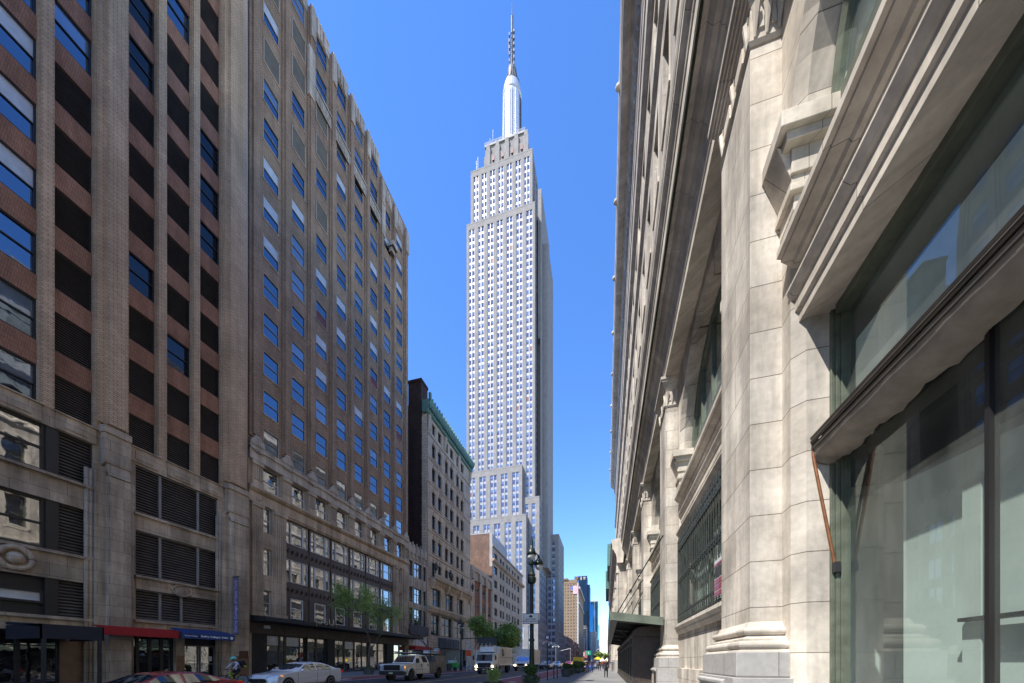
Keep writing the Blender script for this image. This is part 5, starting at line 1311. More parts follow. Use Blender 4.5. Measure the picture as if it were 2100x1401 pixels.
def sedan(name, label, paint, L=4.87, Wd=1.86, H=1.47, group=None, taxi=False, cat='car', sp=1.0):
    T = thing(name, label, cat, (0, 0, 0), 0, group); s = L/4.87; h = H/1.47; w = Wd/2; r = .335
    wh = [.93*s, 3.80*s]; zb = r
    belt = .93*h
    up = [(-.0, .55*h), (.03, .68*h), (.18*s, .76*h), (.55*s, .83*h), (1.28*s, .945*h), (2.6*s, .955*h), (3.9*s, 1.0*h), (4.5*s, 1.06*h), (4.78*s, 1.05*h), (4.84*s, .95*h), (4.87*s, .7*h), (4.86*s, .45*h), (4.75*s, .27)]
    ar = []
    for yc in sorted(wh, reverse=True):
        for k in range(11): t = math.pi*k/10; ar.append((yc+.385*math.cos(t), .26+.385*math.sin(t)*1.08))
    low = ar+[(.25*s, .24), (.03, .3), (-.02, .42)]
    prof = up+low
    m = MB(); N = 8; n = len(prof); vs = []
    for j in range(N+1):
        u = -1+2*j/N; 
        for (y, z) in prof:
            e = 0
            if y < .5*s: e = (1-y/(.5*s))*.30*abs(u)**2.6
            if y > 4.5*s: e = -((y-4.5*s)/(.37*s))*.22*abs(u)**2.6
            ww = w*(1-.05*max(0, (z-.6*h)))-.03*max(0, .45-z)*3
            crown = .05*(1-u*u) if z > .72*h else 0
            vs.append((u*ww, y+e, z+crown))
    fs = []
    for j in range(N):
        for k in range(n): fs.append((j*n+k, j*n+(k+1) % n, (j+1)*n+(k+1) % n, (j+1)*n+k))
    fs += [tuple(range(n)), tuple(range(N*n, (N+1)*n))]
    m.add(vs, fs); m.build('body', paint, T, smooth=False, bevel=.02)
    # greenhouse
    gp = [(1.22*s, .93*h), (2.05*s, 1.33*h), (2.25*s, 1.405*h), (2.75*s, 1.44*h), (3.3*s, 1.415*h), (3.8*s, 1.30*h), (4.50*s, 1.05*h)]
    wz = lambda z: w*.965-(z-.93*h)*.50
    m = MB(); vs = []; N2 = 6; n = len(gp)
    for j in range(N2+1):
        u = -1+2*j/N2
        for y, z in gp: vs.append((u*wz(z), y+(.10*u*u if y < 2.3*s else -.10*u*u if y > 3.3*s else 0), z+.035*(1-u*u)))
    fs = [(j*n+k, j*n+k+1, (j+1)*n+k+1, (j+1)*n+k) for j in range(N2) for k in range(n-1)]+[tuple(range(n)), tuple(range(N2*n, (N2+1)*n))]
    m.add(vs, fs); m.build('roof', paint, T, bevel=.025)
    # glazing set 6 mm proud
    m = MB(); rows = []
    for (y, z) in ((1.36*s, .975*h), (2.02*s, 1.315*h)): rows.append([(u*(wz(z)-.07), y+.10*u*u-.012, z+.035*(1-u*u)+.016) for u in [-1+2*j/6 for j in range(7)]])
    m.add(rows[0]+rows[1], [(j, j+1, j+8, j+7) for j in range(6)]); m.build('windscreen', 'glass_windscreen', T)
    m = MB(); rows = []
    for (y, z) in ((3.78*s, 1.318*h), (4.36*s, 1.09*h)): rows.append([(u*(wz(z)-.08), y-.10*u*u+.012, z+.035*(1-u*u)+.012) for u in [-1+2*j/6 for j in range(7)]])
    m.add(rows[0]+rows[1], [(j, j+1, j+8, j+7) for j in range(6)]); m.build('rear_window', 'glass_car', T)
    for sd in (-1, 1):
        P = lambda y, z: (sd*(wz(z)+.008), y+(.0), z)
        for q in ([(1.62*s, .985*h), (2.13*s, 1.325*h), (2.72*s, 1.375*h), (2.78*s, .995*h)], [(2.86*s, .998*h), (2.82*s, 1.375*h), (3.3*s, 1.35*h), (3.72*s, 1.25*h), (4.0*s, 1.08*h), (3.85*s, 1.03*h)]):
            MB().add([P(*a) for a in q], [tuple(range(len(q)))]).build('side_window', 'glass_car', T)
        m = MB(); m.ball((0, 0, 0), .1, 10, .75); 
        m.v = [(x*1.15+sd*(w+.06), y*.7+1.72*s, z+1.0*h) for x, y, z in m.v]; m.build('mirror', paint, T, smooth=True)
        g = MB(); xs = sd*(w+.002)
        for yy in (1.5*s, 2.8*s, 3.72*s): g.box(xs-.004, xs+.004, yy-.006, yy+.006, .35*h, .9*h)
        g.box(xs-.006, xs+.004, 1.3*s, 3.9*s, .30*h, .325*h); g.build('door_gap', 'cloth_grey', T)
        for yy in (2.55*s, 3.5*s): MB().box(sd*(w*.985), sd*(w*.985+.035), yy, yy+.16, .80*h, .825*h).build('door_handle', paint, T)
        # lamps
        m = MB(); m.add([(sd*w*.50, .07*s, .66*h), (sd*w*.97, .38*s, .71*h), (sd*w*1.0, .62*s, .77*h), (sd*w*.93, .40*s, .80*h), (sd*w*.5, .11*s, .745*h), (sd*w*.50, .03*s-.0, .65*h)], [(0, 1, 2, 3, 4)])
        m.v = [(x*1.004, y-.025, z+.01) for x, y, z in m.v]; lo = m.build('headlight', 'headlight_off', T)
        m = MB(); m.box(sd*w*.965, sd*(w+.008), .46*s, .62*s, .72*h, .775*h); m.build('indicator', 'lamp_amber', lo)
        MB().box(sd*w*.55, sd*(w*.965), 4.80*s, 4.865*s, .80*h, .97*h).box(sd*(w*.90), sd*(w*.955+.02), 4.52*s, 4.84*s, .84*h, .98*h).build('tail_light', 'lamp_red', T)
        for y in wh: wheel(T, sd*(w-.11), y, r, .22, sd)
        for y in wh: m = MB(); m.lathe([(.375, -.05), (.375, .05)], (sd*(w-.24), y, r+.02), 20, 'x'); m.build('wheel_well', 'black_paint', T)
    m = MB(); m.add([(-.52*w, -.035, .62*h), (.52*w, -.035, .62*h), (.62*w, .0, .50*h), (.45*w, -.035, .40*h), (-.45*w, -.035, .40*h), (-.62*w, .0, .50*h)], [(0, 1, 2, 3, 4, 5)]); m.build('grille', 'black_paint', T)
    MB().box(-.7*w, .7*w, -.03, .0, .27*h, .36*h).build('lower_grille', 'black_paint', T)
    MB().box(-.16, .16, -.05, -.037, .33*h, .40*h).build('number_plate', 'number_plate', T)
    if taxi: MB().box(-.28, .28, 2.5*s, 2.72*s, 1.47*h, 1.60*h).build('roof_sign', 'sign_white', T)
    return T
def place(o, x, y, rz=0): o.location = (x, y, 0); o.rotation_euler = (0, 0, rz)
place(sedan('sedan_car', 'clean white sedan driving in the near left red lane', 'car_white'), -16.75, 13.6)
place(sedan('coupe_car', 'low red coupe cut off by the bottom edge of the picture', 'car_red', 4.4, 1.8, 1.16), -14.0, 5.7)
place(sedan('suv_car', 'dark blue-black car with headlights on right behind the second box truck', 'car_black', 4.6, 1.9, 1.62), -10.7, 62)
w2 = sedan('sedan_car', 'white sedan farther up the street behind the dark car', 'car_white'); place(w2, -10.6, 76)
place(sedan('sedan_car', 'red car in the distance between the white sedan and the yellow cabs', 'car_red'), -10.1, 97)
tx = sedan('taxi_car', 'yellow taxi in the distance just right of the red car', 'taxi_yellow', group='yellow cabs', taxi=True); place(tx, -8.4, 97)
dup_at(tx, (-6.3, 112, 0), 0, 'second yellow taxi, farther off beside the yellow cart', group='yellow cabs')
dup_at(w2, (-14.5, 105, 0), 0, 'small far white car in the middle of the avenue')
bl = sedan('sedan_car', 'small far dark blue car near the crossing', 'car_blue'); place(bl, -15.5, 88)
dup_at(bl, (-12.5, 130, 0), 0, 'farthest dark blue car on the avenue')
for c_, (x, y) in ((None, (-10.7, 62)), ):
    for sd in (-.7, .7): pass

def box_truck(name, label, cabover, boxm, group=None):
    T = thing(name, label, 'truck', (0, 0, 0), 0, group); w = 1.18
    if cabover:
        yb0, yb1, z1 = 2.05, 8.1, 3.25
        m = MB(); pr = [(0, .55), (-.04, 1.3), (.02, 1.5), (.22, 2.35), (.5, 2.5), (1.9, 2.52), (1.95, .75), (1.55, .75), (1.45, 1.0), (1.15, 1.12), (.8, 1.0), (.62, .55)]
        m.prism([(y, z) for y, z in pr], 'x', -w+.05, w-.05); m.build('cab', 'truck_white', T, bevel=.06)
        MB().add([(-w+.2, .02, 1.52), (w-.2, .02, 1.52), (w-.24, .20, 2.28), (-w+.24, .20, 2.28)], [(0, 1, 2, 3)]).build('windscreen', 'glass_windscreen', T)
        MB().box(-.78, .78, -.07, 0, .78, 1.30).build('grille', 'black_paint', T)
        MB().box(-w+.03, w-.03, -.10, .3, .38, .72).build('bumper', 'steel_dark', T)
        MB().box(-w+.1, w-.1, .1, 1.8, 2.53, 2.62).box(-w+.3, w-.3, .9, 2.04, 2.62, 3.15).build('wind_deflector', 'truck_white', T, bevel=.08)
        lamps, wy, ws, r = (.86, .92), [1.15, 6.2], 0, .47; sw = [(.35, 1.55), (.45, 2.3), (1.35, 2.35), (1.4, 1.55)]
    else:
        yb0, yb1, z1 = 2.75, 9.3, 3.4
        m = MB(); pr = [(0, .6), (-.02, 1.05), (.12, 1.25), (.95, 1.42), (1.15, 1.5), (1.6, 2.15), (1.85, 2.25), (2.6, 2.25), (2.65, .7), (1.5, .7), (1.4, .98), (1.05, 1.08), (.7, .98), (.6, .6)]
        m.prism(pr, 'x', -w+.12, w-.12); m.build('cab', 'truck_white', T, bevel=.07)
        MB().add([(-w+.28, 1.14, 1.52), (w-.28, 1.14, 1.52), (w-.32, 1.57, 2.12), (-w+.32, 1.57, 2.12)], [(0, 1, 2, 3)]).build('windscreen', 'glass_windscreen', T)
        MB().box(-.55, .55, -.06, -.01, .8, 1.16).build('grille', 'black_paint', T)
        MB().box(-w+.05, w-.05, -.14, .2, .42, .7).build('bumper', 'steel_dark', T)
        lamps, wy, r = (.78, .95), [1.05, 7.3], .44; sw = [(1.32, 1.5), (1.68, 2.1), (2.35, 2.12), (2.38, 1.5)]
    b = MB(); b.box(-w, w, yb0, yb1, 1.0, z1); b.build('cargo_box', boxm, T, bevel=.03)
    t = MB()
    for sd in (-1, 1):
        t.box(sd*(w-.01), sd*(w+.03), yb0, yb1, 1.0, 1.12); t.box(sd*(w-.01), sd*(w+.02), yb0, yb1, z1-.12, z1); t.box(sd*w, sd*(w+.015), yb0, yb0+.12, 1.12, z1-.12)
        for k in range(1, 9): yy = yb0+(yb1-yb0)*k/9; t.box(sd*w, sd*(w+.006), yy-.01, yy+.01, 1.12, z1-.12)
    t.build('box_trim', 'truck_white', T)
    if cabover:
        e = MB(); x = w+.012; e.add([(x, yb0+1.1, 2.15), (x, yb0+1.9, 2.1), (x, yb0+2.1, 2.4), (x, yb0+2.0, 2.95), (x, yb0+1.1, 3.0)], [(0, 1, 2, 3, 4)]); eo = e.build('emblem', 'sign_grey', T)
        MB().add([(x+.004, yb0+1.3, 2.35), (x+.004, yb0+1.75, 2.9), (x+.004, yb0+1.9, 2.85), (x+.004, yb0+1.45, 2.3)], [(0, 1, 2, 3)]).build('emblem_stripe', 'sign_white', eo)
        MB().box(w+.008, w+.012, yb0+.4, yb1-.3, 1.95, 2.0).build('stripe', 'cloth_grey', T)
    f = MB(); f.box(-.45, -.35, yb0-.2, yb1, .6, 1.0); f.box(.35, .45, yb0-.2, yb1, .6, 1.0)
    for sd in (-1, 1): f.box(sd*.5, sd*.95, yb0+1.2, yb0+2.3, .5, .95)
    f.build('chassis', 'black_paint', T)
    for sd in (-1, 1):
        MB().add([(sd*(w-.045 if cabover else w-.112), y, z) for y, z in sw], [(0, 1, 2, 3)]).build('side_window', 'glass_car', T)
        MB().box(sd*(lamps[0]), sd*(lamps[0]+.22), -.13, -.02, lamps[1]-.12, lamps[1]+.04).build('headlight', 'headlight_on', T)
        if cabover: MB().box(sd*.86, sd*1.06, -.12, -.05, .5, .58).build('fog_lamp', 'headlight_on', T)
        m = MB(); m.tube([(sd*(w-.05), .25, 2.2), (sd*(w+.18), .1, 2.15), (sd*(w+.18), .1, 1.6)], .025, 5); m.box(sd*(w+.08), sd*(w+.26), .05, .12, 1.65, 2.1); m.build('mirror', 'black_paint', T)
        wheel(T, sd*(w-.2), wy[0], r, .28, sd, 'steel_dark', 6); wheel(T, sd*(w-.22), wy[1], r, .42, sd, 'steel_dark', 6)
        MB().box(sd*(w-.3), sd*(w-.02), wy[1]+.75, wy[1]+.78, .3, .95).build('mud_flap', 'black_paint', T)
    MB().box(-.16, .16, -.16, -.142, .5, .62).build('number_plate', 'number_plate', T)
    return T
place(box_truck('box_truck', 'white cab-over truck with a dark emblem on its cream cargo box', True, 'truck_cream', None), -13.55, 38.2)
place(box_truck('box_truck', 'white bonneted box truck partly hidden behind the green lamp post', False, 'truck_cream', None), -12.2, 50.5)

def pickup():
    T = thing('utility_truck', 'cream crew-cab utility truck with black grille and loaded roof rack', 'truck', (0, 0, 0)); w = 1.0; pc = 'pickup_cream'
    def flank(pts, x0, x1, m, nm, bev=.04): mm = MB(); mm.prism(pts, 'x', x0, x1); return mm.build(nm, m, T, bevel=bev)
    r = .41; wy = [1.05, 5.55]
    ar = [(wy[0]+.55*math.cos(math.pi*k/8), .42+.55*math.sin(math.pi*k/8)) for k in range(9)]
    pr = [(.0, .75), (-.02, 1.2), (.1, 1.27), (1.0, 1.34), (1.55, 1.36), (3.85, 1.36), (3.88, .5), (1.62, .5)]+ar+[(.48, .62)]
    flank(pr, -w, w, pc, 'body')
    cab = [(1.42, 1.34), (2.0, 1.93), (2.2, 1.99), (3.45, 1.99), (3.62, 1.9), (3.86, 1.34)]
    m = MB(); vs = []
    for u in (-1, 1):
        for y, z in cab: vs.append((u*(w*.97-(z-1.34)*.25), y, z))
    n = len(cab); m.add(vs, [(i, (i+1) % n, n+(i+1) % n, n+i) for i in range(n)]+[tuple(range(n)), tuple(range(n, 2*n))]); m.build('cab', pc, T, bevel=.04)
    MB().add([(-.84, 1.485, 1.42), (.84, 1.485, 1.42), (.76, 1.955, 1.905), (-.76, 1.955, 1.905)], [(0, 1, 2, 3)]).build('windscreen', 'glass_car', T)
    for sd in (-1, 1):
        P = lambda y, z: (sd*(w*.97-(z-1.34)*.25+.006), y, z)
        MB().add([P(1.78, 1.4), P(2.14, 1.86), P(2.6, 1.9), P(2.62, 1.4)], [(0, 1, 2, 3)]).build('side_window', 'glass_car', T)
        MB().add([P(2.78, 1.4), P(2.76, 1.9), P(3.36, 1.9), P(3.6, 1.4)], [(0, 1, 2, 3)]).build('side_window', 'glass_car', T)
        g = MB(); xs = sd*(w+.002)
        for yy in (1.72, 2.7, 3.78): g.box(xs-.004, xs+.004, yy-.008, yy+.008, .55, 1.34)
        g.box(xs-.004, xs+.006, 1.7, 3.8, .83, .85); g.build('door_gap', 'cloth_grey', T)
        for yy in (2.45, 3.5): MB().box(sd*w, sd*(w+.04), yy, yy+.06, 1.08, 1.26).build('door_handle', 'black_paint', T)
        MB().box(sd*(w+.02), sd*(w+.28), 1.6, 1.75, 1.36, 1.72).build('mirror', 'black_paint', T, bevel=.03)
        MB().box(sd*.70, sd*.99, -.045, .04, .82, 1.16).build('headlight', 'headlight_off', T); MB().box(sd*.955, sd*1.006, .04, .22, .95, 1.16).build('indicator', 'lamp_amber', T)
        for i, y in enumerate(wy): wheel(T, sd*(w-.12), y, r, .27, sd, 'pot_grey', 8)
        m = MB(); m.lathe([(.52, -.04), (.52, .04)], (sd*(w-.27), wy[0], .46), 20, 'x'); m.build('wheel_well', 'black_paint', T)
        fl = MB(); fl.tube([(sd*(w+.0), wy[0]+.57*math.cos(math.pi*k/10), .42+.57*math.sin(math.pi*k/10)) for k in range(11)], .035, 5); fl.build('wheel_arch', pc, T)
    lettering('lettering', 'UTILITY', .13, 'sign_grey', (w+.008, 2.25, 1.12), RX, T, ext=.001) if False else None
    MB().box(-.68, .68, -.07, -.01, .82, 1.22).build('grille', 'black_paint', T, bevel=.02); MB().box(-w, w, -.16, .2, .48, .78).build('bumper', 'steel_dark', T, bevel=.04); MB().box(-.16, .16, -.175, -.162, .55, .68).build('number_plate', 'number_plate', T)
    # service body
    ar = [(wy[1]+.56*math.cos(math.pi*k/8), .42+.56*math.sin(math.pi*k/8)) for k in range(9)]
    pr = [(3.98, 1.45), (6.85, 1.45), (6.85, .55), (6.15, .55)]+ar+[(4.95, .5), (3.98, .5)]
    flank(pr, -w-.04, w+.04, 'service_body', 'service_body', .02)
    g = MB()
    for sd in (-1, 1):
        xs = sd*(w+.043)
        for yy in (4.35, 5.0, 6.15, 6.6): g.box(xs-.004, xs+.006, yy-.01, yy+.01, .6, 1.42)
        g.box(xs-.004, xs+.006, 4.9, 6.2, 1.08, 1.10)
    g.build('locker_gap', 'black_paint', T)
    MB().box(-w, w, 4.9, 6.8, 1.46, 1.95).build('upper_locker', 'service_body', T, bevel=.02)
    k_ = MB()
    for sd in (-1, 1):
        for y in (4.05, 6.8): k_.tube([(sd*.98, y, 1.45), (sd*.98, y, 2.5)], .035, 6)
        for z in (2.12, 2.32, 2.5): k_.tube([(sd*.98, 1.2, z) if z < 2.2 else (sd*.98, 3.6, z), (sd*.98, 6.85, z)], .03, 6)
    for y in (1.4, 2.6, 3.8, 5.0, 6.2, 6.8): k_.tube([(-.98, y, 2.12), (.98, y, 2.12)], .03, 6)
    k_.build('roof_rack', 'steel_dark', T)
    for (x0, x1, y0, y1, z0, z1, mm) in ((-.7, -.1, 3.8, 5.6, 2.15, 2.35, 'pot_grey'), (.1, .75, 4.4, 6.0, 2.15, 2.42, 'sign_white'), (-.2, .7, 6.0, 6.6, 2.16, 2.45, 'barrier_orange'), (.5, .95, 5.5, 5.8, 2.2, 2.62, 'sign_white')):
        tag(MB().box(x0, x1, y0, y1, z0, z1).build('rack_load', mm, T, bevel=.03))
    m = MB()
    for j in (-.75, -.5, -.25): m.tube([(j, 1.5, 2.18), (j, 6.7, 2.22)], .04, 6)
    m.build('pipes', 'metal_mullion', T)
    return T
place(pickup(), -15.3, 22.8)
# ------------------------------------------------------------------ people
def person(label, pose='walk', mats=None, h=1.72, back=True, name='person', cat='person', extra=None, group=None, joints=None):
    """one continuous skinned body; faces +Y (away) by default"""
    k = h/1.72
    J = {'pelvis': (0, 0, .93), 'waist': (0, .01, 1.08), 'chest': (0, .02, 1.30), 'neck': (0, .02, 1.46), 'head0': (0, .03, 1.56), 'head1': (0, .03, 1.66)}
    st_ = .22 if pose == 'walk' else .02
    for s, n in ((-1, 'l'), (1, 'r')):
        f = s*st_
        J['hip'+n] = (s*.10, 0, .88); J['knee'+n] = (s*.11, f*.55+.04, .50); J['ankle'+n] = (s*.11, f*1.1-(.10 if f < 0 else 0), .10+(.05 if f < 0 and pose == 'walk' else 0)); J['toe'+n] = (s*.13, f*1.1+.14-(.10 if f < 0 else 0), .04)
        J['sh'+n] = (s*.19, .02, 1.40); J['el'+n] = (s*.25, -f*.5-.02, 1.13); J['wr'+n] = (s*.25, -f*.9+.06, .90); J['ha'+n] = (s*.24, -f*.95+.09, .80)
    if joints: J.update(joints)
    E = [('pelvis', 'waist'), ('waist', 'chest'), ('chest', 'neck'), ('neck', 'head0'), ('head0', 'head1')]
    for n in 'lr': E += [('pelvis', 'hip'+n), ('hip'+n, 'knee'+n), ('knee'+n, 'ankle'+n), ('ankle'+n, 'toe'+n), ('chest', 'sh'+n), ('sh'+n, 'el'+n), ('el'+n, 'wr'+n), ('wr'+n, 'ha'+n)]
    Rd = {'pelvis': (.155, .12), 'waist': (.145, .11), 'chest': (.165, .12), 'neck': (.06, .06), 'head0': (.085, .095), 'head1': (.08, .09)}
    for n in 'lr': Rd.update({'hip'+n: (.095, .10), 'knee'+n: (.062, .065), 'ankle'+n: (.042, .05), 'toe'+n: (.04, .03), 'sh'+n: (.065, .065), 'el'+n: (.045, .045), 'wr'+n: (.03, .03), 'ha'+n: (.035, .022)})
    names = list(J); me = bpy.data.meshes.new('p'); me.from_pydata([J[n] for n in names], [(names.index(a), names.index(b)) for a, b in E], [])
    o = bpy.data.objects.new('p', me); COL.objects.link(o)
    sk = o.modifiers.new('s', 'SKIN'); sk.use_smooth_shade = True
    if not me.skin_vertices: me.skin_vertices.new() if hasattr(me.skin_vertices, 'new') else None
    bpy.context.view_layer.objects.active = o
    if not me.skin_vertices: bpy.ops.object.skin_root_mark
    for i, n in enumerate(names):
        sv = me.skin_vertices[0].data[i]; sv.radius = Rd[n]; sv.use_root = (n == 'pelvis')
    o.modifiers.new('u', 'SUBSURF').levels = 1
    dg = bpy.context.evaluated_depsgraph_get(); dg.update()
    m2 = bpy.data.meshes.new_from_object(o.evaluated_get(dg)); bpy.data.objects.remove(o, do_unlink=True)
    mats = mats or {}
    order = ['skin', 'top', 'legs', 'shoe', 'hair']; ml = [mats.get('skin', 'skin'), mats['top'], mats['legs'], mats.get('shoe', 'cloth_black'), mats.get('hair', 'hair_dark')]
    m2.materials.clear()
    for x in ml: m2.materials.append(MATS[x])
    segs = []
    for a, b in E:
        if a == 'ankle'+a[-1] or a.startswith('ankle'): s = 3
        elif a.startswith(('hip', 'knee')) or b.startswith('hip'): s = 2
        elif a.startswith('wr') or a in ('neck', 'head0'): s = 0
        elif a.startswith('el') and mats.get('short'): s = 0
        elif a.startswith('knee') and mats.get('shorts'): s = 0
        else: s = 1
        if a.startswith('knee') and mats.get('shorts'): s = 0
        segs.append((Vector(J[a]), Vector(J[b]), s))
    hc = Vector(J['head0'])
    for p in m2.polygons:
        c = p.center; best = (9, 1)
        for a, b, s in segs:
            d = b-a; t = max(0, min(1, (c-a).dot(d)/d.length_squared)); dist = (c-(a+d*t)).length
            if dist < best[0]: best = (dist, s)
        s = best[1]
        if s == 0 and c.z > hc.z-.02 and abs(c.x-hc.x) < .15 and (c.z > hc.z+.09 or c.y < hc.y+.0): s = 4
        p.material_index = s; p.use_smooth = True
    T = thing(name, label, cat, (0, 0, 0), 0, group)
    ob = bpy.data.objects.new('body', m2); COL.objects.link(ob); ob.parent = T; ob.scale = (k, k, k)
    return T, J, ob
m1 = dict(top='cloth_black', legs='cloth_black', hair='hair_dark')
def put(T, x, y, z=SW, rz=0): T.location = (x, y, z); T.rotation_euler = (0, 0, rz)
T, J, ob = person('man in dark jacket and black track trousers walking away in the middle of the pavement', 'walk', m1, 1.56); put(T, .0, 30.2)
MB().tube([(.18, .05, .82), (.16, .15, .45), (.17, .22, .2)], .012, 4).build('side_stripe', 'text_white', T)
T, J, ob = person('person in dark top and bright blue shorts beside the planters', 'walk', dict(top='cloth_black', legs='cloth_blue', shorts=1), 1.6); put(T, -2.2, 43.5)
specs_p = [(-1.75, 45, 'cloth_navy', 'cloth_blue', 'companion close behind the walker in bright blue shorts'), (-.9, 52, 'cloth_black', 'cloth_black', 'person in black walking left of the man in dark jacket'),
    (-1.35, 58, 'cloth_grey', 'cloth_navy', 'person in grey top in the pavement crowd'), (-.5, 60, 'cloth_red', 'cloth_navy', 'person in red top in the pavement crowd'), (-.1, 50, 'cloth_navy', 'cloth_navy', 'person in navy just left of the man in dark jacket'),
    (.75, 48, 'cloth_grey', 'cloth_tan', 'person in grey and tan close to the stone wall'), (.95, 57, 'cloth_white', 'cloth_grey', 'person in white top by the stone pavilion'), (-1.6, 70, 'cloth_white', 'cloth_navy', 'far person in white top in the crowd'),
    (-.9, 76, 'cloth_tan', 'cloth_black', 'far person in tan top in the crowd'), (-.3, 82, 'cloth_navy', 'cloth_grey', 'far person in navy top and grey trousers'), (-2.3, 68, 'cloth_black', 'cloth_grey', 'far person in black by the hedge planter'),
    (-1.2, 92, 'cloth_white', 'cloth_tan', 'farthest person in white and tan'), (-2.0, 88, 'cloth_blue', 'cloth_black', 'far person in blue top'), (-.6, 98, 'cloth_red', 'cloth_grey', 'farthest person in red and grey'), (.3, 66, 'cloth_black', 'cloth_navy', 'person in black top and navy trousers mid-crowd')]
for x, y, t, l, lab in specs_p:
    T, J, ob = person(lab, 'walk', dict(top=t, legs=l), random.uniform(1.52, 1.68), group='people walking on the right pavement'); put(T, x, y, SW, 0 if random.random() < .5 else math.pi)
T, J, ob = person('dark figure standing on the far left pavement by the lamp post', 'stand', dict(top='cloth_black', legs='cloth_navy'), 1.7); put(T, *[a for a in XY(953.5, 52)])
# ------------------------------------------------------------------ cyclist
bike = thing('bicycle', 'lime green bicycle ridden along the left red lane', 'bicycle', (0, 0, 0))
for y, nm in ((.0, 0), (1.08, 1)):
    m = MB(); n = 28
    m.tube([(0, y+.335*math.cos(2*math.pi*k/n), .345+.335*math.sin(2*math.pi*k/n)) for k in range(n+1)], .022, 6, cap=False); wo = m.build('wheel', 'tyre', bike, smooth=True)
    m = MB()
    for k in range(12): t = 2*math.pi*k/12; m.tube([(0, y, .345), (0, y+.32*math.cos(t), .345+.32*math.sin(t))], .004, 3)
    m.build('spokes', 'steel_dark', wo)
m = MB()
for a, b, r in (((0, .26, .80), (0, .62, .32), .038), ((0, .24, .86), (0, .26, .78), .035), ((0, .25, .82), (0, .72, .74), .026), ((0, .62, .32), (0, .74, .80), .028), ((.03, .74, .74), (.05, 1.08, .345), .014), ((-.03, .74, .74), (-.05, 1.08, .345), .014), ((.03, .62, .32), (.05, 1.08, .345), .016), ((-.03, .62, .32), (-.05, 1.08, .345), .016)): m.tube([a, b], r, 7)
m.build('frame', 'bike_green', bike, smooth=True)
m = MB()
for s in (-.055, .055): m.tube([(s, .22, .78), (s, .12, .6), (s, 0, .345)], .018, 6)
m.build('fork', 'steel_dark', bike)
MB().tube([(0, .22, .86), (0, .20, .98), (0, .18, 1.0)], .016, 6).tube([(-.30, .24, 1.02), (0, .16, 1.0), (.30, .24, 1.02)], .014, 6).build('handlebar', 'black_paint', bike)
MB().box(-.06, .06, .66, .92, .86, .91).tube([(0, .74, .78), (0, .76, .88)], .014, 6).build('saddle', 'black_paint', bike, bevel=.01)
MB().tube([(-.1, .62, .32), (.1, .62, .32)], .012, 6).tube([(.1, .62, .32), (.1, .70, .18)], .01, 5).tube([(-.1, .62, .32), (-.1, .54, .46)], .01, 5).lathe([(.09, -.01), (.09, .01)], (.06, .62, .32), 14, 'x').build('crank', 'steel_dark', bike)
rider, J, ob = person('cyclist in teal helmet, dark vest and white sleeves riding a lime green bicycle', 'stand', dict(top='cloth_white', legs='cloth_black'), 1.72, name='person', joints={
    'pelvis': (0, .80, .98), 'waist': (0, .76, 1.10), 'chest': (0, .64, 1.33), 'neck': (0, .58, 1.46), 'head0': (0, .53, 1.56), 'head1': (0, .51, 1.65),
    'hipl': (-.09, .78, .94), 'kneel': (-.10, .42, .78), 'anklel': (-.11, .52, .46), 'toel': (-.12, .38, .44), 'hipr': (.09, .78, .94), 'kneer': (.10, .46, .60), 'ankler': (.11, .68, .22), 'toer': (.12, .54, .17),
    'shl': (-.18, .62, 1.38), 'ell': (-.26, .42, 1.18), 'wrl': (-.27, .28, 1.08), 'hal': (-.27, .21, 1.03), 'shr': (.18, .62, 1.38), 'elr': (.27, .44, 1.16), 'wrr': (.28, .29, 1.08), 'har': (.27, .22, 1.03)})
m = MB(); m.lathe([(.135, 0), (.14, .05), (.12, .12), (.07, .165), (.01, .18)], (0, .53, 1.61), 16, 'z', 1, 1.2); m.box(-.09, .09, .33, .42, 1.60, 1.625); m.build('helmet', 'helmet_teal', rider, smooth=True)
m = MB(); vs = [(-.17, .50, 1.38), (.17, .50, 1.38), (.16, .70, 1.06), (-.16, .70, 1.06), (-.2, .70, 1.42), (.2, .70, 1.42), (.18, .92, 1.10), (-.18, .92, 1.10)]; m.add(vs, [(0, 1, 2, 3), (4, 5, 6, 7), (0, 1, 5, 4), (1, 2, 6, 5), (2, 3, 7, 6), (3, 0, 4, 7)]); m.build('vest', 'cloth_grey', rider, bevel=.05)
for s in (-1, 1):
    m = MB()
    for j in range(4): m.tube([(s*(.285-.018*j), .22, 1.05), (s*(.29-.018*j), .175, 1.045), (s*(.29-.018*j), .165, 1.01), (s*(.285-.018*j), .195, .985)], .009, 5)
    m.tube([(s*.235, .24, 1.04), (s*.23, .21, 1.0), (s*.235, .20, .985)], .010, 5); m.build('fingers', 'skin', rider, smooth=True)
for o in (bike, rider): o.location = (-21.2, 15.2, 0)
bag = thing('backpack', 'black delivery backpack with lime band on the cyclist', 'bag', (-21.2, 15.2, 0))
m = MB(); m.add([(-.2, .74, 1.42), (.2, .74, 1.42), (.2, .96, 1.10), (-.2, .96, 1.10), (-.2, 1.06, 1.55), (.2, 1.06, 1.55), (.2, 1.24, 1.18), (-.2, 1.24, 1.18)], [(0, 1, 2, 3), (4, 5, 6, 7), (0, 1, 5, 4), (1, 2, 6, 5), (2, 3, 7, 6), (3, 0, 4, 7)])
m.build('pack', 'cloth_black', None, bevel=.04).parent = bag
m = MB(); m.box(.201, .215, .98, 1.16, 1.16, 1.24); m.build('band', 'bike_green', None).parent = bag

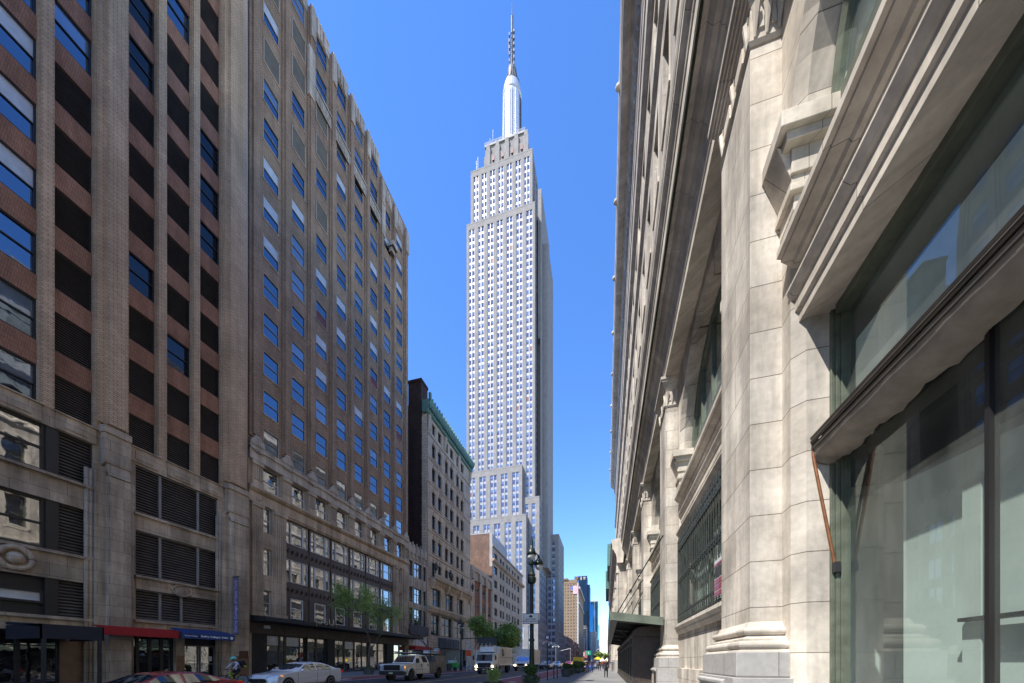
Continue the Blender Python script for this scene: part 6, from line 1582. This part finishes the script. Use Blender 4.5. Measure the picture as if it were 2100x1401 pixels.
# ================================================================== STREET FURNITURE
def twin_lamp(label, loc, rz=0, dirs=(180, 0), zs=(8.25, 7.9), q=.8):
    T = thing('street_lamp', label, 'street lamp', (0, 0, 0))
    m = MB(); m.lathe([(.30, 0), (.30, .12), (.24, .2), (.22, .75), (.26, .8), (.20, .9), (.16, 1.0), (.14, 2.6), (.17, 2.65), (.17, 2.75), (.13, 2.8), (.115, 5.3), (.10, 6.9)], (0, 0, 0), 16)
    m.lathe([(.12, 6.2), (.24, 6.3), (.27, 6.45), (.27, 6.6), (.2, 6.7), (.24, 6.78), (.15, 6.95), (.10, 7.2)], (0, 0, 0), 14); m.lathe([(.09, 7.1), (.08, 8.9), (.03, 9.2)], (0, 0, 0), 10)
    m.lathe([(.1, 7.4), (.2, 7.45), (.2, 7.6), (.1, 7.65)], (0, 0, 0), 12); m.build('pole', 'lamp_green', T, smooth=False)
    for an, zz in zip(dirs, zs):
        c, n = math.cos(R(an)), math.sin(R(an)); ro = lambda mb: setattr(mb, 'v', [(x*c-y*n, x*n+y*c, z) for x, y, z in mb.v])
        a = MB(); pts = [(.02, 0, zz-.9)]+[(.30*(1-math.cos(math.pi*k/10)), 0, zz-.1+.42*math.sin(math.pi*k/10)) for k in range(11)]
        a.tube(pts, .04, 7); a.tube([(.02, 0, zz-.6), (.25, 0, zz-.5), (.35, 0, zz-.25), (.2, 0, zz-.1)], .025, 6); a.tube([(.3, 0, zz+.3), (.2, 0, zz+.55), (.05, 0, zz+.62), (-.05, 0, zz+.5)], .035, 6)
        ro(a); a.build('arm', 'lamp_green', T, smooth=True)
        x = .6; l = MB(); l.lathe([(.03, .26), (.09, .14), (.12, 0), (.26*q, -.08), (.33*q, -.24), (.36*q, -.40), (.33*q, -.40)], (x, 0, zz), 18); ro(l); lo = l.build('lamp_shade', 'lamp_green', T, smooth=True)
        g = MB(); g.lathe([(.31*q, -.40), (.29*q, -.54), (.2*q, -.66), (.05*q, -.72)], (x, 0, zz), 18); ro(g); g.build('globe', 'globe_glass', lo, smooth=True)
    T.location = loc; T.rotation_euler = (0, 0, rz)
    return T
L1 = twin_lamp('dark green twin street lamp standing by the near planter, nearest lamp', (-4.5, 21.6, SW), R(8), (-88, 45))
m = MB(); m.box(.12, .34, -.12, .12, 5.0, 6.0); m.box(.15, .42, -.14, .14, 5.98, 6.05); m.box(.2, .3, -.05, .05, 4.6, 5.0); m.build('signal_box', 'lamp_green', L1)
m = MB(); m.box(.16, .28, -.14, -.12, 4.75, 4.9); m.build('sensor', 'sign_white', L1)
m = MB()
for sd in (-1, 1):
    m.tube([(sd*.12, 0, 2.35)]+[(sd*(.12+.5*math.sin(math.pi/2*k/8)), 0, 2.95-.62*math.cos(math.pi/2*k/8)) for k in range(9)], .018, 5)
    for q in range(3): m.tube([(sd*(.22+.13*q)+.05*math.cos(t), 0, 2.78+.05*math.sin(t)) for t in [2*math.pi*k/8 for k in range(9)]], .012, 4)
    m.tube([(sd*.12, 0, 2.95), (sd*.62, 0, 2.95)], .015, 5)
m.build('basket_bracket', 'lamp_green', L1)
PS = thing('bus_lane_sign', 'white sign plate with camera symbol reading BUS LANES PHOTO ENFORCED on the lamp post', 'sign', (-4.5, 21.3, 3.9), R(8))
m = MB(); m.box(-.50, .50, 0, .03, -.10, .56); m.build('plate', 'text_black', PS, bevel=0).matrix_parent_inverse = Matrix()
m = MB(); m.box(-.465, .465, -.008, -.001, -.065, .525); m.build('face', 'sign_white', PS).matrix_parent_inverse = Matrix()
m = MB(); m.box(-.10, .10, -.016, -.009, .30, .42); m.box(-.05, .05, -.016, -.009, .42, .46); m.lathe([(.045, 0), (.045, .006)], (0, -.024, .355), 14, 'y'); m.build('camera_symbol', 'text_black', PS).matrix_parent_inverse = Matrix()
for t, z in (('BUS LANES', .19), ('PHOTO ENFORCED', .05)):
    o = lettering('lettering', t, .125, 'text_black', (0, -.012, z), RS, None, ext=.002, bold=.002); o.parent = PS
for zz in (.1, .4): m = MB(); m.tube([(-.1, .12, zz), (.1, .12, zz)], .02, 5); m.box(-.02, .02, .02, .2, zz-.02, zz+.02); m.build('clamp', 'steel_dark', PS).matrix_parent_inverse = Matrix()
BS = thing('bus_stop_sign', 'thin bus stop pole with round dark blue disc', 'sign', (-4.05, 24.9, SW))
m = MB(); m.tube([(0, 0, 0), (0, 0, 2.75)], .035, 8); m.build('pole', 'steel_dark', BS).matrix_parent_inverse = Matrix()
m = MB(); m.lathe([(.20, -.015), (.20, .015)], (0, -.02, 3.08), 24, 'y'); m.build('disc', 'sign_blue', BS).matrix_parent_inverse = Matrix()
m = MB(); m.box(-.09, .09, -.045, -.037, 3.02, 3.18); m.box(-.10, .10, -.045, -.037, 2.97, 3.01); m.build('bus_symbol', 'text_white', BS).matrix_parent_inverse = Matrix()
m = MB(); m.box(-.06, .06, -.03, 0, 2.72, 2.86); m.build('route_plate', 'car_red', BS).matrix_parent_inverse = Matrix()
bo = None
for i, (x, y) in enumerate(((-3.95, 27.4), (-3.75, 27.9))):
    m = MB(); m.lathe([(.04, 0), (.04, .9), (.05, .92), (.02, .98)], (0, 0, 0), 10)
    o = m.build('bollard', 'steel_dark'); o.location = (x, y, SW); tag(o, ('thin black post beside the bus stop pole, left of a pair', 'thin black post beside the bus stop pole, right of a pair')[i], 'bollard', 'thin black posts')
# ------------------------------------------------------------------ plants
def leaf_cloud(mb, c, rx, ry, rz, n, s, slots=2, hole=.0, seed=0):
    rnd = random.Random(seed)
    for _ in range(n):
        while True:
            p = Vector((rnd.uniform(-1, 1), rnd.uniform(-1, 1), rnd.uniform(-1, 1)))
            if hole < p.length < 1: break
        q = Vector((c[0]+p.x*rx, c[1]+p.y*ry, c[2]+p.z*rz)); a = Vector((rnd.gauss(0, 1), rnd.gauss(0, 1), rnd.gauss(0, 1))).normalized(); b = a.cross(Vector((rnd.gauss(0, 1), rnd.gauss(0, 1), rnd.gauss(0, 1)))).normalized()
        k = s*rnd.uniform(.6, 1.3); mb.cur = rnd.randrange(slots)
        mb.add([q-a*k, q+b*k*.45, q+a*k, q-b*k*.45], [(0, 1, 2, 3)])
def planter(label, loc, pot='pot_green', r=.42, h=.55, bush=.40, square=False, trailing=True, seed=1, group='planters along the right kerb', bz=None, flowers=False):
    T = thing('planter', label, 'planter', loc, 0, group)
    m = MB(); m.lathe([(r*.72, 0), (r*.78, .05), (r*.95, h*.85), (r*1.08, h*.88), (r*1.1, h), (r*.9, h), (r*.9, h-.06)], (0, 0, 0), 4 if square else 20); o = m.build('pot', pot, T); o.matrix_parent_inverse = Matrix()
    if square: o.rotation_euler = (0, 0, R(45))
    m = MB()
    if bush: leaf_cloud(m, (0, 0, (bz or h+bush*.75)), bush, bush, bush*.85, 2200, .045, 2, .62, seed); m.ball((0, 0, (bz or h+bush*.75)), bush*.75, 12, .85)
    if trailing: 
        for k in range(26):
            t = k*.5; leaf_cloud(m, (r*1.12*math.cos(t), r*1.12*math.sin(t), h-.10-.14*(k % 3)), .12, .12, .16, 26, .04, 2, 0, seed+k)
    if m.f: m.build('foliage', ['leaf_mid', 'leaf_dark'], T).matrix_parent_inverse = Matrix()
    m = MB()
    if flowers or trailing:
        rnd = random.Random(seed+9)
        for k in range(70 if flowers else 40):
            t = rnd.uniform(0, 6.28); q = r*rnd.uniform(.8, 1.25); m.ball((q*math.cos(t), q*math.sin(t), h-rnd.uniform(-.05, .3)), .02, 5)
        m.build('flowers', 'flower_white', T).matrix_parent_inverse = Matrix()
    return T
planter('dark green pot with a clipped round shrub in front of the green lamp post', (-4.15, 19.6, SW), r=.40, h=.58, bush=.40, bz=.90, seed=3)
T = planter('planter at the bottom edge with loose green and purple flower stems', (-4.7, 14.4, SW), r=.45, h=.5, bush=0, trailing=False, seed=4)
m = MB(); rnd = random.Random(5)
for k in range(90):
    t = rnd.uniform(0, 6.28); q = rnd.uniform(.02, .30); hh = rnd.uniform(.30, .78)
    x, y = q*math.cos(t), q*math.sin(t); m.cur = 0; m.tube([(x*.6, y*.6, .45), (x, y, .5+hh*.5), (x*1.3, y*1.3, .45+hh)], .006, 3); leaf_cloud(m, (x*1.15, y*1.15, .45+hh*.75), .05, .05, .1, 9, .03, 1, 0, k)
    m.cur = 1; 
    if k % 4 == 0: m.ball((x*1.3, y*1.3, .47+hh), .028, 5)
m.build('flower_stems', ['leaf_light', 'flower_purple'], T).matrix_parent_inverse = Matrix()
planter('wide grey stone planter with dark plants, nearest of the row beside the bus lane', (-3.45, 31.5, SW), 'pot_grey', .48, .72, .32, trailing=False, seed=11)
planter('smaller grey planter just behind the wide one', (-3.5, 35.2, SW), 'pot_grey', .42, .55, .36, seed=12)
planter('grey planter with tall clipped green hedge below the yellow cart', (-3.2, 40, SW), 'pot_grey', .55, .6, .52, seed=13)
planter('grey planter with bright green plants, farthest of the row', (-3.0, 45, SW), 'pot_grey', .5, .6, .5, seed=14)
planter('shallow stone bowl planter on the left pavement in front of the dark shopfront', (-23.9, 31.5, SW), 'pot_grey', .6, .65, 0, trailing=False, seed=15, group=None)
ped = [o for o in bpy.data.objects if o.get('label', '').startswith('shallow stone bowl')][0]
m = MB(); leaf_cloud(m, (0, 0, .7), .5, .5, .14, 260, .07, 2, 0, 6); m.build('foliage', ['leaf_mid', 'leaf_dark'], ped).matrix_parent_inverse = Matrix()

def tree(label, loc, H, crown, n_leaf, leaf_s, mats, seed, trunk=.14, depth=4, spread=.75, first=.35, ncl=None, group=None, bare=False, lean=(0, 0)):
    rnd = random.Random(seed); T = thing('street_tree', label, 'tree', loc, 0, group); tb = MB(); tips = []
    def grow(p, d, L, r, lvl):
        q = p; path = [p]; rs = [r]; n = 4
        for k in range(n):
            d = (d+Vector((rnd.gauss(0, .10), rnd.gauss(0, .10), rnd.gauss(.02, .06)))).normalized(); q = q+d*L/n; path.append(q); rs.append(r*(1-.45*(k+1)/n))
        tb.tube(path, rs, 7 if lvl == 0 else 5, cap=False)
        if lvl >= depth-2: tips.extend(path[2:])
        if lvl >= depth: tips.append(q); return
        nc = 3 if lvl < 2 else (2 if rnd.random() < .5 else 3)
        for k in range(nc):
            ax = Vector((rnd.gauss(0, 1), rnd.gauss(0, 1), 0)).normalized(); an = rnd.uniform(.35, spread)
            nd = (d*math.cos(an)+ax*math.sin(an)+Vector((0, 0, .12))).normalized()
            grow(path[-1] if k < 2 else path[rnd.choice((2, 3))], nd, L*rnd.uniform(.6, .82), rs[-1]*.78, lvl+1)
    grow(Vector((0, 0, 0)), Vector((lean[0], lean[1], 1)).normalized(), H*first, trunk, 0)
    tb.build('trunk', 'tree_bark', T, smooth=True).matrix_parent_inverse = Matrix()
    if n_leaf:
        m = MB(); cl = [(t+Vector((rnd.gauss(0, .12), rnd.gauss(0, .12), rnd.gauss(0, .12))), rnd.uniform(.5, 1.0)*crown*.24, rnd.randrange(len(mats))) for t in tips]
        for _ in range(n_leaf):
            c, rr, mi = rnd.choice(cl); p = c+Vector((rnd.gauss(0, rr*.62), rnd.gauss(0, rr*.62), rnd.gauss(0, rr*.42)))
            a = Vector((rnd.gauss(0, 1), rnd.gauss(0, 1), rnd.gauss(0, .6))).normalized(); b = a.cross(Vector((rnd.gauss(0, 1), rnd.gauss(0, 1), rnd.gauss(0, 1)))).normalized(); k = leaf_s*rnd.uniform(.6, 1.4)
            m.cur = mi if rnd.random() < .75 else rnd.randrange(len(mats)); m.add([p-a*k, p+b*k*.5, p+a*k, p-b*k*.5], [(0, 1, 2, 3)])
        m.build('crown', mats, T).matrix_parent_inverse = Matrix()
    return T
tree('slender street tree with thin fresh yellow-green leaves in front of the dark canopy', (-24.4, 31.8, SW), 10.2, 2.9, 15000, .06, ['leaf_light', 'leaf_light', 'leaf_mid'], 21, .13, 4, .7, .36)
tree('leafless street tree behind the utility truck', (-24.8, 47.5, SW), 11.5, 3, 300, .08, ['leaf_light'], 33, .16, 5, .62, .33)
x, y = XY(1018, 80); tree('full bushy green street tree behind the box trucks', (x, y, SW), 12.5, 6.4, 24000, .19, ['leaf_light', 'leaf_mid', 'leaf_light'], 8, .24, 4, 1.0, .30)
x, y = XY(985, 72); tree('smaller green tree hanging left of the bushy one, behind the striped barrier', (x, y, SW), 10.5, 4, 9000, .15, ['leaf_mid', 'leaf_light'], 18, .14, 4, .8, .34)
for i, (px, D, lab) in enumerate(((1231, 190, 'small bright green tree far up the right pavement'), (1238, 240, 'farther small green tree at the end of the right pavement'), (1224, 280, 'tiny far tree near the vanishing point'))):
    x, y = XY(px, D); tree(lab, (x, y, SW), 9, 4, 3500, .35, ['leaf_light', 'leaf_mid'], 40+i, .2, 3, .8, .3, group='distant street trees')
# left pavement lamp with signal arm
x, y = XY(945.5, 51)
L2 = twin_lamp('dark twin street lamp on the left pavement carrying a long signal arm', (x, y, SW), R(90)); L2.scale = (.85, .85, .85)
MA = thing('traffic_signal', 'long dark mast arm with blank grey sign panel reaching over the avenue', 'signal', (x, y, 4.75))
m = MB(); m.tube([(0, 0, 0), (5.6, 0, .12)], .06, 6); m.build('arm', 'steel_dark', MA).matrix_parent_inverse = Matrix()
m = MB(); m.box(2.5, 5.4, -.05, .0, -.98, .02); m.build('sign_panel', 'sign_grey', MA).matrix_parent_inverse = Matrix()
# striped construction barrier frame
x, y = XY(961, 50); BR = thing('barrier_mast', 'tall white striped lattice frame with orange light box behind the first box truck', 'barrier', (x, y, SW))
m = MB()
for s in (-.35, .35): m.tube([(s, 0, 0), (s*.6, 0, 4.4)], .05, 5)
for k in range(8): m.tube([(-.35+.02*k, 0, .55*k), (.35-.02*k, 0, .55*(k+1))], .045, 5)
for k in range(5): m.tube([(.5+.6*k, 0, 3.0), (.9+.6*k, 0, 3.9)], .05, 5)
m.tube([(.3, 0, 2.95), (3.5, 0, 2.95)], .04, 5); m.build('frame', 'barrier_white', BR).matrix_parent_inverse = Matrix()
m = MB(); m.box(-.4, .4, -.15, .1, 2.1, 2.95); m.build('light_box', 'barrier_orange', BR).matrix_parent_inverse = Matrix()
# green kiosk cart on the left pavement
x, y = XY(928, 50); GC = thing('kiosk_cart', 'small green and white cart behind the utility truck', 'cart', (x, y, SW))
m = MB(); m.box(-.7, .9, -.5, .5, .45, 1.15); m.build('body', 'cart_green', GC, bevel=.06).matrix_parent_inverse = Matrix()
m = MB(); m.box(-.5, .5, -.4, .4, 1.15, 1.5); m.tube([(.6, -.4, 1.15), (.6, -.4, 1.9)], .03, 5); m.build('cab', 'sign_white', GC, bevel=.08).matrix_parent_inverse = Matrix()
for s in (-.4, .6): m = MB(); m.lathe([(.28, -.08), (.28, .08)], (s, -.45, .28), 14, 'y'); m.build('wheel', 'tyre', GC).matrix_parent_inverse = Matrix()
x, y = XY(921, 49); LB = MB(); LB.lathe([(.32, 0), (.36, .9), (.40, .95), (.3, 1.05)], (0, 0, 0), 14); o = LB.build('litter_bin', 'grille_iron'); o.location = (x, y, SW); tag(o, 'dark green litter bin beside the small green cart', 'bin')
# yellow cart, clock, signs up the right pavement
YC = thing('vendor_cart', 'bright yellow box cart behind the hedge planter', 'cart', (-4.3, 56, SW))
m = MB(); m.box(-.7, .75, -.4, 2.4, .5, 2.0); m.build('box', 'van_yellow', YC, bevel=.04).matrix_parent_inverse = Matrix()
m = MB(); m.box(.1, .6, -.3, .3, 2.0, 2.25); m.build('roof_vent', 'bronze_frame', YC).matrix_parent_inverse = Matrix()
for yy in (0, 1.9): m = MB(); m.lathe([(.28, -.08), (.28, .08)], (.6, yy, .3), 14, 'x'); m.build('wheel', 'tyre', YC).matrix_parent_inverse = Matrix()
m = MB(); m.box(-.6, -.1, -.42, -.405, .6, 1.0); m.build('panel', 'sign_white', YC).matrix_parent_inverse = Matrix()
x, y = XY(1185, 75); CK = thing('street_clock', 'ornate dark red post clock rising behind the yellow cart', 'clock', (x, y, SW))
m = MB(); m.lathe([(.3, 0), (.3, .5), (.14, .7), (.10, 2.3), (.2, 2.4)], (0, 0, 0), 12); m.build('post', 'clock_red', CK).matrix_parent_inverse = Matrix()
m = MB(); m.box(-.38, .38, -.2, .2, 2.5, 3.4); m.lathe([(.42, -.18), (.42, .18)], (0, 0, 3.75), 20, 'y'); m.lathe([(.2, 4.1), (.1, 4.4), (.02, 4.8)], (0, 0, 0), 8); m.build('case', 'clock_red', CK).matrix_parent_inverse = Matrix()
m = MB(); m.lathe([(.3, -.02), (.3, 0)], (0, -.18, 3.75), 20, 'y'); m.build('dial', 'cloth_tan', CK).matrix_parent_inverse = Matrix()
x, y = XY(1207, 95); GS = thing('road_sign', 'green road sign on a post above the distant crowd', 'sign', (x, y, SW))
m = MB(); m.tube([(0, 0, 0), (0, 0, 4.2)], .06, 6); m.build('post', 'steel_dark', GS).matrix_parent_inverse = Matrix()
m = MB(); m.box(-.6, .6, -.08, -.03, 3.0, 4.2); m.build('plate', 'sign_green', GS).matrix_parent_inverse = Matrix()
m = MB(); m.box(-.2, .1, -.1, -.085, 3.7, 3.85); m.box(.0, .12, -.1, -.085, 3.3, 3.7); m.build('arrow', 'text_white', GS).matrix_parent_inverse = Matrix()
for i, (px, D, z0, z1, w_, mt, lab) in enumerate(((1201.5, 110, 2.4, 4.6, .45, 'car_red', 'red vertical shop banner left of the green road sign'), (1199, 118, 3.0, 4.4, .35, 'sign_white', 'white vertical banner far up the pavement'))):
    x, y = XY(px, D); B_ = thing('banner', lab, 'banner', (x, y, SW)); m = MB(); m.tube([(0, .05, 0), (0, .05, z1+.3)], .05, 5); m.build('post', 'steel_dark', B_).matrix_parent_inverse = Matrix(); m = MB(); m.box(-w_, w_, -.03, 0, z0, z1); m.build('cloth', mt, B_).matrix_parent_inverse = Matrix()
for i, (px, D, lab) in enumerate(((1226, 75, 'yellow and blue sunshade stall farther up the pavement'), )):
    x, y = XY(px, D); U = thing('umbrella', lab, 'umbrella', (x, y, SW)); m = MB(); m.tube([(0, 0, 0), (0, 0, 2.2)], .03, 5); m.build('pole', 'steel_dark', U).matrix_parent_inverse = Matrix()
    m = MB(); m.lathe([(1.0, 1.75), (.55, 2.05), (.02, 2.3)], (0, 0, 0), 8); m.build('canopy', 'van_yellow', U).matrix_parent_inverse = Matrix()
# distant signals over the crossing
for i, (px, D, h_, arm, lab) in enumerate(((1170, 105, 5.2, -3.6, 'pale signal mast arm crossing the avenue beyond the red car'), (1238, 120, 6.0, -2.6, 'far lamp arm over the pavement crowd'))):
    x, y = XY(px, D); Q = thing('signal_mast', lab, 'signal', (x, y, SW)); m = MB(); m.tube([(0, 0, 0), (0, 0, h_)], .08, 6); m.tube([(0, 0, h_), (arm, 0, h_-.9)], .07, 6); m.build('mast', 'metal_mullion', Q).matrix_parent_inverse = Matrix()
    m = MB(); m.box(arm*.7-.12, arm*.7+.12, -.1, .1, h_-1.7, h_-.75); m.build('signal_head', 'lamp_green', Q).matrix_parent_inverse = Matrix()
lp = None
for i, (px, D) in enumerate(((1122, 95), (1140, 120), (1132, 105))):
    x, y = XY(px, D)
    if lp is None:
        lp = thing('street_lamp', 'pale distant twin lamp on the left side, nearest of three', 'street lamp', (x, y, SW), 0, 'distant lamps'); m = MB(); m.tube([(0, 0, 0), (0, 0, 6.5)], .09, 6); m.build('pole', 'metal_mullion', lp).matrix_parent_inverse = Matrix()
        for s in (-1, 1): m = MB(); m.tube([(0, 0, 6.2), (s*.7, 0, 6.7), (s*1.0, 0, 6.4)], .06, 5); m.ball((s*1.0, 0, 6.2), .28, 8); m.build('lamp_head', 'globe_glass', lp).matrix_parent_inverse = Matrix()
    else: dup_at(lp, (x, y, SW), 0, ('', 'pale distant twin lamp on the left side, farthest of three', 'pale distant twin lamp on the left side, middle one of three')[i], group='distant lamps')
